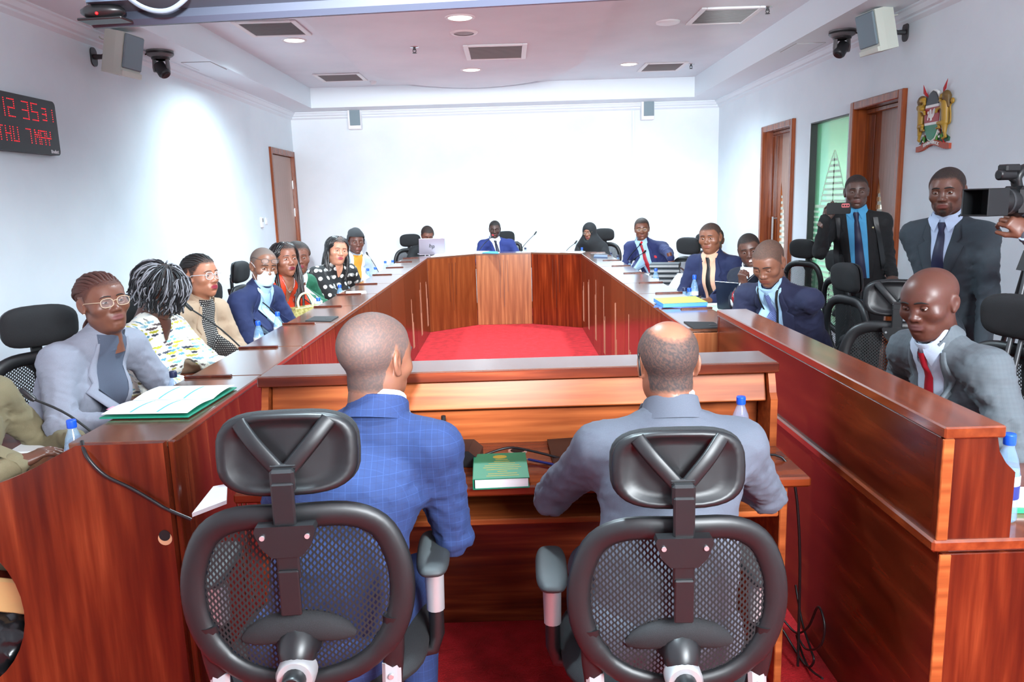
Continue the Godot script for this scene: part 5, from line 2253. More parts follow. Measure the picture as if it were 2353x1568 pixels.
# shirt front, collar, lapels and tie
func suit(r: Dictionary, d: Dictionary) -> void:
	var vlen: float = d.get("v", 0.30)
	var w0: float = d.get("w0", 0.062)
	var wend: float = d.get("wend", 0.004)
	var top := 0.035
	var wfun := func(t: float) -> float: return lerpf(w0, wend, pow(t, d.get("vp", 0.9)))
	var rows := []
	for i in 15:
		var t := i / 14.0
		var y := lerpf(top, -vlen, t)
		var hw: float = wfun.call(t) + 0.006
		var row := []
		for k in 9:
			row.append([lerpf(-hw, hw, k / 8.0) + d.get("shift", 0.0) * t, y, 0.003])
		rows.append(row)
	lay_rows(r, rows, d.shirt, d.get("shirt_name", "shirt"))
	if d.get("lapel", true):
		for s in [-1.0, 1.0]:
			rows = []
			for i in 19:
				var t := i / 18.0
				var tt := lerpf(0.06, 1.0, t)
				var y := lerpf(top, -vlen, tt)
				var wi: float = wfun.call(tt)
				var lw: float
				if t < 0.22:
					lw = lerpf(0.016, 0.046, t / 0.22)
				elif t < 0.28:
					lw = lerpf(0.046, 0.030, (t - 0.22) / 0.06)
				elif t < 0.32:
					lw = lerpf(0.030, 0.066, (t - 0.28) / 0.04)
				else:
					lw = lerpf(0.066, d.get("lend", 0.006), pow((t - 0.32) / 0.68, 1.2))
				lw *= d.get("lw", 1.0)
				var row := []
				for k in 5:
					var u := k / 4.0
					row.append([s * (wi + lw * u) + d.get("shift", 0.0) * tt, y, lerpf(0.010, 0.006, u) if k > 0 else 0.004])
				row.append([s * (wi + lw) + d.get("shift", 0.0) * tt + s * 0.001, y - 0.001, -0.001])
				rows.append(row)
			lay_rows(r, rows, d.get("lapel_mat", r.p.top), "lapel")
	if d.has("tie"):
		rows = []
		var tl: float = d.get("tie_len", vlen + 0.01)
		for i in 18:
			var t := i / 17.0
			var y := lerpf(0.010, -tl, t)
			var hw: float
			if t < 0.12:
				hw = lerpf(0.021, 0.0135, t / 0.12)
			else:
				hw = lerpf(0.0155, 0.037, pow((t - 0.12) / 0.88, 0.8))
			var bulge := 0.011 if t < 0.12 else 0.006
			var row := []
			for k in 7:
				var u := k / 3.0 - 1.0
				row.append([u * hw + d.get("tie_shift", 0.0) * t + d.get("shift", 0.0) * t, y, 0.005 + bulge * (1.0 - u * u)])
			rows.append(row)
		lay_rows(r, rows, d.tie, "tie")
	if d.get("collar", true):
		for s in [-1.0, 1.0]:
			rows = []
			for i in 5:
				var t := i / 4.0
				var row := []
				for k in 5:
					var u := k / 4.0
					var a := Vector2(lerpf(0.010, 0.064, t), lerpf(0.022, 0.060, t))
					var b2 := Vector2(lerpf(0.034, 0.078, t), lerpf(-0.038, 0.016, t))
					var c := a.lerp(b2, u)
					row.append([s * c.x, c.y, 0.011 - 0.002 * u])
				rows.append(row)
			lay_rows(r, rows, d.shirt, "collar")
		collar_ring(r, d.shirt, "collar_band", 0.0675, 0.0645, 0.02, 0.074, 3.14)
	if d.get("jacket_collar", true):
		collar_ring(r, d.get("lapel_mat", r.p.top), "jacket_collar", 0.094, 0.0735, 0.0, 0.060, 2.1)
	if d.has("buttons"):
		for k in d.buttons:
			var b := MB.new()
			var c := lay(r, 0.004, k, 0.006)
			b.ball(c, Vector3(0.0065, 0.0065, 0.0045))
			part("button", b, mats.black_plastic, r.o)

# a band round the back of the neck
func collar_ring(r: Dictionary, m: Material, called: String, r0: float, r1: float, y0: float, y1: float, reach: float) -> void:
	var b := MB.new()
	var rows := []
	var hs: float = r.p.get("hs", 1.0)
	var back: Vector3 = -r.F
	for q in [[r0, y0], [lerpf(r0, r1, 0.7), lerpf(y0, y1, 0.6)], [r1, y1], [r1 - 0.004, y1 + 0.002], [r1 - 0.009, y1 - 0.004], [r1 - 0.010, y0]]:
		var row := []
		for k in 25:
			var a := lerpf(-reach, reach, k / 24.0)
			var drop := 0.030 * smoothstep(0.9, 2.6, absf(a))
			var rr: float = q[0] * hs
			var c: Vector3 = r.N + back * cos(a) * rr + r.X * sin(a) * rr * 1.02 + r.U * (q[1] - drop)
			row.append(c)
		rows.append(row)
	b.grid(rows, false, false, 1.0)
	var sum := 0.0
	for k in 25:
		sum += b.n[k].dot(b.v[k] - r.N)
	if sum < 0.0:
		b = MB.new()
		b.grid(rows, false, false, -1.0)
	part(called, b, m, r.o)

func cuffs(r: Dictionary, m: Material) -> void:
	for q in r.hands:
		if q.spec.get("none", false):
			continue
		var d: Vector3 = (q.w - q.e).normalized()
		var b := MB.new()
		b.tube([q.w - d * 0.02, q.w + d * 0.022, q.w + d * 0.030, q.w + d * 0.026], [0.034, 0.0345, 0.033, 0.02], 14, false)
		part("shirt_cuff", b, m, r.o)

# ---- hair
func short_hair(r: Dictionary, style: String, thick: float, hue: Color, called := "hair") -> void:
	var h := head_shape(r.p.kind)
	var b := hair_shell(h, style, thick, lin(r.p.skin), lin(hue), int(r.p.get("seed", 1)))
	var w := MB.new()
	w.colored = true
	w.join(b, r.ht)
	part(called, w, tinted_mat("hair_short", 0.75), r.o)

# strands from the scalp: start direction on the skull, path given by a function of (unit direction, t, random)
func strands(r: Dictionary, dirs: Array, path: Callable, rad: Callable, m: Material, called := "hair", steps := 9, sides := 5) -> void:
	var b := MB.new()
	b.colored = true
	var k := 0
	for d in dirs:
		var pts := []
		var rr := []
		for i in steps:
			var t := float(i) / (steps - 1)
			pts.append(r.ht * path.call(d, t, k))
			rr.append(rad.call(d, t, k))
		b.tube(pts, rr, sides, true)
		k += 1
	part(called, b, m, r.o)

func scalp(d: Vector3, lift := 0.0) -> Vector3:
	# point of the skull's ellipsoid in a direction from its middle
	var c := Vector3(0, 0.034, -0.017)
	var q := Vector3(0.076, 0.083, 0.097) + Vector3.ONE * lift
	return c + d.normalized() * (1.0 / (d.normalized() / q).length())

func glasses(r: Dictionary, m: Material, wide := 0.024, tall := 0.018, up := 0.0, fwd := 0.0, thick := 0.0016) -> void:
	var gl := MB.new()
	var lenses := [MB.new(), MB.new()]
	var zf := 0.098 + fwd
	for s in [-1.0, 1.0]:
		var ring := []
		var cx: float = s * 0.033
		for k in 20:
			var a := TAU * k / 20
			ring.append(r.ht * Vector3(cx + signf(cos(a)) * pow(absf(cos(a)), 0.75) * wide, up - 0.003 + signf(sin(a)) * pow(absf(sin(a)), 0.75) * tall, zf - absf(cx) * 0.1))
		gl.tube(ring, [thick], 6, false, Vector3.ZERO, 1.0, true)
		gl.tube([r.ht * Vector3(s * (0.033 + wide), up + 0.004, zf - 0.005), r.ht * Vector3(s * 0.074, up + 0.006, zf - 0.025), r.ht * Vector3(s * 0.080, up + 0.006, 0.01), r.ht * Vector3(s * 0.083, up - 0.01, -0.015)], [thick], 6)
		lenses[0 if s < 0 else 1].flat(ring, r.ht.basis * Vector3(0, 0, 1))
	gl.tube([r.ht * Vector3(-0.010, up + 0.002, zf), r.ht * Vector3(0, up + 0.005, zf + 0.002), r.ht * Vector3(0.010, up + 0.002, zf)], [thick], 6)
	var gp := part("glasses", gl, m, r.o)
	var lm := plain("lens_glass", Color(1, 1, 1, 0.06), 0.03)
	lm.transparency = BaseMaterial3D.TRANSPARENCY_ALPHA
	part("lens", lenses[0], lm, gp)
	part("lens", lenses[1], lm, gp)


# ---------------------------------------------------------------- the people in the room
func gaze_at(px: float, py: float, d: float) -> Vector3:
	return EYE + ray(px, py) * d

func plaid_image(base: Color, line: Color, fine_: Color) -> Image:
	var im := Image.create(128, 128, false, Image.FORMAT_RGB8)
	for y in 128:
		for x in 128:
			var c := base
			if (x + y) % 4 < 2:
				c = c.lightened(0.05)
			if x % 64 < 3 or y % 64 < 3:
				c = c.lerp(line, 0.5)
			if (x % 64 > 28 and x % 64 < 34 and x % 2 == 0) or (y % 64 > 28 and y % 64 < 34 and y % 2 == 0):
				c = c.lerp(fine_, 0.5)
			im.set_pixel(x, y, c)
	return im

func dots_image(ground: Color, dot: Color, n: int, rad: float) -> Image:
	var im := Image.create(128, 128, false, Image.FORMAT_RGB8)
	var cell := 128.0 / n
	for y in 128:
		for x in 128:
			var row := int(y / cell)
			var xx := fposmod(x + (cell / 2 if row % 2 == 1 else 0.0), cell) - cell / 2
			var yy := fposmod(float(y), cell) - cell / 2
			im.set_pixel(x, y, dot if Vector2(xx, yy).length() < cell * rad else ground)
	return im

func stripe_image(a: Color, b: Color, n: int) -> Image:
	var im := Image.create(64, 64, false, Image.FORMAT_RGB8)
	for y in 64:
		for x in 64:
			im.set_pixel(x, y, a if fposmod((x + y) * n / 64.0, 1.0) < 0.6 else b)
	return im

func ikat_image() -> Image:
	# short flecked streaks of olive, blue and dark on cream
	var im := Image.create(256, 256, false, Image.FORMAT_RGB8)
	im.fill(rgb8(236, 236, 226))
	var r := RandomNumberGenerator.new()
	r.seed = 5
	var cols := [rgb8(176, 172, 48), rgb8(80, 140, 168), rgb8(58, 62, 78), rgb8(196, 190, 90), rgb8(120, 176, 196), rgb8(84, 70, 72)]
	for y0 in range(0, 256, 13):
		var x := 0
		while x < 256:
			var ln := r.randi_range(18, 64)
			if r.randf() < 0.72:
				var c: Color = cols[(y0 / 13 + r.randi_range(0, 1)) % 6]
				for k in ln:
					var th := int(3 + 6 * sin(PI * k / ln) + r.randf() * 2.0)
					for t in th:
						im.set_pixel((x + k) % 256, posmod(y0 + t + int(2 * sin(k * 0.4)), 256), c)
			x += ln + r.randi_range(4, 18)
	return im

func tie_mat(called: String, c: Color) -> StandardMaterial3D:
	return plain(called, c, 0.5)

func dark_hair() -> Color:
	return rgb8(20, 17, 16)

func build_people() -> void:
	seated_left()
	seated_far()
	seated_right()
	standing()
	at_witness_desk()

func at_witness_desk() -> void:
	# blue checked suit, turned to his right-hand neighbour's side
	var blue := print_cloth("blue_check", plaid_image(rgb8(29, 50, 98), rgb8(56, 84, 142), rgb8(36, 42, 74)), 17.0)
	var r := person({"label": "man in a blue checked suit seen from behind with cropped hair", "head": Vector3(-0.355, 1.225, -1.98), "look": [148.0, 4.0, 0.0], "pelvis": Vector3(-0.50, 0.53, -1.80), "yaw": 172.0, "kind": "m", "skin": rgb8(112, 74, 58), "top": blue, "hs": 1.03, "shoulder": 0.178, "slouch": 0.05, "girth": 1.0, "seed": 3, "bottom": blue,
		"rh": {"at": Vector3(-0.27, 0.80, -2.20), "pole": Vector3(0.4, -1.0, 0.5)}, "lh": {"at": Vector3(-0.55, 0.79, -2.32), "pole": Vector3(-1, -0.8, 0.4)}})
	short_hair(r, "short", 0.0035, rgb8(62, 50, 47))
	suit(r, {"shirt": cloth("shirt_white", rgb8(228, 232, 236)), "v": 0.3})
	cuffs(r, mats.shirt_white)
	# grey suit, bald crown, hearing from behind
	var grey := cloth("suit_grey", rgb8(98, 106, 120), 0.8, 0.1, 30.0)
	r = person({"label": "man in a plain grey suit seen from behind with a bald crown", "head": Vector3(0.412, 1.185, -2.0), "look": [180.0, 8.0, 0.0], "pelvis": Vector3(0.365, 0.53, -1.80), "yaw": 180.0, "kind": "m", "skin": rgb8(150, 100, 78), "top": grey, "hs": 0.96, "shoulder": 0.185, "slouch": 0.04, "girth": 1.06, "seed": 5, "bottom": grey,
		"rh": {"at": Vector3(0.60, 0.79, -2.32), "pole": Vector3(1, -0.9, 0.3)}, "lh": {"at": Vector3(0.27, 0.80, -2.30), "pole": Vector3(-1.2, -0.7, 0.4)}})
	short_hair(r, "bald_crown", 0.005, rgb8(58, 52, 50))
	suit(r, {"shirt": mats.shirt_white, "v": 0.3})
	cuffs(r, mats.shirt_white)
	# a hearing hook over the left ear
	var b := MB.new()
	b.tube(bez([r.ht * Vector3(0.079, 0.028, -0.008), r.ht * Vector3(0.083, 0.02, -0.026), r.ht * Vector3(0.082, -0.01, -0.03), r.ht * Vector3(0.079, -0.03, -0.022)], 4), [0.0028], 6)
	part("spectacle_arm", b, mats.black_plastic, r.o)

func seated_left() -> void:
	var white: Material = cloth("shirt_white", rgb8(228, 232, 236))
	# 1: grey blazer, glasses, locs drawn back
	var r := person({"label": "woman in an open grey blazer and clear glasses with brown locs, listening", "female": true, "head": gaze_at(236, 694, 3.6), "look": [56.0, -5.0, 4.0], "pelvis": Vector3(-1.93, 0.55, -3.02), "yaw": 72.0, "hw": 1.06, "kind": "ffull", "skin": rgb8(112, 70, 54), "lip": rgb8(120, 72, 70), "top": cloth("blazer_grey", rgb8(138, 142, 156), 0.85, 0.1), "girth": 1.12, "shoulder": 0.185, "arm": 1.15, "bust": 1.15, "belly": 0.9, "seed": 11, "lid": 0.12, "hs": 0.98,
		"rh": {"at": Vector3(-1.50, 0.80, -2.92), "pose": "grip", "pole": Vector3(-0.4, -1, 0.9)}, "lh": {"at": Vector3(-1.42, 0.80, -3.25)}, "top_name": "blazer"})
	suit(r, {"shirt": cloth("top_slate", rgb8(78, 86, 104)), "shirt_name": "top", "v": 0.50, "w0": 0.072, "wend": 0.085, "lend": 0.03, "collar": false, "lw": 0.8})
	collar_ring(r, mats.top_slate, "neck_band", 0.08, 0.06, 0.0, 0.062, 3.14)
	glasses(r, plain("clear_frame", rgb8(206, 178, 150), 0.2), 0.0255, 0.0185, 0.0, 0.002, 0.0015)
	locs(r, rgb8(72, 38, 30), 26, 0.0075, false)
	ear_stud(r)
	# 2: speckled braids over a bowed face, streaked blouse
	r = person({"label": "woman with grey-speckled braids bowed over the desk in a streaked blouse", "female": true, "head": gaze_at(372, 668, 4.1), "look": [74.0, 26.0, 0.0], "pelvis": Vector3(-1.93, 0.55, -3.72), "yaw": 80.0, "hw": 1.06, "kind": "ffull", "skin": rgb8(92, 56, 46), "top": print_cloth("streaked_print", ikat_image(), 3.2), "girth": 1.1, "shoulder": 0.175, "arm": 1.1, "bust": 1.15, "seed": 12, "bare": 0.55, "loose": true, "top_name": "blouse", "lid": -0.1, "bottom": cloth("skirt_dark", rgb8(40, 40, 48)),
		"rh": {"at": Vector3(-1.42, 0.815, -3.50), "pose": "rest", "fingers": Vector3(1, -0.1, 0.1)}, "lh": {"at": Vector3(-1.36, 0.83, -3.72), "pose": "open", "fingers": Vector3(0.9, 0.1, 0.25), "back": Vector3(0.2, -0.3, -1)}})
	braids_bob(r)
	neckline(r, 0.05, 0.075)
	bracelet(r, 1, plain("gold", rgb8(206, 186, 120), 0.3, 0.8), 0.011)
	# 3: tan blazer, clear glasses
	r = person({"label": "woman in a tan blazer and clear glasses with tied-back curled locs", "female": true, "head": gaze_at(462, 634, 4.7), "look": [66.0, -4.0, 0.0], "pelvis": Vector3(-1.95, 0.55, -4.35), "yaw": 72.0, "kind": "f", "skin": rgb8(158, 104, 80), "lip": rgb8(132, 44, 58), "top": cloth("blazer_tan", rgb8(168, 142, 118), 0.85, 0.1), "girth": 1.08, "shoulder": 0.172, "arm": 1.08, "bust": 1.1, "seed": 13, "top_name": "blazer", "bottom": mats.skirt_dark})
	suit(r, {"shirt": print_cloth("spotted_top", dots_image(rgb8(22, 20, 22), rgb8(210, 204, 196), 10, 0.24), 9.0), "shirt_name": "top", "v": 0.5, "w0": 0.055, "wend": 0.05, "lend": 0.02, "collar": false, "lw": 0.8})
	glasses(r, plain("clear_frame_pale", rgb8(208, 214, 220), 0.2), 0.0265, 0.0205, 0.0, 0.002, 0.0016)
	locs(r, rgb8(24, 20, 20), 26, 0.006, true)
	ear_stud(r)
	# 4: masked man, navy jacket
	r = person({"label": "man in a navy jacket with a pale face mask, glasses on his brow", "head": gaze_at(606, 612, 5.3), "look": [40.0, 8.0, -6.0], "pelvis": Vector3(-1.92, 0.53, -5.15), "yaw": 70.0, "kind": "m", "skin": rgb8(116, 78, 60), "top": cloth("navy_a", rgb8(24, 36, 78)), "seed": 14, "slouch": 0.06, "girth": 1.06, "folds": 1.2,
		"rh": {"at": Vector3(-1.44, 0.80, -4.96), "pose": "rest"}, "lh": {"at": Vector3(-1.38, 0.80, -5.12), "pose": "fist"}})
	short_hair(r, "receding", 0.003, rgb8(96, 84, 78))
	suit(r, {"shirt": cloth("shirt_sky", rgb8(160, 194, 222)), "v": 0.42, "w0": 0.065, "wend": 0.05, "lend": 0.02})
	cuffs(r, mats.shirt_sky)
	face_mask(r)
	glasses(r, mats.dark_metal, 0.024, 0.014, 0.052, -0.004, 0.0014)
	# 5: orange dress, long black hair
	r = person({"label": "woman in a bright orange-red dress with long black hair", "female": true, "head": gaze_at(655, 597, 5.75), "look": [42.0, -6.0, 0.0], "pelvis": Vector3(-1.90, 0.55, -5.62), "yaw": 66.0, "kind": "f", "skin": rgb8(124, 78, 60), "lip": rgb8(92, 22, 34), "top": cloth("dress_orange", rgb8(196, 52, 18), 0.6, 0.06), "girth": 1.0, "seed": 15, "top_name": "dress", "loose": true, "folds": 1.3,
		"rh": {"at": Vector3(-1.40, 0.80, -5.50)}, "lh": {"at": Vector3(-1.36, 0.80, -5.7)}})
	neckline(r, 0.052, 0.12)
	necklace(r)
	long_hair(r, 0.34, 0.0)
	bracelet(r, 1, mats.silver, 0.006)
	# 6: green jacket, mostly hidden
	r = person({"label": "woman in a green jacket half hidden behind the woman in orange", "female": true, "head": gaze_at(684, 592, 6.4), "look": [26.0, 0.0, 0.0], "pelvis": Vector3(-1.88, 0.55, -6.35), "yaw": 60.0, "hw": 1.06, "kind": "ffull", "skin": rgb8(104, 64, 50), "lip": rgb8(110, 40, 50), "top": cloth("jacket_green", rgb8(14, 84, 58)), "girth": 1.1, "seed": 16,
		"rh": {"at": Vector3(-1.36, 0.80, -6.2)}})
	suit(r, {"shirt": white, "v": 0.3})
	short_hair(r, "short", 0.016, dark_hair())
	b_pin(r, rgb8(196, 150, 40), 0.07, -0.12)
	# 7: polka dots, long hair
	r = person({"label": "woman in a black polka-dot blouse with long dark hair, smiling", "female": true, "head": gaze_at(775, 575, 7.2), "look": [34.0, 2.0, -8.0], "pelvis": Vector3(-1.86, 0.55, -7.15), "yaw": 52.0, "hw": 1.06, "kind": "ffull", "skin": rgb8(178, 124, 100), "lip": rgb8(150, 66, 74), "top": print_cloth("polka", dots_image(rgb8(18, 18, 20), rgb8(226, 224, 220), 4, 0.23), 3.4), "girth": 1.28, "shoulder": 0.195, "arm": 1.3, "bust": 1.3, "belly": 1.0, "seed": 17, "bare": 1.0, "loose": true, "top_name": "blouse", "bottom": mats.skirt_dark,
		"rh": {"at": Vector3(-1.34, 0.81, -6.95), "pose": "grip"}, "lh": {"at": Vector3(-1.30, 0.81, -7.2), "pose": "rest"}})
	neckline(r, 0.045, 0.06)
	long_hair(r, 0.26, 0.35)
	# 8: headwrap, tweed jacket
	r = person({"label": "woman in a black headwrap and pale grey tweed jacket", "female": true, "head": gaze_at(818, 556, 8.2), "look": [24.0, 2.0, -2.0], "pelvis": Vector3(-1.80, 0.55, -8.15), "yaw": 48.0, "kind": "f", "skin": rgb8(92, 56, 46), "top": cloth("tweed", rgb8(160, 172, 184), 0.95, 0.3, 60.0), "girth": 1.1, "seed": 18})
	suit(r, {"shirt": cloth("top_amber", rgb8(206, 140, 40)), "shirt_name": "top", "v": 0.36, "w0": 0.06, "wend": 0.03, "collar": false, "lapel_mat": white})
	head_wrap(r)

func seated_far() -> void:
	var white: Material = mats.shirt_white
	var r := person({"label": "man in a black suit bent behind an open silver laptop", "head": gaze_at(982, 541, 11.0), "look": [16.0, 24.0, -4.0], "pelvis": Vector3(-1.30, 0.53, -11.05), "yaw": 24.0, "kind": "m", "skin": rgb8(112, 70, 56), "top": cloth("suit_black", rgb8(20, 21, 24)), "seed": 21, "lid": 0.0})
	suit(r, {"shirt": white, "v": 0.3, "tie": tie_mat("tie_black", rgb8(18, 18, 22))})
	short_hair(r, "short", 0.013, dark_hair())
	short_hair(r, "beard", 0.003, dark_hair(), "beard")
	r = person({"label": "man in a blue suit speaking into a red-lit microphone at the far middle desk", "head": gaze_at(1137, 527, 11.1), "look": [-2.0, 8.0, 0.0], "pelvis": Vector3(-0.06, 0.53, -11.25), "yaw": 2.0, "kind": "m", "skin": rgb8(70, 48, 42), "top": cloth("suit_royal", rgb8(34, 48, 112)), "seed": 22, "slouch": 0.06, "girth": 1.08, "shoulder": 0.2,
		"rh": {"at": Vector3(-0.30, 0.80, -10.85)}, "lh": {"at": Vector3(0.10, 0.80, -10.83)}})
	suit(r, {"shirt": white, "v": 0.3, "tie": tie_mat("tie_night", rgb8(26, 30, 52))})
	short_hair(r, "short", 0.006, dark_hair())
	short_hair(r, "moustache", 0.004, dark_hair(), "moustache")
	r = person({"label": "woman in a black hijab and robe at the far desks", "female": true, "head": gaze_at(1354, 533, 11.0), "look": [-30.0, 8.0, 4.0], "pelvis": Vector3(1.26, 0.55, -11.02), "yaw": -22.0, "kind": "f", "skin": rgb8(134, 88, 70), "lip": rgb8(130, 70, 70), "top": cloth("robe_black", rgb8(20, 20, 24)), "girth": 1.15, "arm": 1.3, "loose": true, "seed": 23, "top_name": "robe"})
	hijab(r)
	glasses(r, plain("gold_wire", rgb8(190, 170, 130), 0.3, 0.6), 0.022, 0.017, 0.0, 0.0, 0.001)

func seated_right() -> void:
	var white: Material = mats.shirt_white
	var r := person({"label": "man in a navy suit with a red tie, red pocket square and glasses", "head": gaze_at(1475, 526, 8.9), "look": [-10.0, 4.0, 3.0], "pelvis": Vector3(1.82, 0.53, -8.85), "yaw": -34.0, "kind": "m", "skin": rgb8(108, 66, 50), "top": cloth("navy_b", rgb8(26, 36, 86)), "seed": 31, "girth": 1.1, "shoulder": 0.2, "slouch": 0.02,
		"lh": {"at": gaze_at(1543, 600, 8.2), "pose": "rest", "fingers": Vector3(0.3, -1, 0.1), "back": Vector3(0.4, 0.2, 0.9), "pole": Vector3(1, 0.1, -0.4)}, "rh": {"at": Vector3(1.38, 0.81, -8.55)}})
	suit(r, {"shirt": mats.shirt_sky, "v": 0.40, "w0": 0.068, "wend": 0.06, "lend": 0.02, "tie": tie_mat("tie_red", rgb8(150, 18, 34)), "tie_len": 0.40})
	short_hair(r, "short", 0.008, dark_hair())
	short_hair(r, "moustache", 0.003, dark_hair(), "moustache")
	glasses(r, plain("gold_wire", rgb8(190, 170, 130), 0.3, 0.6), 0.023, 0.016, 0.0, 0.0, 0.001)
	pocket_square(r, rgb8(180, 20, 40))
	r = person({"label": "man in a navy jacket with a peach shirt and black tie", "head": gaze_at(1632, 546, 6.6), "look": [-34.0, 3.0, 3.0], "pelvis": Vector3(1.86, 0.53, -6.5), "yaw": -50.0, "hw": 1.03, "kind": "mfull", "skin": rgb8(122, 78, 58), "top": cloth("navy_c", rgb8(26, 36, 76)), "seed": 32, "girth": 1.1, "shoulder": 0.2, "slouch": 0.0})
	suit(r, {"shirt": cloth("shirt_peach", rgb8(228, 178, 150)), "v": 0.50, "w0": 0.065, "wend": 0.06, "lend": 0.02, "tie": tie_mat("tie_black", rgb8(18, 18, 22)), "tie_len": 0.48})
	short_hair(r, "short", 0.003, rgb8(44, 34, 31))
	r = person({"label": "laughing man in a dark suit and red tie with a pen held at his chin", "head": gaze_at(1722, 574, 6.0), "look": [-20.0, 8.0, 12.0], "pelvis": Vector3(2.0, 0.53, -5.75), "yaw": -52.0, "kind": "m", "skin": rgb8(88, 58, 47), "top": cloth("suit_midnight", rgb8(22, 30, 48)), "seed": 33, "girth": 1.05, "slouch": 0.05,
		"rh": {"at": gaze_at(1708, 660, 5.72), "pose": "grip", "fingers": Vector3(-0.15, 1, 0.1), "back": Vector3(-0.9, 0.1, 0.5), "pole": Vector3(-0.2, -1, 0.4)}})
	suit(r, {"shirt": white, "v": 0.42, "w0": 0.065, "wend": 0.045, "lend": 0.02, "tie": mats.tie_red, "tie_len": 0.42})
	short_hair(r, "short", 0.004, dark_hair())
	cuffs(r, white)
	smile(r)
	r = person({"label": "man in a navy suit with a striped blue tie and lanyard looking down", "head": gaze_at(1766, 604, 4.55), "look": [-42.0, 27.0, 2.0], "pelvis": Vector3(1.80, 0.53, -4.55), "yaw": -52.0, "kind": "m", "skin": rgb8(122, 80, 62), "top": cloth("navy_d", rgb8(26, 31, 62)), "seed": 34, "girth": 1.1, "shoulder": 0.205, "slouch": 0.06, "lid": -0.15, "folds": 1.3, "hs": 1.03,
		"rh": {"at": Vector3(1.36, 0.80, -4.28), "pose": "grip"}, "lh": {"at": Vector3(1.42, 0.80, -4.75)}})
	suit(r, {"shirt": mats.shirt_sky, "v": 0.38, "w0": 0.066, "wend": 0.05, "lend": 0.02, "tie": print_cloth("tie_stripe", stripe_image(rgb8(26, 40, 98), rgb8(150, 166, 206), 8), 12.0, 0.5), "tie_len": 0.38, "tie_shift": 0.02})
	short_hair(r, "short", 0.0012, rgb8(70, 50, 42))
	lanyard(r)
	# the bald man in grey
	var check := print_cloth("grey_check", plaid_image(rgb8(88, 97, 103), rgb8(104, 113, 119), rgb8(72, 80, 88)), 34.0)
	r = person({"label": "bald man in a grey checked suit and red tie leaning on the side desk", "head": gaze_at(2136, 694, 3.08), "look": [-62.0, 12.0, 4.0], "pelvis": Vector3(1.86, 0.53, -2.78), "yaw": -80.0, "hw": 1.03, "kind": "mfull", "skin": rgb8(88, 52, 42), "lip": rgb8(112, 76, 74), "top": check, "seed": 35, "girth": 1.15, "shoulder": 0.195, "arm": 1.12, "belly": 1.0, "slouch": 0.03, "folds": 1.4, "lid": 0.1, "hs": 1.0, "bottom": check,
		"rh": {"at": Vector3(1.42, 0.80, -2.95)}, "lh": {"at": Vector3(1.44, 0.80, -2.55), "pole": Vector3(0.5, -0.8, 0.8)}})
	suit(r, {"shirt": cloth("shirt_ice", rgb8(202, 216, 236)), "v": 0.42, "w0": 0.07, "wend": 0.055, "lend": 0.02, "tie": mats.tie_red, "tie_len": 0.42})
	# seated second row: khaki shirt
	r = person({"label": "sitter in a khaki shirt with a dark lanyard behind the man in the peach shirt", "head": gaze_at(1642, 552, 7.6), "look": [-30.0, 0.0, 0.0], "pelvis": Vector3(2.16, 0.50, -7.4), "yaw": -40.0, "kind": "m", "skin": rgb8(96, 60, 48), "top": cloth("khaki", rgb8(164, 138, 100)), "seed": 36, "top_name": "shirt"})
	short_hair(r, "short", 0.004, dark_hair())
	lanyard(r)
	# far left edge: a khaki sleeve and white shirt cut by the frame
	r = person({"label": "sitter in an olive khaki jacket cut off by the frame beside the grey blazer", "head": Vector3(-1.83, 1.20, -2.54), "look": [80.0, 15.0, 0.0], "pelvis": Vector3(-2.02, 0.53, -2.62), "yaw": 85.0, "kind": "m", "skin": rgb8(100, 64, 50), "top": cloth("olive", rgb8(128, 118, 90)), "seed": 37, "girth": 1.05,
		"lh": {"at": Vector3(-1.62, 0.80, -2.74)}, "rh": {"at": Vector3(-1.68, 0.80, -2.48)}})
	suit(r, {"shirt": white, "v": 0.36})
	short_hair(r, "short", 0.004, dark_hair())

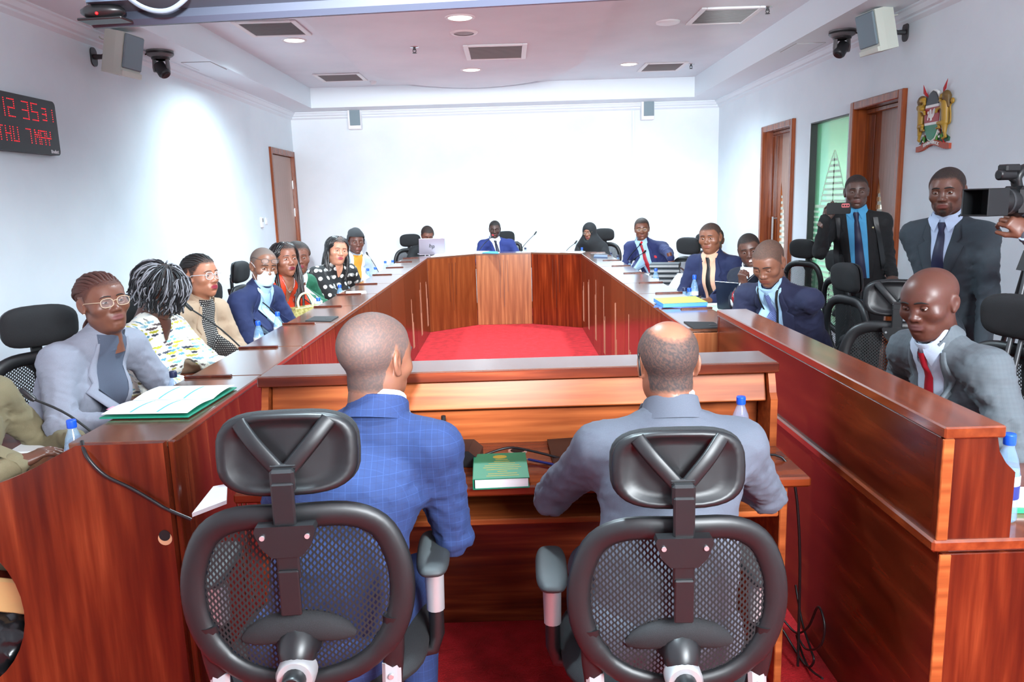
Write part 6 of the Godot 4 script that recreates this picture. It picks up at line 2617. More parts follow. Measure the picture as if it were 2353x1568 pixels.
func standing() -> void:
	var r := person({"label": "standing man in a black suit and bright blue shirt filming with a phone", "head": gaze_at(1968, 440, 6.15), "look": [-20.0, 2.0, 2.0], "pelvis": Vector3(2.60, 0.92, -5.68), "yaw": -20.0, "kind": "m", "skin": rgb8(86, 62, 54), "top": cloth("suit_black", rgb8(20, 21, 24)), "seed": 41, "stand": true, "slouch": 0.0, "lid": -0.05,
		"rh": {"at": gaze_at(1896, 504, 5.9), "pose": "phone", "fingers": Vector3(0.55, 0.85, 0.1), "back": Vector3(-0.5, 0.3, 0.9), "pole": Vector3(-0.25, -1.0, 0.1)}, "lh": {"at": Vector3(2.74, 1.02, -5.5), "pole": Vector3(0.4, -1, -0.4)}})
	suit(r, {"shirt": cloth("shirt_azure", rgb8(80, 164, 212)), "v": 0.46, "w0": 0.066, "wend": 0.055, "lend": 0.02, "tie": tie_mat("tie_navy", rgb8(24, 30, 62)), "tie_len": 0.46})
	short_hair(r, "short", 0.002, rgb8(30, 24, 22))
	b_pin(r, rgb8(200, 190, 150), 0.10, -0.10)
	strap(r)
	bracelet(r, 1, plain("beads_red", rgb8(170, 40, 50), 0.4), 0.006)
	r = person({"label": "standing man in a dark grey suit with a navy tie looking on", "head": gaze_at(2176, 440, 4.55), "look": [-42.0, 4.0, 2.0], "pelvis": Vector3(2.34, 0.93, -4.06), "yaw": -52.0, "kind": "m", "skin": rgb8(92, 58, 46), "top": cloth("suit_slate", rgb8(52, 62, 70)), "seed": 42, "stand": true, "slouch": 0.0, "girth": 1.0, "brow_w": 0.004,
		"rh": {"at": Vector3(2.26, 0.80, -3.72), "pose": "fist", "pole": Vector3(-0.3, -1, -0.6)}, "lh": {"at": Vector3(2.33, 0.80, -3.74), "pose": "fist", "pole": Vector3(0.35, -1, 0.2)}})
	suit(r, {"shirt": cloth("shirt_pale", rgb8(190, 208, 236)), "v": 0.34, "w0": 0.066, "tie": mats.tie_navy, "tie_len": 0.33, "buttons": [-0.37]})
	short_hair(r, "short", 0.005, rgb8(24, 19, 18))
	short_hair(r, "beard", 0.0022, rgb8(26, 20, 18), "beard")
	# the camera operator, mostly outside the frame
	r = person({"label": "camera operator in a grey checked jacket reaching for the tripod head", "head": Vector3(2.62, 1.62, -3.02), "look": [-60.0, 5.0, 0.0], "pelvis": Vector3(2.66, 0.92, -2.98), "yaw": -60.0, "kind": "m", "skin": rgb8(112, 70, 54), "top": print_cloth("charcoal_check", plaid_image(rgb8(84, 86, 96), rgb8(110, 112, 122), rgb8(64, 66, 76)), 12.0), "seed": 43, "stand": true,
		"rh": {"at": gaze_at(2365, 540, 3.75), "pose": "grip", "fingers": Vector3(-0.7, 0.65, -0.2), "back": Vector3(-0.1, 0.3, 1)}, "lh": {"at": Vector3(2.45, 1.30, -3.30), "pose": "grip"}})
	suit(r, {"shirt": mats.shirt_pale, "v": 0.34})
	short_hair(r, "short", 0.004, dark_hair())
	cuffs(r, mats.shirt_pale)


# ---------------------------------------------------------------- hair and things worn
func hair_mat(called: String, c: Color, rough := 0.4) -> StandardMaterial3D:
	return plain(called, c, rough)

func locs(r: Dictionary, c: Color, n: int, rad: float, curly: bool) -> void:
	short_hair(r, "short", 0.004, c)
	var dirs := []
	var rg := RandomNumberGenerator.new()
	rg.seed = int(r.p.seed)
	for k in n:
		var a := lerpf(-1.75, 1.75, k / float(n - 1))
		dirs.append(Vector3(sin(a), 0.0, cos(a)))
	var knot := Vector3(0, -0.045, -0.125)
	var path := func(d: Vector3, t: float, k: int) -> Vector3:
		# from the hair line over the skull to a knot at the nape
		var s := Vector3(d.x * 0.95, 0.55 - 0.30 * absf(d.x) , maxf(d.z, -0.2) * 0.75 + 0.12)
		var mid := Vector3(d.x * 0.75, 0.85 - 0.55 * absf(d.x), -0.55)
		var e := Vector3(d.x * 0.12, -0.55, -1.0)
		var q := s.lerp(mid, t).lerp(mid.lerp(e, t), t)
		var p := scalp(q, 0.007 + 0.004 * sin(t * 14.0 + k * 2.0) * 0.4)
		if t > 0.82:
			p = p.lerp(knot + Vector3(d.x * 0.02, 0, 0), (t - 0.82) / 0.18)
		return p
	var rd := func(_d: Vector3, t: float, _k: int) -> float: return rad * (0.7 + 0.5 * sin(PI * minf(t * 1.2, 1.0)))
	strands(r, dirs, path, rd, hair_mat("locs_%d" % int(r.p.seed), c, 0.65), "hair", 12, 6)
	# the tail
	var tail := []
	for k in 22:
		tail.append(Vector3(rg.randf_range(-1, 1), rg.randf_range(-1, 1), rg.randf_range(0, 1)))
	var tp := func(d: Vector3, t: float, k: int) -> Vector3:
		var p := knot + Vector3(d.x * 0.035 * (0.4 + t), -0.02 - (0.075 + 0.02 * d.y) * t, -0.02 * sin(t * PI) + d.z * 0.02)
		if curly:
			p += Vector3(sin(t * 12 + k), 0, cos(t * 12 + k * 2.0)) * 0.008 * t + Vector3(d.x * 0.01, 0.02, 0)
		return p
	strands(r, tail, tp, func(_d: Vector3, t: float, _k: int) -> float: return rad * (1.0 - 0.5 * t), mats["locs_%d" % int(r.p.seed)], "ponytail", 9, 6)

func braids_bob(r: Dictionary) -> void:
	short_hair(r, "short", 0.012, rgb8(24, 22, 24))
	var rg := RandomNumberGenerator.new()
	rg.seed = 77
	var dirs := []
	for k in 420:
		var a := rg.randf_range(-PI, PI)
		var up := rg.randf_range(0.1, 1.0)
		dirs.append(Vector3(sin(a) * sqrt(1 - up * up * 0.95), up, cos(a) * sqrt(1 - up * up * 0.95)))
	var tones := [rgb8(22, 21, 24), rgb8(136, 136, 142), rgb8(30, 30, 34)]
	var path := func(d: Vector3, t: float, k: int) -> Vector3:
		var flat_ := Vector3(d.x, 0, d.z).normalized()
		var q := d.lerp(flat_ * 1.0 + Vector3(0, -0.15, 0), minf(t * 1.5, 1.0))
		var p := scalp(q, 0.014 + 0.022 * sin(minf(t, 0.8) * PI) + 0.006 * sin(k * 1.7))
		var fall := maxf(0.0, t - 0.55) / 0.45
		p.y -= fall * (0.075 + 0.03 * sin(k * 2.3))
		p += Vector3(sin(t * 9.0 + k), 0, cos(t * 8.0 + k * 1.3)) * 0.011 * t
		if d.z > 0.55 and absf(d.x) < 0.5:
			p.z = maxf(p.z, 0.085)
		return p
	for c in 3:
		var some := []
		for k in range(c, dirs.size(), 3):
			some.append(dirs[k])
		strands(r, some, path, func(_d: Vector3, _t: float, _k: int) -> float: return 0.0031, hair_mat("braid_%d" % c, tones[c], 0.5), "braids", 10, 5)

func long_hair(r: Dictionary, fall: float, wave: float) -> void:
	short_hair(r, "short", 0.012, rgb8(18, 16, 17))
	var rg := RandomNumberGenerator.new()
	rg.seed = int(r.p.seed) * 3
	var dirs := []
	for k in 230:
		var up := rg.randf_range(0.0, 0.98)
		var gap := 0.62 if up < 0.62 else 0.0
		var a := rg.randf_range(gap, TAU - gap)
		dirs.append(Vector3(sin(a) * sqrt(1 - up * up * 0.9), up, cos(a) * sqrt(1 - up * up * 0.9)))
	var path := func(d: Vector3, t: float, k: int) -> Vector3:
		var flat_ := Vector3(d.x, 0, d.z).normalized()
		if flat_.z > -0.1:
			flat_ = Vector3(signf(d.x) * 1.0, 0, flat_.z * 0.5).normalized()
		var q := d.lerp(flat_ + Vector3(0, -0.35, 0), minf(t * 2.2, 1.0))
		var p := scalp(q, 0.011 + 0.008 * sin(minf(t * 1.6, 1.0) * PI) + 0.003 * sin(k * 1.7))
		var f := maxf(0.0, t - 0.40) / 0.60
		p.y -= f * fall * (0.9 + 0.15 * sin(k * 2.3))
		p.z += -0.02 * f + (0.05 * f if d.z > 0.0 else 0.0)
		p.x += signf(d.x) * 0.022 * sin(f * PI) * (1.0 if absf(d.x) > 0.3 else 0.3)
		p += Vector3(sin(f * 8.0 + k * 0.2), 0, cos(f * 7.0 + k * 0.3)) * 0.012 * wave * f
		return p
	strands(r, dirs, path, func(_d: Vector3, t: float, _k: int) -> float: return 0.0065 * (1.0 - 0.55 * t * t), hair_mat("hair_sleek", rgb8(20, 17, 18), 0.32), "long_hair", 12, 5)

func head_wrap(r: Dictionary) -> void:
	# black cloth tied smoothly over the hair, folds at the back
	var h := head_shape(r.p.kind)
	var b := MB.new()
	var map := {}
	for t in range(0, h.ix.size(), 3):
		var ok := true
		for e in 3:
			var p := h.v[h.ix[t + e]]
			if p.y < lerpf(-0.05, 0.045, smoothstep(-0.06, 0.06, p.z)):
				ok = false
		if not ok:
			continue
		for e in 3:
			var i := h.ix[t + e]
			if not map.has(i):
				var p := h.v[i]
				var up := smoothstep(0.0, 0.10, p.y) * 0.018
				map[i] = b.put(r.ht * (p + h.n[i] * (0.012 + 0.003 * sin(p.y * 120 + p.z * 60)) + Vector3(0, up, -up * 0.6)), r.ht.basis * h.n[i])
			b.ix.append(map[i])
	part("headwrap", b, cloth("wrap_black", rgb8(22, 22, 26)), r.o)

func hijab(r: Dictionary) -> void:
	# one cloth round head, neck and shoulders with the face left open
	var H: Vector3 = r.H
	var fd := Field.new(H - Vector3(0.3, 0.42, 0.3), H + Vector3(0.3, 0.2, 0.3), 0.011)
	var hb: Basis = r.ht.basis
	fd.ell(H + hb * Vector3(0, 0.03, -0.02), Vector3(0.096, 0.103, 0.115), 0.02, false, hb.orthonormalized())
	fd.cap(H + hb * Vector3(0, -0.04, 0.0), r.N + r.F * 0.02, 0.085, 0.10, 0.05)
	fd.ecap(r.N, r.C + r.U * 0.02, r.X, r.F, 0.15, 0.11, 0.22, 0.155, 0.08)
	fd.cap(r.N, r.S[0], 0.09, 0.078, 0.08)
	fd.cap(r.N, r.S[1], 0.09, 0.078, 0.08)
	fd.ell(H + hb * Vector3(0, -0.03, 0.13), Vector3(0.058, 0.084, 0.085), 0.015, true, hb.orthonormalized())
	var b := MB.new()
	fd.mesh(b)
	part("hijab", b, r.p.top, r.o)

func face_mask(r: Dictionary) -> void:
	var rows := []
	for i in 9:
		var t := i / 8.0
		var y := lerpf(-0.018, -0.118, t)
		var row := []
		for k in 13:
			var a := lerpf(-1.0, 1.0, k / 12.0)
			var x := a * (0.062 - 0.012 * absf(t - 0.4))
			var z := 0.106 - 0.05 * a * a - 0.020 * absf(t - 0.25) + 0.002 * sin(t * 22.0) - (0.012 if t > 0.9 else 0.0)
			row.append(r.ht * Vector3(x, y, z))
		rows.append(row)
	var b := MB.new()
	b.grid(rows, false, false, 1.0)
	if b.n[58].dot(r.ht.basis.z) < 0:
		b = MB.new()
		b.grid(rows, false, false, -1.0)
	var m := part("face_mask", b, plain("mask_blue", rgb8(196, 222, 236), 0.8), r.o)
	b = MB.new()
	for s in [-1.0, 1.0]:
		b.tube([r.ht * Vector3(s * 0.060, -0.03, 0.058), r.ht * Vector3(s * 0.077, 0.012, 0.012), r.ht * Vector3(s * 0.083, 0.022, -0.02)], [0.0016], 5)
		b.tube([r.ht * Vector3(s * 0.056, -0.10, 0.05), r.ht * Vector3(s * 0.074, -0.05, 0.01), r.ht * Vector3(s * 0.082, -0.02, -0.025)], [0.0016], 5)
	part("ear_loops", b, mats.white_plastic, m)

func smile(r: Dictionary) -> void:
	var b := MB.new()
	var rows := []
	for y in [-0.0605, -0.067, -0.0725]:
		var row := []
		for k in 9:
			var a := k / 4.0 - 1.0
			row.append(r.ht * Vector3(a * 0.021, y + 0.006 * a * a, 0.0945 - 0.010 * a * a))
		rows.append(row)
	b.grid(rows, false, false, 1.0)
	if b.n[4].dot(r.ht.basis.z) < 0:
		b = MB.new()
		b.grid(rows, false, false, -1.0)
	part("teeth", b, plain("teeth_white", rgb8(230, 226, 218), 0.3), r.o)

func ear_stud(r: Dictionary) -> void:
	for s in [-1.0, 1.0]:
		var b := MB.new()
		b.ball(r.ht * Vector3(s * 0.082, -0.036, -0.002), Vector3.ONE * 0.0042)
		part("earring", b, plain("pearl", rgb8(226, 220, 210), 0.2), r.o)

func bracelet(r: Dictionary, hand: int, m: Material, wide: float) -> void:
	var q: Dictionary = r.hands[hand]
	var d: Vector3 = (q.w - q.e).normalized()
	var b := MB.new()
	b.tube([q.w - d * wide, q.w - d * wide * 0.5, q.w + d * wide * 0.5, q.w + d * wide], [0.027, 0.031, 0.031, 0.027], 14, false)
	part("bracelet", b, m, r.o)

func neckline(r: Dictionary, w: float, deep: float) -> void:
	# bare skin in the opening of a collarless top
	var rows := []
	for i in 8:
		var t := i / 7.0
		var row := []
		for k in 9:
			var u := k / 4.0 - 1.0
			row.append([u * w * (1.0 - pow(t, 1.6) * 0.85), lerpf(0.05, -deep, t), 0.003])
		rows.append(row)
	var m := plain("skin_%d" % int(r.p.seed), r.p.skin, 0.45)
	lay_rows(r, rows, m, "neck_skin")

func necklace(r: Dictionary) -> void:
	var b := MB.new()
	var pts := []
	for k in 13:
		var u := k / 6.0 - 1.0
		pts.append(lay(r, u * 0.06, 0.03 - 0.075 * (1.0 - u * u), 0.005))
	b.tube(pts, [0.0014], 5)
	b.ball(pts[6], Vector3.ONE * 0.005)
	part("necklace", b, mats.silver, r.o)

func b_pin(r: Dictionary, c: Color, x: float, y: float) -> void:
	var b := MB.new()
	b.ball(lay(r, x, y, 0.012), Vector3(0.008, 0.008, 0.005))
	part("lapel_pin", b, plain("pin_%d" % int(r.p.seed), c, 0.3, 0.6), r.o)

func pocket_square(r: Dictionary, c: Color) -> void:
	lay_rows(r, [[[0.10, -0.135, 0.006], [0.12, -0.125, 0.008], [0.135, -0.135, 0.006]], [[0.10, -0.155, 0.006], [0.118, -0.155, 0.008], [0.135, -0.155, 0.006]]], plain("square_red", c, 0.7), "pocket_square")

func lanyard(r: Dictionary) -> void:
	for s in [-1.0, 1.0]:
		var rows := []
		for i in 12:
			var t := i / 11.0
			var x: float = lerpf(0.062, 0.012, t) * s
			var y := lerpf(0.05, -0.30, t)
			rows.append([[x - 0.007, y, 0.014], [x + 0.007, y, 0.014]])
		lay_rows(r, rows, mats.black_matt, "lanyard")

func strap(r: Dictionary) -> void:
	for s in [-1.0, 1.0]:
		var rows := []
		for i in 12:
			var t := i / 11.0
			var x: float = s * lerpf(0.125, 0.15, t)
			var y := lerpf(-0.03, -0.40, t)
			rows.append([[x - 0.016, y, 0.012], [x + 0.016, y, 0.012]])
		lay_rows(r, rows, mats.black_plastic, "bag_strap")


# ---------------------------------------------------------------- on the walls
func build_wall_things() -> void:
	wall_clock()
	coat_of_arms()
	var o := thing("thermostat", "white wall thermostat with a grey display left of the brown door", "thermostat", at_x(600, 511, XL))
	var b := MB.new()
	b.box(Vector3(0.012, 0, 0), Vector3(0.024, 0.13, 0.085), 0.005)
	part("case", b, mats.white_plastic, o)
	b = MB.new()
	b.box(Vector3(0.0245, 0.025, 0.0), Vector3(0.003, 0.045, 0.055), 0.001)
	part("display", b, mats.vent_grey, o)
	o = thing("light_switch", "small white light switch beside the thermostat", "switch", at_x(611, 508, XL))
	b = MB.new()
	b.box(Vector3(0.006, 0, 0), Vector3(0.012, 0.085, 0.075), 0.003)
	part("plate", b, mats.white_plastic, o)
	b = MB.new()
	b.box(Vector3(0.013, 0, 0), Vector3(0.006, 0.04, 0.025), 0.002)
	part("rocker", b, mats.white_metal, o)

# strokes of clock characters in a box 0..1 by 0..1
func strokes(ch: String) -> Array:
	var s := {"1": [[1, 0, 1, 1]], "2": [[0, 1, 1, 1], [1, 1, 1, 0.5], [1, 0.5, 0, 0.5], [0, 0.5, 0, 0], [0, 0, 1, 0]], "3": [[0, 1, 1, 1], [1, 1, 1, 0], [0, 0.5, 1, 0.5], [0, 0, 1, 0]], "5": [[1, 1, 0, 1], [0, 1, 0, 0.5], [0, 0.5, 1, 0.5], [1, 0.5, 1, 0], [1, 0, 0, 0]], "7": [[0, 1, 1, 1], [1, 1, 1, 0]], "T": [[0, 1, 1, 1], [0.5, 1, 0.5, 0]], "H": [[0, 0, 0, 1], [1, 0, 1, 1], [0, 0.5, 1, 0.5]], "U": [[0, 1, 0, 0], [1, 1, 1, 0], [0, 0, 1, 0]], "M": [[0, 0, 0, 1], [1, 0, 1, 1], [0, 1, 0.5, 0.5], [1, 1, 0.5, 0.5]], "A": [[0, 0, 0, 1], [1, 0, 1, 1], [0, 1, 1, 1], [0, 0.5, 1, 0.5]], "Y": [[0, 1, 0, 0.5], [1, 1, 1, 0.5], [0, 0.5, 1, 0.5], [0.5, 0.5, 0.5, 0]]}
	return s[ch]

func wall_clock() -> void:
	# reads along +z -> -z on the left wall: right in the picture is -z
	var c := Vector3(XL, 2.20, -5.03)
	var o := thing("wall_clock", "black digital wall clock with red figures for time and date", "clock", c)
	var t := Transform3D(Basis(Vector3(0, 0, -1), Vector3(0, 1, 0), Vector3(1, 0, 0)), Vector3(0.0, 0, 0))
	var b := MB.new()
	b.prism(rounded_rect(0.98, 0.36, 0.03), 0.05, t)
	part("case", b, plain("clock_face", rgb8(30, 31, 34), 0.5), o)
	var red: StandardMaterial3D = plain("led_dot", rgb8(230, 30, 40), 0.4)
	red.emission_enabled = true
	red.emission = rgb8(255, 24, 40)
	red.emission_energy_multiplier = 1.3
	var put_ch := func(ch: String, x: float, y: float, w: float, h: float) -> void:
		var m := MB.new()
		for s in strokes(ch):
			var a := Vector2(x + s[0] * w, y + s[1] * h)
			var e := Vector2(x + s[2] * w, y + s[3] * h)
			var n := maxi(2, int(a.distance_to(e) / 0.0125))
			for k in n + 1:
				var p := a.lerp(e, float(k) / n)
				m.box(t * Vector3(p.x, p.y, 0.0505), Vector3(0.003, 0.0055, 0.0055))
		part("figure", m, red, o)
	# time, right to left as placed
	put_ch.call("1", 0.40, 0.045, 0.045, 0.075)
	put_ch.call("3", 0.33, 0.045, 0.04, 0.075)
	put_ch.call("5", 0.215, 0.035, 0.06, 0.105)
	put_ch.call("3", 0.115, 0.035, 0.06, 0.105)
	put_ch.call("2", -0.03, 0.035, 0.06, 0.105)
	put_ch.call("1", -0.13, 0.035, 0.06, 0.105)
	for q in [["Y", 0.345], ["A", 0.28], ["M", 0.215], ["7", 0.125], ["U", -0.01], ["H", -0.085], ["T", -0.16]]:
		put_ch.call(q[0], q[1], -0.115, 0.045, 0.085)
	letters("Bodet", o, t * Transform3D(Basis(), Vector3(0.42, -0.158, 0.051)), 0.032, mats.white_plastic)

func letters(s: String, parent: Node3D, t: Transform3D, high: float, m: Material, serif := false) -> void:
	var tm := TextMesh.new()
	var f := SystemFont.new()
	f.font_names = PackedStringArray(["Droid Serif" if serif else "Droid Sans"])
	f.font_weight = 700
	tm.font = f
	tm.text = s
	tm.font_size = 32
	tm.pixel_size = high / 32.0
	tm.depth = 0.002
	same("lettering", tm, m, parent, t)

func coat_of_arms() -> void:
	var o := thing("coat_of_arms", "painted carved coat of arms with two lions and a shield on the right wall", "emblem", Vector3(XR, 2.13, -5.815))
	o.scale = Vector3(1, 0.82, 1.2)
	o.position.y += 0.015
	# across = +z in the picture's right, up = y, out = -x
	var t := Transform3D(Basis(Vector3(0, 0, 1), Vector3(0, 1, 0), Vector3(-1, 0, 0)), Vector3.ZERO)
	var gold := plain("emblem_gold", rgb8(164, 128, 44), 0.45)
	var mane := plain("emblem_mane", rgb8(104, 80, 40), 0.55)
	var red := plain("emblem_red", rgb8(168, 26, 34), 0.45)
	# shield in bands, a white rim behind
	var half := func(y: float) -> float: return 0.082 * sqrt(maxf(0.0, 1.0 - pow(absf(y - 0.0) / 0.215, 1.7)))
	var bands := [[0.215, 0.095, rgb8(34, 38, 46)], [0.095, 0.072, rgb8(226, 226, 222)], [0.072, -0.058, rgb8(158, 30, 42)], [-0.058, -0.080, rgb8(226, 226, 222)], [-0.080, -0.215, rgb8(20, 124, 84)]]
	var rim := MB.new()
	var rp := PackedVector2Array()
	for k in 33:
		var y := lerpf(0.224, -0.224, k / 32.0)
		rp.append(Vector2(half.call(y * 0.96) + 0.006, y))
	for k in range(31, 0, -1):
		var y := lerpf(0.224, -0.224, k / 32.0)
		rp.append(Vector2(-half.call(y * 0.96) - 0.006, y))
	rim.prism(rp, 0.03, t)
	var sh := part("shield", rim, plain("emblem_white", rgb8(226, 226, 222), 0.5), o)
	for q in bands:
		var p := PackedVector2Array()
		for k in 9:
			var y := lerpf(q[0], q[1], k / 8.0)
			p.append(Vector2(half.call(y) + 0.0005, y))
		for k in range(8, -1, -1):
			var y := lerpf(q[0], q[1], k / 8.0)
			p.append(Vector2(-half.call(y) - 0.0005, y))
		var b := MB.new()
		b.prism(p, 0.006, t * Transform3D(Basis(), Vector3(0, 0, 0.029)))
		var cc: Color = q[2]
		part("band", b, plain("band_" + cc.to_html(), cc, 0.4), sh)
	# the cock with an axe
	var ck := MB.new()
	ck.prism(PackedVector2Array([Vector2(-0.012, -0.045), Vector2(-0.006, -0.03), Vector2(-0.022, -0.018), Vector2(-0.026, 0.0), Vector2(-0.016, 0.02), Vector2(-0.02, 0.044), Vector2(-0.008, 0.052), Vector2(0.0, 0.035), Vector2(0.002, 0.012), Vector2(0.012, 0.008), Vector2(0.014, 0.04), Vector2(0.034, 0.056), Vector2(0.04, 0.03), Vector2(0.032, 0.004), Vector2(0.02, -0.02), Vector2(0.006, -0.028), Vector2(0.006, -0.046), Vector2(0.0, -0.048), Vector2(-0.002, -0.032), Vector2(-0.007, -0.05)]), 0.004, t * Transform3D(Basis(), Vector3(0, 0.005, 0.035)))
	ck.tube([t * Vector3(-0.038, -0.035, 0.037), t * Vector3(-0.030, 0.035, 0.037)], [0.003], 6)
	ck.box(t * Vector3(-0.036, 0.03, 0.037), Vector3(0.004, 0.022, 0.018))
	part("cock", ck, mats.emblem_white, sh)
	# spears
	for s in [-1.0, 1.0]:
		var b := MB.new()
		b.tube([t * Vector3(-s * 0.13, -0.255, 0.012), t * Vector3(s * 0.075, 0.16, 0.012), t * Vector3(s * 0.10, 0.21, 0.02)], [0.006], 6)
		b.tube([t * Vector3(s * 0.095, 0.185, 0.022), t * Vector3(s * 0.11, 0.215, 0.024), t * Vector3(s * 0.135, 0.29, 0.022)], [0.006, 0.016, 0.001], 8, true, Vector3(1, 0, 0), 0.45)
		part("spear", b, red, o)
	# lions rampant
	for s in [-1.0, 1.0]:
		var F := Field.new(Vector3(-0.02, -0.26, -0.03), Vector3(0.17, 0.25, 0.07), 0.0048)
		F.cap(Vector3(0.118, 0.09, 0.025), Vector3(0.125, -0.075, 0.022), 0.030, 0.024, 0.012)     # trunk
		F.cap(Vector3(0.118, 0.08, 0.03), Vector3(0.078, 0.112, 0.035), 0.015, 0.012, 0.01)        # upper forelegs
		F.cap(Vector3(0.078, 0.112, 0.035), Vector3(0.086, 0.165, 0.03), 0.011, 0.010, 0.006)
		F.cap(Vector3(0.112, 0.06, 0.035), Vector3(0.062, 0.045, 0.045), 0.014, 0.011, 0.01)
		F.cap(Vector3(0.062, 0.045, 0.045), Vector3(0.052, 0.02, 0.046), 0.010, 0.009, 0.006)
		F.cap(Vector3(0.122, -0.085, 0.024), Vector3(0.128, -0.15, 0.026), 0.024, 0.014, 0.012)    # hind legs
		F.cap(Vector3(0.128, -0.15, 0.026), Vector3(0.138, -0.20, 0.024), 0.012, 0.009, 0.006)
		F.cap(Vector3(0.138, -0.20, 0.024), Vector3(0.118, -0.212, 0.03), 0.010, 0.009, 0.006)
		F.cap(Vector3(0.112, -0.08, 0.034), Vector3(0.082, -0.075, 0.042), 0.020, 0.014, 0.01)
		F.cap(Vector3(0.082, -0.075, 0.042), Vector3(0.086, -0.115, 0.036), 0.012, 0.010, 0.006)
		F.cap(Vector3(0.086, -0.115, 0.036), Vector3(0.062, -0.118, 0.04), 0.010, 0.009, 0.006)
		F.ell(Vector3(0.102, 0.148, 0.036), Vector3(0.022, 0.024, 0.02), 0.01)
		F.ell(Vector3(0.084, 0.138, 0.042), Vector3(0.013, 0.010, 0.012), 0.006)
		var b := MB.new()
		F.mesh(b)
		var w := MB.new()
		w.join(b, t * Transform3D(Basis().scaled(Vector3(s, 1, 1)), Vector3(s * 0.012, 0, 0)))
		var ln := part("lion", w, gold, o)
		var G := Field.new(Vector3(0.03, -0.02, -0.03), Vector3(0.19, 0.23, 0.08), 0.0048)
		G.ell(Vector3(0.122, 0.15, 0.026), Vector3(0.036, 0.044, 0.026), 0.01)
		G.cap(Vector3(0.132, 0.14, 0.024), Vector3(0.146, 0.055, 0.02), 0.026, 0.012, 0.01)
		G.ell(Vector3(0.086, 0.146, 0.052), Vector3(0.026, 0.026, 0.026), 0.006, true)
		b = MB.new()
		G.mesh(b)
		w = MB.new()
		w.join(b, t * Transform3D(Basis().scaled(Vector3(s, 1, 1)), Vector3(s * 0.012, 0, 0)))
		part("mane", w, mane, ln)
		w = MB.new()
		var tp := []
		for q in bez([Vector3(s * 0.145, -0.10, 0.015), Vector3(s * 0.178, -0.08, 0.015), Vector3(s * 0.176, -0.01, 0.015), Vector3(s * 0.168, 0.05, 0.015), Vector3(s * 0.185, 0.08, 0.015)], 5):
			tp.append(t * q)
		w.tube(tp, [0.006], 6)
		w.ball(t * Vector3(s * 0.19, 0.095, 0.016), Vector3(0.012, 0.026, 0.016))
		part("tail", w, gold, ln)
	# mound with plants, scroll and motto
	var b := MB.new()
	b.prism(PackedVector2Array([Vector2(-0.16, -0.235), Vector2(-0.13, -0.19), Vector2(-0.07, -0.14), Vector2(0.0, -0.12), Vector2(0.07, -0.13), Vector2(0.12, -0.17), Vector2(0.17, -0.205), Vector2(0.165, -0.235)]), 0.014, t)
	var md := part("mound", b, plain("emblem_green", rgb8(26, 78, 50), 0.6), o)
	for q in [[-0.03, -0.20], [0.05, -0.2], [-0.09, -0.2], [0.11, -0.195]]:
		b = MB.new()
		for k in 5:
			var a := -0.8 + k * 0.4
			b.tube([t * Vector3(q[0], q[1] - 0.02, 0.018), t * Vector3(q[0] + sin(a) * 0.028, q[1] + cos(a) * 0.034, 0.026)], [0.005, 0.001], 5)
		part("plant", b, plain("emblem_leaf", rgb8(92, 160, 60), 0.5), md)
	for q in [[-0.105, -0.165], [-0.1, -0.215], [0.07, -0.15], [0.015, -0.225], [0.075, -0.19], [-0.02, -0.232]]:
		b = MB.new()
		b.ball(t * Vector3(q[0], q[1], 0.018), Vector3(0.008, 0.012, 0.009))
		part("flower", b, mats.emblem_white, md)
	b = MB.new()
	var rows := [[], []]
	for k in 21:
		var u := k / 10.0 - 1.0
		var y := -0.262 + 0.028 * cos(u * PI * 0.95) - (0.0 if absf(u) < 0.6 else -0.02 * (absf(u) - 0.6))
		rows[0].append(t * Vector3(u * 0.185, y + 0.026, 0.024 - 0.01 * absf(u)))
		rows[1].append(t * Vector3(u * 0.185, y - 0.022, 0.024 - 0.01 * absf(u)))
	b.grid(rows, false, false, -1.0)
	var b2 := MB.new()
	for k in 20:
		var u := (k + 0.5) / 10.0 - 1.0
		var y := -0.262 + 0.028 * cos(u * PI * 0.95) - (0.0 if absf(u) < 0.6 else -0.02 * (absf(u) - 0.6))
		b2.box(t * Vector3(u * 0.185, y + 0.002, 0.012 - 0.005 * absf(u)), Vector3(0.022, 0.048, 0.022))
	b2.join(b)
	var sc := part("scroll", b2, plain("emblem_rust", rgb8(166, 66, 38), 0.5), o)
	var motto := "HARAMBEE"
	for k in motto.length():
		var u := lerpf(-0.42, 0.42, k / 7.0)
		var y := -0.262 + 0.028 * cos(u * PI * 0.95)
		letters(motto[k], sc, t * Transform3D(Basis(Vector3.BACK, -u * 0.55), Vector3(u * 0.185, y + 0.002, 0.026)), 0.036, mats.emblem_white, true)


# ---------------------------------------------------------------- on the desks
func build_table_things() -> void:
	bottles()
	microphones()
	papers()
	bags_and_machines()
	cables()

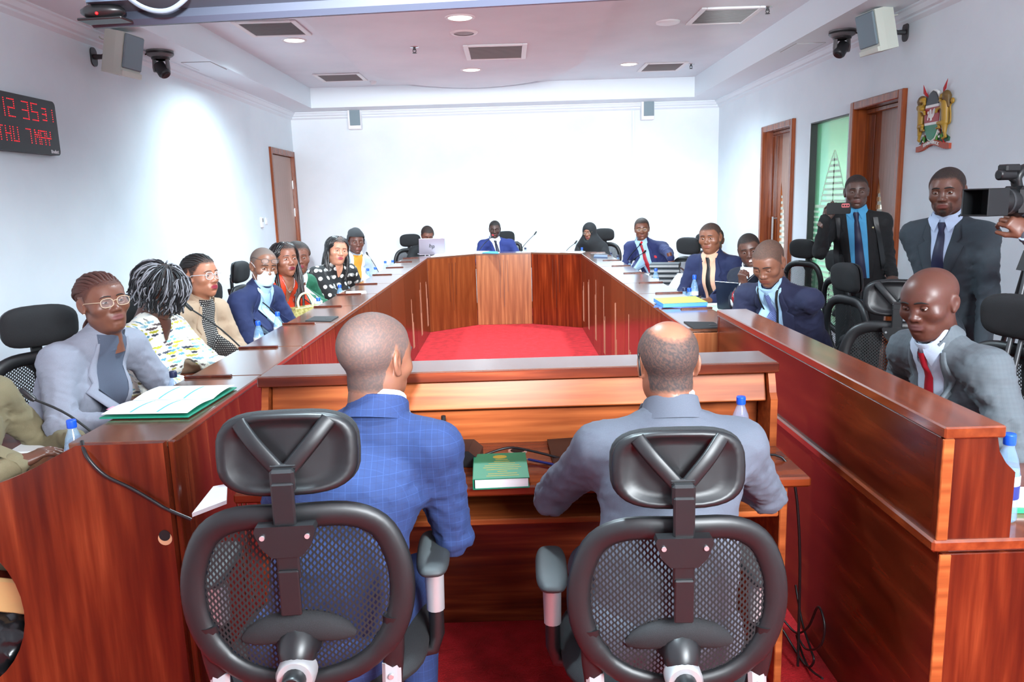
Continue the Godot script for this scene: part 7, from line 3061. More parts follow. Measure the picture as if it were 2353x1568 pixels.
func bottle_parts(o: Node3D, h: float, blue: bool) -> void:
	var k := h / 0.21
	var body := plain("bottle_plastic", Color(0.62, 0.82, 0.98, 0.22), 0.08)
	body.transparency = BaseMaterial3D.TRANSPARENCY_ALPHA
	var b := MB.new()
	b.lathe([Vector2(0.0, 0.003), Vector2(0.026, 0.0), Vector2(0.031, 0.008), Vector2(0.031, 0.055), Vector2(0.029, 0.06), Vector2(0.031, 0.065), Vector2(0.031, 0.115 * k), Vector2(0.029, 0.125 * k), Vector2(0.024, 0.150 * k), Vector2(0.0135, 0.178 * k), Vector2(0.0125, 0.188 * k)], 18)
	part("bottle_body", b, body, o)
	b = MB.new()
	b.lathe([Vector2(0.0, 0.006), Vector2(0.0295, 0.008), Vector2(0.0295, 0.11 * k), Vector2(0.0285, 0.128 * k), Vector2(0.0, 0.128 * k)], 14)
	var wm := plain("water", Color(0.78, 0.9, 1.0, 0.15), 0.05)
	wm.transparency = BaseMaterial3D.TRANSPARENCY_ALPHA
	part("water", b, wm, o)
	b = MB.new()
	b.lathe([Vector2(0.0315, 0.058 * k), Vector2(0.0318, 0.06 * k), Vector2(0.0318, 0.088 * k), Vector2(0.0315, 0.09 * k)], 18)
	part("label", b, plain("label_blue", rgb8(44, 58, 132), 0.4), o)
	b = MB.new()
	b.lathe([Vector2(0.0315, 0.0905 * k), Vector2(0.0318, 0.092 * k), Vector2(0.0318, 0.112 * k), Vector2(0.0315, 0.114 * k)], 18)
	part("label_band", b, plain("label_white", rgb8(226, 232, 240), 0.4), o)
	b = MB.new()
	b.lathe([Vector2(0.0145, 0.184 * k), Vector2(0.0150, 0.188 * k), Vector2(0.0150, 0.206 * k), Vector2(0.0135, 0.21 * k), Vector2(0.0, 0.21 * k)], 16)
	part("cap", b, plain("cap_blue", rgb8(24, 82, 206), 0.35) if blue else plain("cap_navy", rgb8(34, 40, 70), 0.35), o)

func bottles() -> void:
	# cap pixel, height of what it stands on, height, blue cap, where
	var list := [
		[163, 962, WORK_Y, 0.21, true, "beside the loose sheet at the round-holed board"], [397, 850, WORK_Y, 0.21, false, "between the grey blazer's report and the braided woman"],
		[592, 735, WORK_Y, 0.21, true, "before the tan blazer, in front of the handbag"], [637, 714, WORK_Y, 0.21, true, "right next to the handbag"],
		[731, 681, WORK_Y, 0.21, true, "before the woman in orange"], [780, 651, WORK_Y, 0.21, true, "before the woman in green"],
		[845, 614, WORK_Y, 0.21, true, "at the polka-dot woman's elbow"], [862, 611, WORK_Y, 0.21, true, "past the polka-dot woman's pen"],
		[885, 597, WORK_Y, 0.21, true, "before the woman in the headwrap"], [902, 595, WORK_Y, 0.21, true, "at the corner of the arm by the laptop"],
		[1207, 566, WORK_Y, 0.21, false, "on the far middle desk"], [1337, 566, WORK_Y, 0.21, true, "before the woman in the hijab"],
		[1404, 577, WORK_Y, 0.21, false, "by the closed phone at the corner of the door-side arm"], [1420, 583, WORK_Y, 0.21, false, "before the man with the pocket square"],
		[1447, 596, WORK_Y, 0.21, false, "beside the red folder"], [1507, 614, WORK_Y, 0.21, true, "on the papers between two desk dividers"],
		[1596, 629, WORK_Y, 0.27, true, "taller than its neighbours, before the peach shirt"], [1573, 658, WORK_Y, 0.21, false, "by the white laptop"],
		[1584, 659, WORK_Y, 0.21, true, "in front of the tall bottle"], [1703, 908, WORK_Y, 0.21, true, "on the witness desk by the right cheek"],
		[2304, 1032, WORK_Y, 0.235, true, "on the side desk by the green folder"]]
	for q in list:
		var p := at_y(q[0], q[1] + 3, q[2] + q[3])
		p.y = q[2]
		if q[0] < 1000:
			p.x = minf(p.x, -1.345)
		elif q[0] > 1390 and q[0] < 1600:
			p.x = maxf(p.x, 1.225)
		if q[0] > 2200:
			p = Vector3(1.275, WORK_Y, -1.90)
		var o := thing("water_bottle", "clear water bottle %s" % q[5], "bottle", p, 0.0, "plastic water bottles on the desks")
		bottle_parts(o, q[3], q[4])

func microphone(base: Vector3, head: Vector3, label: String, lit := false, stand := false) -> void:
	var o := thing("gooseneck_microphone", label, "microphone", base, 0.0, "gooseneck microphones on the desks")
	var b := MB.new()
	var h := head - base
	if stand:
		b.prism(PackedVector2Array([Vector2(-0.10, 0.0), Vector2(0.10, 0.0), Vector2(0.085, 0.035), Vector2(0.05, 0.055), Vector2(-0.06, 0.055), Vector2(-0.09, 0.03)]), 0.13, Transform3D(Basis(), Vector3(0, 0, -0.065)))
	else:
		b.lathe([Vector2(0.0, 0.0), Vector2(0.028, 0.0), Vector2(0.026, 0.012), Vector2(0.009, 0.02), Vector2(0.0, 0.02)], 14)
	part("base", b, mats.black_plastic, o)
	b = MB.new()
	var d := h.normalized()
	var rise := Vector3(0, minf(0.06, h.length() * 0.2), 0)
	b.tube(bez([Vector3(0, 0.01, 0), rise * 0.6 + h * 0.08, h * 0.5 + rise * 0.7, h - d * 0.055], 5), [0.0042], 7)
	part("stem", b, mats.black_matt, o)
	b = MB.new()
	b.tube([h - d * 0.06, h - d * 0.052, h - d * 0.012, h], [0.008, 0.0105, 0.0105, 0.006], 10)
	part("capsule", b, mats.black_plastic, o)
	if lit:
		b = MB.new()
		b.tube([h - d * 0.016, h - d * 0.004], [0.0125, 0.0125], 12)
		var m := plain("mic_ring_red", rgb8(224, 24, 34), 0.4)
		m.emission_enabled = true
		m.emission = rgb8(255, 24, 34)
		m.emission_energy_multiplier = 1.2
		part("ring_light", b, m, o)

func microphones() -> void:
	var left := [[262, 934, 46, 894, "in front of the grey blazer"], [588, 774, 421, 694, "in front of the tan blazer"], [674, 727, 591, 680, "in front of the masked man"], [750, 691, 657, 662, "in front of the woman in orange"], [838, 634, 771, 602, "in front of the polka-dot woman"], [880, 620, 842, 580, "in front of the woman in the headwrap"]]
	for q in left:
		var b := at_x(q[0], q[1], -1.36)
		b.y = WORK_Y
		microphone(b, at_x(q[2], q[3], -1.66), "black gooseneck microphone " + q[4])
	var far := [[1176, 579, 1233, 532, "leaning over the far middle desk"], [1284, 579, 1326, 553, "leaning towards the woman in the hijab"]]
	for q in far:
		var b := at_z(q[0], q[1], -10.55)
		b.y = WORK_Y
		microphone(b, at_z(q[2], q[3], -10.72), "black gooseneck microphone " + q[4])
	var cb := at_z(1092, 578, -10.58)
	cb.y = WORK_Y + 0.10
	microphone(cb, at_z(1133, 540, -10.85), "black conference unit with a red-lit gooseneck before the man in blue", true, true)
	var right := [[1428, 592, 1475, 556, "with a red ring before the man with the pocket square", true], [1432, 606, 1484, 576, "beside the one with the red ring", false], [1532, 634, 1450, 616, "bent low over the loose papers", false]]
	for q in right:
		var b := at_x(q[0], q[1], 1.30)
		b.y = WORK_Y
		microphone(b, at_x(q[2], q[3], 1.46 if q[3] < 610 else 1.25), "black gooseneck microphone " + q[4], q[5])
	# conference unit on the witness desk
	var o := thing("conference_unit", "black wedge conference unit with a short microphone beside the green book", "microphone", Vector3(-0.215, WORK_Y, -2.50), -0.1)
	var b := MB.new()
	b.prism(PackedVector2Array([Vector2(-0.1, 0), Vector2(0.1, 0), Vector2(0.1, 0.03), Vector2(0.07, 0.055), Vector2(-0.07, 0.055), Vector2(-0.1, 0.03)]), 0.13, Transform3D(Basis(), Vector3(0, 0, -0.065)))
	part("housing", b, mats.black_plastic, o)
	b = MB.new()
	b.box(Vector3(-0.02, 0.056, 0.03), Vector3(0.09, 0.004, 0.05), 0.001, Basis(Vector3.RIGHT, 0.1))
	part("key_plate", b, mats.silver, o)
	b = MB.new()
	b.tube(bez([Vector3(-0.03, 0.05, -0.03), Vector3(-0.028, 0.1, -0.03), Vector3(-0.026, 0.15, -0.025)], 4), [0.007, 0.007, 0.008], 8)
	part("short_microphone", b, mats.black_matt, o)

# a flat sheet or block with its corners traced on a level surface
func slab(called: String, px: Array, y: float, thick: float, m: Material, label: String, category: String, group := "") -> MeshInstance3D:
	var c := Vector3.ZERO
	var pts := []
	for q in px:
		var p := at_y(q[0], q[1], y + thick)
		p.y = 0
		pts.append(p)
		c += p
	c /= pts.size()
	var poly := PackedVector2Array()
	for p in pts:
		poly.append(Vector2(p.x - c.x, p.z - c.z))
	var b := MB.new()
	b.prism(poly, thick, Transform3D(Basis(Vector3(1, 0, 0), Vector3(0, 0, 1), Vector3(0, 1, 0)), Vector3.ZERO))
	var o := MeshInstance3D.new()
	o.name = numbered(called)
	o.mesh = b.mesh()
	o.material_override = m
	o.position = c + Vector3(0, y, 0)
	add_child(o)
	tag(o, label, category, group)
	return o

func page_image(seed_: int, bars: bool) -> ImageTexture:
	var im := Image.create(128, 128, false, Image.FORMAT_RGB8)
	im.fill(rgb8(240, 242, 243))
	var r := RandomNumberGenerator.new()
	r.seed = seed_
	for y in range(10, 118, 4):
		var x := 10
		while x < 112:
			var ln := r.randi_range(4, 14)
			im.fill_rect(Rect2i(x, y, mini(ln, 116 - x), 1), rgb8(150, 158, 164))
			x += ln + 3
	if bars:
		im.fill_rect(Rect2i(38, 6, 3, 112), rgb8(70, 170, 176))
		im.fill_rect(Rect2i(78, 6, 3, 112), rgb8(70, 170, 176))
	return ImageTexture.create_from_image(im)

func papers() -> void:
	var L := LEDGE_Y + 0.004
	# open report over the ledge before the grey blazer
	var c := (at_y(240, 968, L) + at_y(452, 964, L) + at_y(537, 889, L) + at_y(345, 895, L)) / 4
	var o := thing("open_report", "open report with teal table rules and a green cover before the grey blazer", "report", Vector3(c.x, L, c.z), -0.05)
	var b := MB.new()
	b.box(Vector3(0, 0.003, 0), Vector3(0.30, 0.005, 0.40), 0.001)
	part("cover", b, plain("cover_green", rgb8(20, 132, 104), 0.5), o)
	var pm := plain("page_print", Color(1, 1, 1), 0.8)
	pm.albedo_texture = page_image(3, true)
	for s in [-1.0, 1.0]:
		b = MB.new()
		b.has_uv = true
		var rows := []
		for k in 7:
			var u := k / 6.0
			var row := []
			for j in 2:
				row.append(Vector3(lerpf(-0.145, 0.145, j), 0.008 + 0.016 * sin(u * PI * 0.6 + 0.2) * (1.0 - 0.5 * u), s * lerpf(0.002, 0.195, u)))
			rows.append(row)
		b.grid(rows, false, false, 1.0)
		if b.n[4].y < 0:
			b = MB.new()
			b.has_uv = true
			b.grid(rows, false, false, -1.0)
		part("page", b, pm, o)
	b = MB.new()
	b.box(Vector3(-0.15, 0.014, 0.11), Vector3(0.03, 0.001, 0.04))
	part("pink_tab", b, plain("tab_pink", rgb8(236, 150, 176), 0.7), o)
	var W := WORK_Y + 0.001
	slab("paper_sheet", [[15, 1041], [138, 1040], [136, 1007], [70, 1008]], W, 0.003, mats.paper, "loose white sheet on the rounded table end", "paper")
	slab("paper_sheet", [[640, 722], [722, 716], [712, 700], [662, 706]], W, 0.004, mats.paper, "white papers before the masked man and the woman in orange", "paper")
	slab("paper_sheet", [[795, 674], [842, 672], [840, 668], [796, 670]], LEDGE_Y + 0.002, 0.004, mats.paper, "white strip of paper lying on the ledge past a divider", "paper")
	slab("paper_sheet", [[750, 690], [800, 684], [822, 660], [770, 668]], W, 0.003, mats.paper, "white papers before the woman in green", "paper")
	slab("paper_sheet", [[990, 590], [1060, 584], [1075, 577], [1010, 580]], LEDGE_Y + 0.002, 0.004, mats.paper, "white papers beside the open laptop on the far desks", "paper")
	slab("paper_sheet", [[1062, 583], [1108, 580], [1125, 577], [1080, 577]], LEDGE_Y + 0.002, 0.01, mats.paper, "stack of white papers before the man in blue", "paper")
	slab("folder", [[1108, 581], [1146, 582], [1143, 578], [1116, 577]], LEDGE_Y + 0.002, 0.008, plain("folder_sky", rgb8(60, 150, 205), 0.5), "bright blue folder on the far middle desk", "folder")
	slab("paper_sheet", [[1285, 580], [1335, 582], [1345, 578], [1300, 577]], LEDGE_Y + 0.002, 0.003, mats.paper, "white sheet before the woman in the hijab", "paper")
	slab("closed_phone", [[1364, 590], [1396, 591], [1396, 586], [1366, 585]], LEDGE_Y + 0.001, 0.012, plain("slate_blue", rgb8(66, 82, 108), 0.35), "slate blue phone on the ledge at the corner of the door-side arm", "phone")
	slab("paper_sheet", [[1448, 620], [1500, 620], [1560, 636], [1532, 643]], W, 0.012, mats.paper, "spread white papers under the low microphone", "paper")
	slab("paper_sheet", [[1450, 611], [1503, 612], [1500, 608], [1450, 607]], W + 0.03, 0.01, mats.paper, "thick white bundle under the red folder", "paper")
	slab("folder", [[1455, 608], [1483, 606], [1478, 597], [1456, 602]], W + 0.05, 0.015, plain("folder_red", rgb8(176, 24, 40), 0.5), "red folder before the man with the pocket square", "folder")
	# lime and blue reports on the right ledge
	slab("folder", [[1502, 705], [1622, 706], [1625, 694], [1520, 690]], LEDGE_Y + 0.001, 0.005, plain("folder_blue", rgb8(40, 82, 176), 0.45), "dark blue folder under the lime report", "folder")
	var rep := slab("report", [[1524, 699], [1626, 695], [1598, 681], [1502, 686]], LEDGE_Y + 0.007, 0.022, plain("report_pages", rgb8(64, 132, 206), 0.5), "blue-edged thick report with a lime cover on the door-side ledge", "report")
	var cov := MB.new()
	var pr: Array = []
	for q in [[1524, 699], [1626, 695], [1598, 681], [1502, 686]]:
		var p := at_y(q[0], q[1], LEDGE_Y + 0.029)
		pr.append(Vector3(p.x - rep.position.x, 0.0235, p.z - rep.position.z))
	cov.flat(pr, Vector3.UP)
	part("cover", cov, plain("cover_lime", rgb8(178, 192, 84), 0.5), rep)
	slab("paper_sheet", [[1600, 700], [1648, 700], [1655, 688], [1612, 684]], W + 0.004, 0.006, mats.paper, "white papers before the man looking down", "paper")
	slab("paper_sheet", [[1618, 716], [1660, 714], [1668, 700], [1625, 700]], W, 0.004, plain("paper_mint", rgb8(206, 226, 206), 0.7), "pale green sheet under the writing hand", "paper")
	# black plates let into the ledges
	for q in [[[701, 737], [760, 738], [778, 727], [722, 727], "masked man"], [[1593, 754], [1661, 752], [1640, 740], [1571, 739], "man looking down"]]:
		var pl := slab("cable_plate", [q[0], q[1], q[2], q[3]], LEDGE_Y, 0.006, mats.black_matt, "black cable box lid on the ledge before the " + q[4], "lid")
		var hb := MB.new()
		hb.box(Vector3(0.05, 0.0068, 0.02), Vector3(0.05, 0.002, 0.018), 0.0005)
		part("finger_hole", hb, mats.black_plastic, pl)
	# green book
	var gb := (at_y(1072, 1037, WORK_Y + 0.03) + at_y(1216, 1032, WORK_Y + 0.03) + at_y(1237, 1113, WORK_Y + 0.03) + at_y(1076, 1118, WORK_Y + 0.03)) / 4
	o = thing("hardback_book", "thick green hardback with gold lines of print on the witness desk", "book", Vector3(gb.x, WORK_Y, gb.z), 0.03)
	var green := plain("book_green", rgb8(0, 122, 88), 0.45)
	b = MB.new()
	b.box(Vector3(0, 0.033, 0), Vector3(0.172, 0.003, 0.238), 0.001)
	b.box(Vector3(0, 0.0015, 0), Vector3(0.172, 0.003, 0.238), 0.001)
	b.box(Vector3(-0.085, 0.017, 0), Vector3(0.004, 0.034, 0.238), 0.001)
	part("cover", b, green, o)
	b = MB.new()
	b.box(Vector3(0.001, 0.017, 0), Vector3(0.162, 0.028, 0.230), 0.001)
	part("page_block", b, mats.paper, o)
	var gold := plain("gold_print", rgb8(168, 150, 60), 0.4)
	b = MB.new()
	b.ball(Vector3(0, 0.0345, -0.08), Vector3(0.024, 0.0006, 0.018))
	part("crest_print", b, gold, o)
	var widths := [0.04, 0.05, 0.085, 0.11, 0.12, 0.1, 0.03, 0.09, 0.1]
	for k in widths.size():
		b = MB.new()
		b.box(Vector3(0.005, 0.0347, -0.052 + k * 0.0185), Vector3(widths[k], 0.0006, 0.004))
		part("print_line", b, gold, o)
	# pens
	pen(at_y(1248, 1063, WORK_Y + 0.006), 0.95, rgb8(30, 44, 120), "dark blue ballpoint beside the green book")
	pen(at_y(345, 872, 0.87), 0.0, rgb8(20, 96, 214), "bright blue pen held by the woman in the grey blazer", Vector3(0.25, 0.9, 0.1))
	# booklet by the left armrest of the first witness chair
	slab("booklet", [[441, 1180], [520, 1150], [522, 1112], [490, 1118]], 0.742, 0.012, mats.paper, "white booklet with a green edge beside the blue suit's chair", "booklet")

func pen(p: Vector3, turn: float, c: Color, label: String, along := Vector3.ZERO) -> void:
	var o := thing("pen", label, "pen", p, turn if along == Vector3.ZERO else 0.0)
	var d := Vector3(0, 0, 1) if along == Vector3.ZERO else along.normalized()
	var b := MB.new()
	b.tube([-d * 0.06, -d * 0.055, d * 0.055, d * 0.062], [0.003, 0.0048, 0.0048, 0.002], 8)
	part("barrel", b, plain("pen_" + c.to_html(), c, 0.3), o)
	b = MB.new()
	b.tube([-d * 0.072, -d * 0.055], [0.001, 0.0036], 8)
	part("tip", b, mats.silver, o)

func laptop(p: Vector3, turn: float, w: float, open_deg: float, m: Material, label: String, mark := "") -> void:
	# screen's back looks along +z; hinge along x
	var o := thing("laptop", label, "laptop", p, turn)
	var b := MB.new()
	b.box(Vector3(0, 0.008, -0.11), Vector3(w, 0.015, 0.22), 0.004)
	part("keyboard_base", b, m, o)
	b = MB.new()
	var bs := Basis(Vector3.RIGHT, deg_to_rad(open_deg))
	b.box(bs * Vector3(0, 0.105, 0) + Vector3(0, 0.012, 0), Vector3(w, 0.21, 0.008), 0.003, bs)
	var lid := part("lid", b, m, o)
	b = MB.new()
	b.box(bs * Vector3(0, 0.105, -0.0045) + Vector3(0, 0.012, 0), Vector3(w - 0.02, 0.19, 0.001), 0.0, bs)
	part("screen", b, mats.black_plastic, lid)
	if mark != "":
		letters(mark, lid, Transform3D(bs * Basis(Vector3.BACK, -0.2), bs * Vector3(0, 0.105, 0.0055) + Vector3(0, 0.012, 0)), 0.065, plain("mark_dark", rgb8(50, 46, 52), 0.4))

func bags_and_machines() -> void:
	var lp := at_z(994, 588, -10.32)
	laptop(Vector3(lp.x, LEDGE_Y + 0.001, -10.25), 0.22, 0.34, 12.0, plain("laptop_silver", rgb8(146, 138, 150), 0.35, 0.4), "open silver laptop with a dark mark on its lid at the far desks", "hp")
	laptop(at_y(1676, 716, WORK_Y + 0.001) + Vector3(0.03, 0, 0), -0.95, 0.30, 8.0, plain("laptop_dark", rgb8(30, 38, 54), 0.25), "dark laptop with a tilted glossy lid before the man looking down")
	laptop(at_y(1562, 668, WORK_Y + 0.001), -0.8, 0.28, -52.0, plain("laptop_white", rgb8(200, 206, 212), 0.4), "pale laptop with its lid leaning far back before the peach shirt")
	# handbag between the tan blazer and the masked man
	var hb := at_y(578, 760, WORK_Y)
	var o := thing("handbag", "olive snakeskin-look handbag with a round handle on the desk", "bag", Vector3(-1.46, WORK_Y, hb.z), 0.9)
	var b := MB.new()
	var hide := textured("bag_hide", noise_tex(91, 0.06, [[0.0, rgb8(122, 112, 62)], [0.5, rgb8(158, 148, 92)], [1.0, rgb8(184, 176, 124)]], 3, 128), Vector3(5, 5, 5), 0.35, false)
	b.prism(PackedVector2Array([Vector2(-0.15, 0.0), Vector2(0.15, 0.0), Vector2(0.14, 0.1), Vector2(0.12, 0.165), Vector2(-0.12, 0.165), Vector2(-0.14, 0.1)]), 0.09, Transform3D(Basis(), Vector3(0, 0, -0.045)))
	var bb := part("bag_body", b, hide, o)
	b = MB.new()
	b.box(Vector3(0, 0.12, 0.048), Vector3(0.25, 0.09, 0.006), 0.002)
	part("flap", b, hide, bb)
	b = MB.new()
	b.tube(bez([Vector3(-0.06, 0.16, 0), Vector3(-0.065, 0.20, 0), Vector3(-0.04, 0.245, 0), Vector3(0, 0.258, 0), Vector3(0.04, 0.245, 0), Vector3(0.065, 0.20, 0), Vector3(0.06, 0.16, 0)], 5), [0.008], 8)
	part("handle", b, plain("bag_handle", rgb8(196, 186, 150), 0.4), o)
	# things behind the right-hand seats
	var bp := Vector3(2.02, 0.0, -7.6)
	o = thing("brown_bag", "dark brown leather bag with looped handles on the empty chair", "bag", Vector3(1.74, 0.50, -8.02), -0.6)
	b = MB.new()
	b.box(Vector3(0, 0.15, 0), Vector3(0.28, 0.28, 0.1), 0.03)
	part("bag_body", b, plain("leather_brown", rgb8(66, 38, 36), 0.45), o)
	b = MB.new()
	b.tube(bez([Vector3(-0.09, 0.28, 0), Vector3(-0.08, 0.36, 0), Vector3(0, 0.40, 0), Vector3(0.08, 0.36, 0), Vector3(0.09, 0.28, 0)], 5), [0.009], 8)
	part("handle", b, mats.leather_brown, o)
	for k in 5:
		o = thing("box_file", "grey ring binder, %s in the pile beside the peach-shirted man" % ["lowest", "second from the bottom", "middle one", "fourth from the bottom", "topmost"][k], "binder", Vector3(1.50, WORK_Y + k * 0.047, -7.42), -0.3 + 0.06 * (k % 2), "binders in the pile")
		b = MB.new()
		b.box(Vector3(0, 0.022, 0), Vector3(0.28, 0.042, 0.22), 0.006)
		part("cover", b, plain("binder_grey", rgb8(60, 66, 72), 0.5), o)
		b = MB.new()
		b.box(Vector3(0, 0.022, 0.006), Vector3(0.274, 0.012, 0.212), 0.002)
		part("pages", b, mats.vent_grey, o)
	# black bag and envelope behind the round hole
	o = thing("plastic_bag", "crumpled black plastic bag behind the round hole", "bag", Vector3(-1.82, 0.0, -2.40))
	var F := Field.new(Vector3(-0.3, -0.02, -0.25), Vector3(0.35, 0.5, 0.25), 0.016)
	F.ell(Vector3(0, 0.16, 0), Vector3(0.24, 0.17, 0.16), 0.05)
	F.ell(Vector3(0.14, 0.2, 0.04), Vector3(0.14, 0.16, 0.12), 0.05)
	b = MB.new()
	F.mesh(b)
	crease(b, [{"e": Vector3(0.1, 0.2, 0.1)}, {"e": Vector3(-0.1, 0.2, 0.1)}], [Vector3(0, 0.3, 0.1), Vector3(0.2, 0.3, 0.1)], 3.0, 9)
	part("bag_body", b, plain("bin_black", rgb8(24, 26, 28), 0.25), o)
	o = thing("envelope", "folded tan envelope sticking out of the black plastic bag", "envelope", Vector3(-1.70, 0.36, -2.33))
	b = MB.new()
	b.box(Vector3(0, 0.05, 0), Vector3(0.26, 0.12, 0.02), 0.008, Basis(Vector3.BACK, -0.15))
	part("sheet", b, plain("manila", rgb8(206, 166, 108), 0.7), o)
	# side desk papers
	slab("folder", [[2318, 1170], [2420, 1172], [2420, 1122], [2322, 1122]], WORK_Y + 0.001, 0.012, plain("folder_mint", rgb8(40, 160, 110), 0.5), "green folder under white sheets on the side desk", "folder")
	slab("paper_sheet", [[2322, 1160], [2420, 1162], [2420, 1118], [2326, 1120]], WORK_Y + 0.014, 0.008, mats.paper, "white sheets on the green folder on the side desk", "paper")
	# phone held up by the man in black
	o = thing("mobile_phone", "black phone with a red-ringed camera held up by the standing man", "phone", gaze_at(1920, 479, 5.86), -0.28)
	b = MB.new()
	b.prism(rounded_rect(0.155, 0.078, 0.012), 0.01, Transform3D(Basis(), Vector3(0.02, 0, 0)))
	part("case", b, mats.black_matt, o)
	b = MB.new()
	b.prism(rounded_rect(0.052, 0.028, 0.008), 0.003, Transform3D(Basis(), Vector3(0.062, 0.018, 0.0095)))
	part("lens_plate", b, plain("phone_red", rgb8(190, 60, 66), 0.4), o)
	for k in 3:
		b = MB.new()
		b.tube([Vector3(0.046 + k * 0.016, 0.018, 0.0125), Vector3(0.046 + k * 0.016, 0.018, 0.0145)], [0.0055], 10)
		part("lens", b, mats.black_matt, o)
	slab("tablet", [[1257, 1010], [1330, 1005], [1330, 1075], [1275, 1074]], WORK_Y + 0.001, 0.01, mats.black_plastic, "black tablet under the grey-suited man's arm", "tablet")
	video_camera()

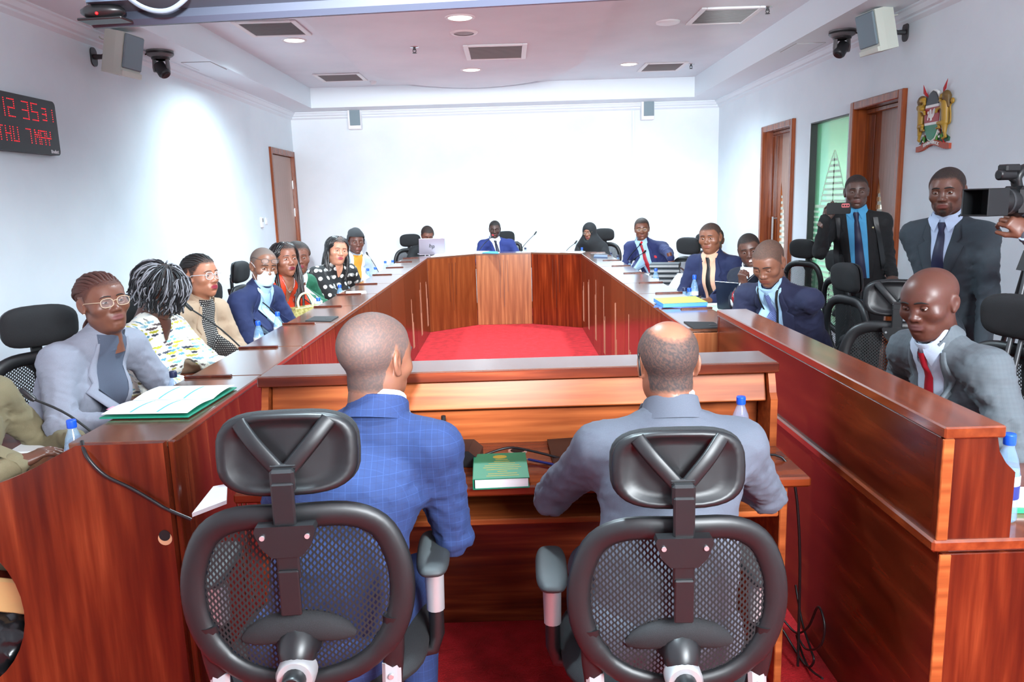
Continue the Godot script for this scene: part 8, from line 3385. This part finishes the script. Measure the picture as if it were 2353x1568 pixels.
func video_camera() -> void:
	# lens looks towards -x; built about the tripod's axis
	var c := gaze_at(2345, 462, 3.75)
	var o := thing("video_camera", "large black video camera with a square lens hood on a tripod", "camera", c, 0.25)
	var bk: Material = plain("camcorder_black", rgb8(22, 24, 26), 0.4)
	var b := MB.new()
	b.box(Vector3(0.10, 0.0, 0), Vector3(0.30, 0.12, 0.11), 0.015)
	part("camera_body", b, bk, o)
	b = MB.new()
	b.tube([Vector3(-0.04, 0.0, 0), Vector3(-0.05, 0, 0), Vector3(-0.09, 0, 0), Vector3(-0.095, 0, 0), Vector3(-0.13, 0, 0)], [0.05, 0.052, 0.052, 0.046, 0.046], 22)
	var ln := part("lens_barrel", b, bk, o)
	b = MB.new()
	b.tube([Vector3(-0.075, 0, 0), Vector3(-0.085, 0, 0)], [0.0535, 0.0535], 22)
	part("focus_ring", b, mats.dark_metal, ln)
	# hollow hood: four walls flared forward
	for q in [[Vector3(0, 1, 0), 0.047], [Vector3(0, -1, 0), 0.047], [Vector3(0, 0, 1), 0.058], [Vector3(0, 0, -1), 0.058]]:
		b = MB.new()
		var nrm: Vector3 = q[0]
		var sz := Vector3(0.10, 0.006, 0.13) if absf(nrm.y) > 0.5 else Vector3(0.10, 0.105, 0.006)
		b.box(Vector3(-0.175, 0, 0) + nrm * (q[1] + 0.004), sz, 0.002)
		part("hood_wall", b, bk, ln)
	b = MB.new()
	b.box(Vector3(-0.127, 0, 0), Vector3(0.006, 0.10, 0.125), 0.001)
	part("hood_back", b, bk, ln)
	b = MB.new()
	b.tube([Vector3(-0.128, 0, 0), Vector3(-0.133, 0, 0)], [0.044, 0.042], 20)
	part("front_glass", b, mats.black_plastic, ln)
	b = MB.new()
	b.tube(bez([Vector3(-0.02, 0.05, 0), Vector3(-0.03, 0.10, 0), Vector3(0.02, 0.135, 0), Vector3(0.14, 0.13, 0), Vector3(0.22, 0.10, 0), Vector3(0.24, 0.05, 0)], 4), [0.016], 8, true, Vector3(0, 0, 1), 1.5)
	part("carry_handle", b, bk, o)
	b = MB.new()
	b.tube([Vector3(-0.12, 0.105, 0), Vector3(-0.115, 0.105, 0), Vector3(-0.05, 0.105, 0), Vector3(-0.045, 0.105, 0)], [0.015, 0.022, 0.022, 0.015], 14)
	b.box(Vector3(-0.07, 0.13, 0), Vector3(0.07, 0.03, 0.05), 0.006)
	b.tube([Vector3(-0.07, 0.1, 0), Vector3(-0.03, 0.07, 0), Vector3(0.0, 0.12, 0)], [0.012], 8)
	part("viewfinder", b, bk, o)
	b = MB.new()
	b.box(Vector3(0.08, 0.14, 0.001), Vector3(0.09, 0.03, 0.07), 0.008)
	part("microphone_block", b, bk, o)
	# tripod of its own
	var t := thing("camera_tripod", "black camera tripod with a fluid head behind the bald man's chair", "tripod", Vector3(c.x + 0.10, 0, c.z))
	var top := c.y - 0.07
	b = MB.new()
	b.box(Vector3(0, top, 0), Vector3(0.16, 0.02, 0.07), 0.005)
	b.ball(Vector3(-0.02, top - 0.05, 0), Vector3(0.045, 0.048, 0.04))
	b.tube([Vector3(0, top - 0.08, 0), Vector3(0, top - 0.10, 0), Vector3(0, top - 0.12, 0)], [0.035, 0.044, 0.03], 16)
	part("fluid_head", b, bk, t)
	b = MB.new()
	b.tube([Vector3(0, top - 0.118, 0), Vector3(0, top - 0.13, 0)], [0.046, 0.046], 18)
	part("level_ring", b, mats.silver, t)
	b = MB.new()
	b.prism(PackedVector2Array([Vector2(-0.075, top - 0.21), Vector2(0.075, top - 0.21), Vector2(0.05, top - 0.13), Vector2(-0.05, top - 0.13)]), 0.06, Transform3D(Basis(), Vector3(0, 0, -0.03)))
	part("spider", b, bk, t)
	for k in 3:
		var d := Vector3(cos(TAU * k / 3 + 0.5), 0, sin(TAU * k / 3 + 0.5))
		b = MB.new()
		var q := d.cross(Vector3.UP)
		for s in [-1.0, 1.0]:
			b.tube([d * 0.05 + q * s * 0.02 + Vector3(0, top - 0.19, 0), d * 0.30 + q * s * 0.02 + Vector3(0, 0.45, 0)], [0.010], 8)
		b.tube([d * 0.27 + Vector3(0, 0.52, 0), d * 0.42 + Vector3(0, 0.012, 0)], [0.011], 8)
		b.box(d * 0.30 + Vector3(0, 0.45, 0), Vector3(0.05, 0.05, 0.05), 0.01)
		part("leg", b, mats.dark_metal if k == 1 else bk, t)

func cables() -> void:
	var b := MB.new()
	var pts := []
	for q in [[188, 1016], [200, 1050], [240, 1092], [300, 1122], [352, 1152], [382, 1170], [440, 1195]]:
		var p := at_z(q[0], q[1], -2.162)
		pts.append(p)
	pts[0] = at_z(188, 1014, -2.19)
	b.tube(bez(pts, 5), [0.0055], 8)
	single("microphone_cable", b, mats.black_plastic, "black cable slung over the round-holed end board", "cable")
	b = MB.new()
	b.tube(bez([Vector3(-0.1, 0.778, -2.5), Vector3(-0.02, 0.79, -2.53), Vector3(0.06, 0.785, -2.5), Vector3(0.15, 0.768, -2.47)], 5), [0.0045], 8)
	single("microphone_cable", b, mats.black_plastic, "black cable from the wedge conference unit across the witness desk", "cable")
	b = MB.new()
	b.tube(bez([Vector3(0.60, 0.765, -2.42), Vector3(0.78, 0.768, -2.44), Vector3(0.89, 0.75, -2.40), Vector3(0.93, 0.5, -2.38), Vector3(0.95, 0.02, -2.4)], 5), [0.0045], 8)
	single("microphone_cable", b, mats.black_plastic, "black cable dropping off the right end of the witness desk", "cable")
	b = MB.new()
	for run in [[[1828, 1345], [1843, 1430], [1862, 1490], [1870, 1520], [1850, 1538], [1800, 1530], [1792, 1525]], [[1800, 1425], [1830, 1455], [1858, 1440], [1880, 1395], [1895, 1440], [1884, 1486], [1852, 1492], [1830, 1460], [1855, 1530], [1890, 1560]]]:
		var pts2 := []
		for q in run:
			var w := at_x(q[0], q[1], 0.985)
			w.y = maxf(w.y, 0.008)
			pts2.append(w)
		b.tube(bez(pts2, 6), [0.004], 8)
	single("power_cable", b, mats.black_plastic, "tangle of black cable on the red carpet under the witness desk", "cable")
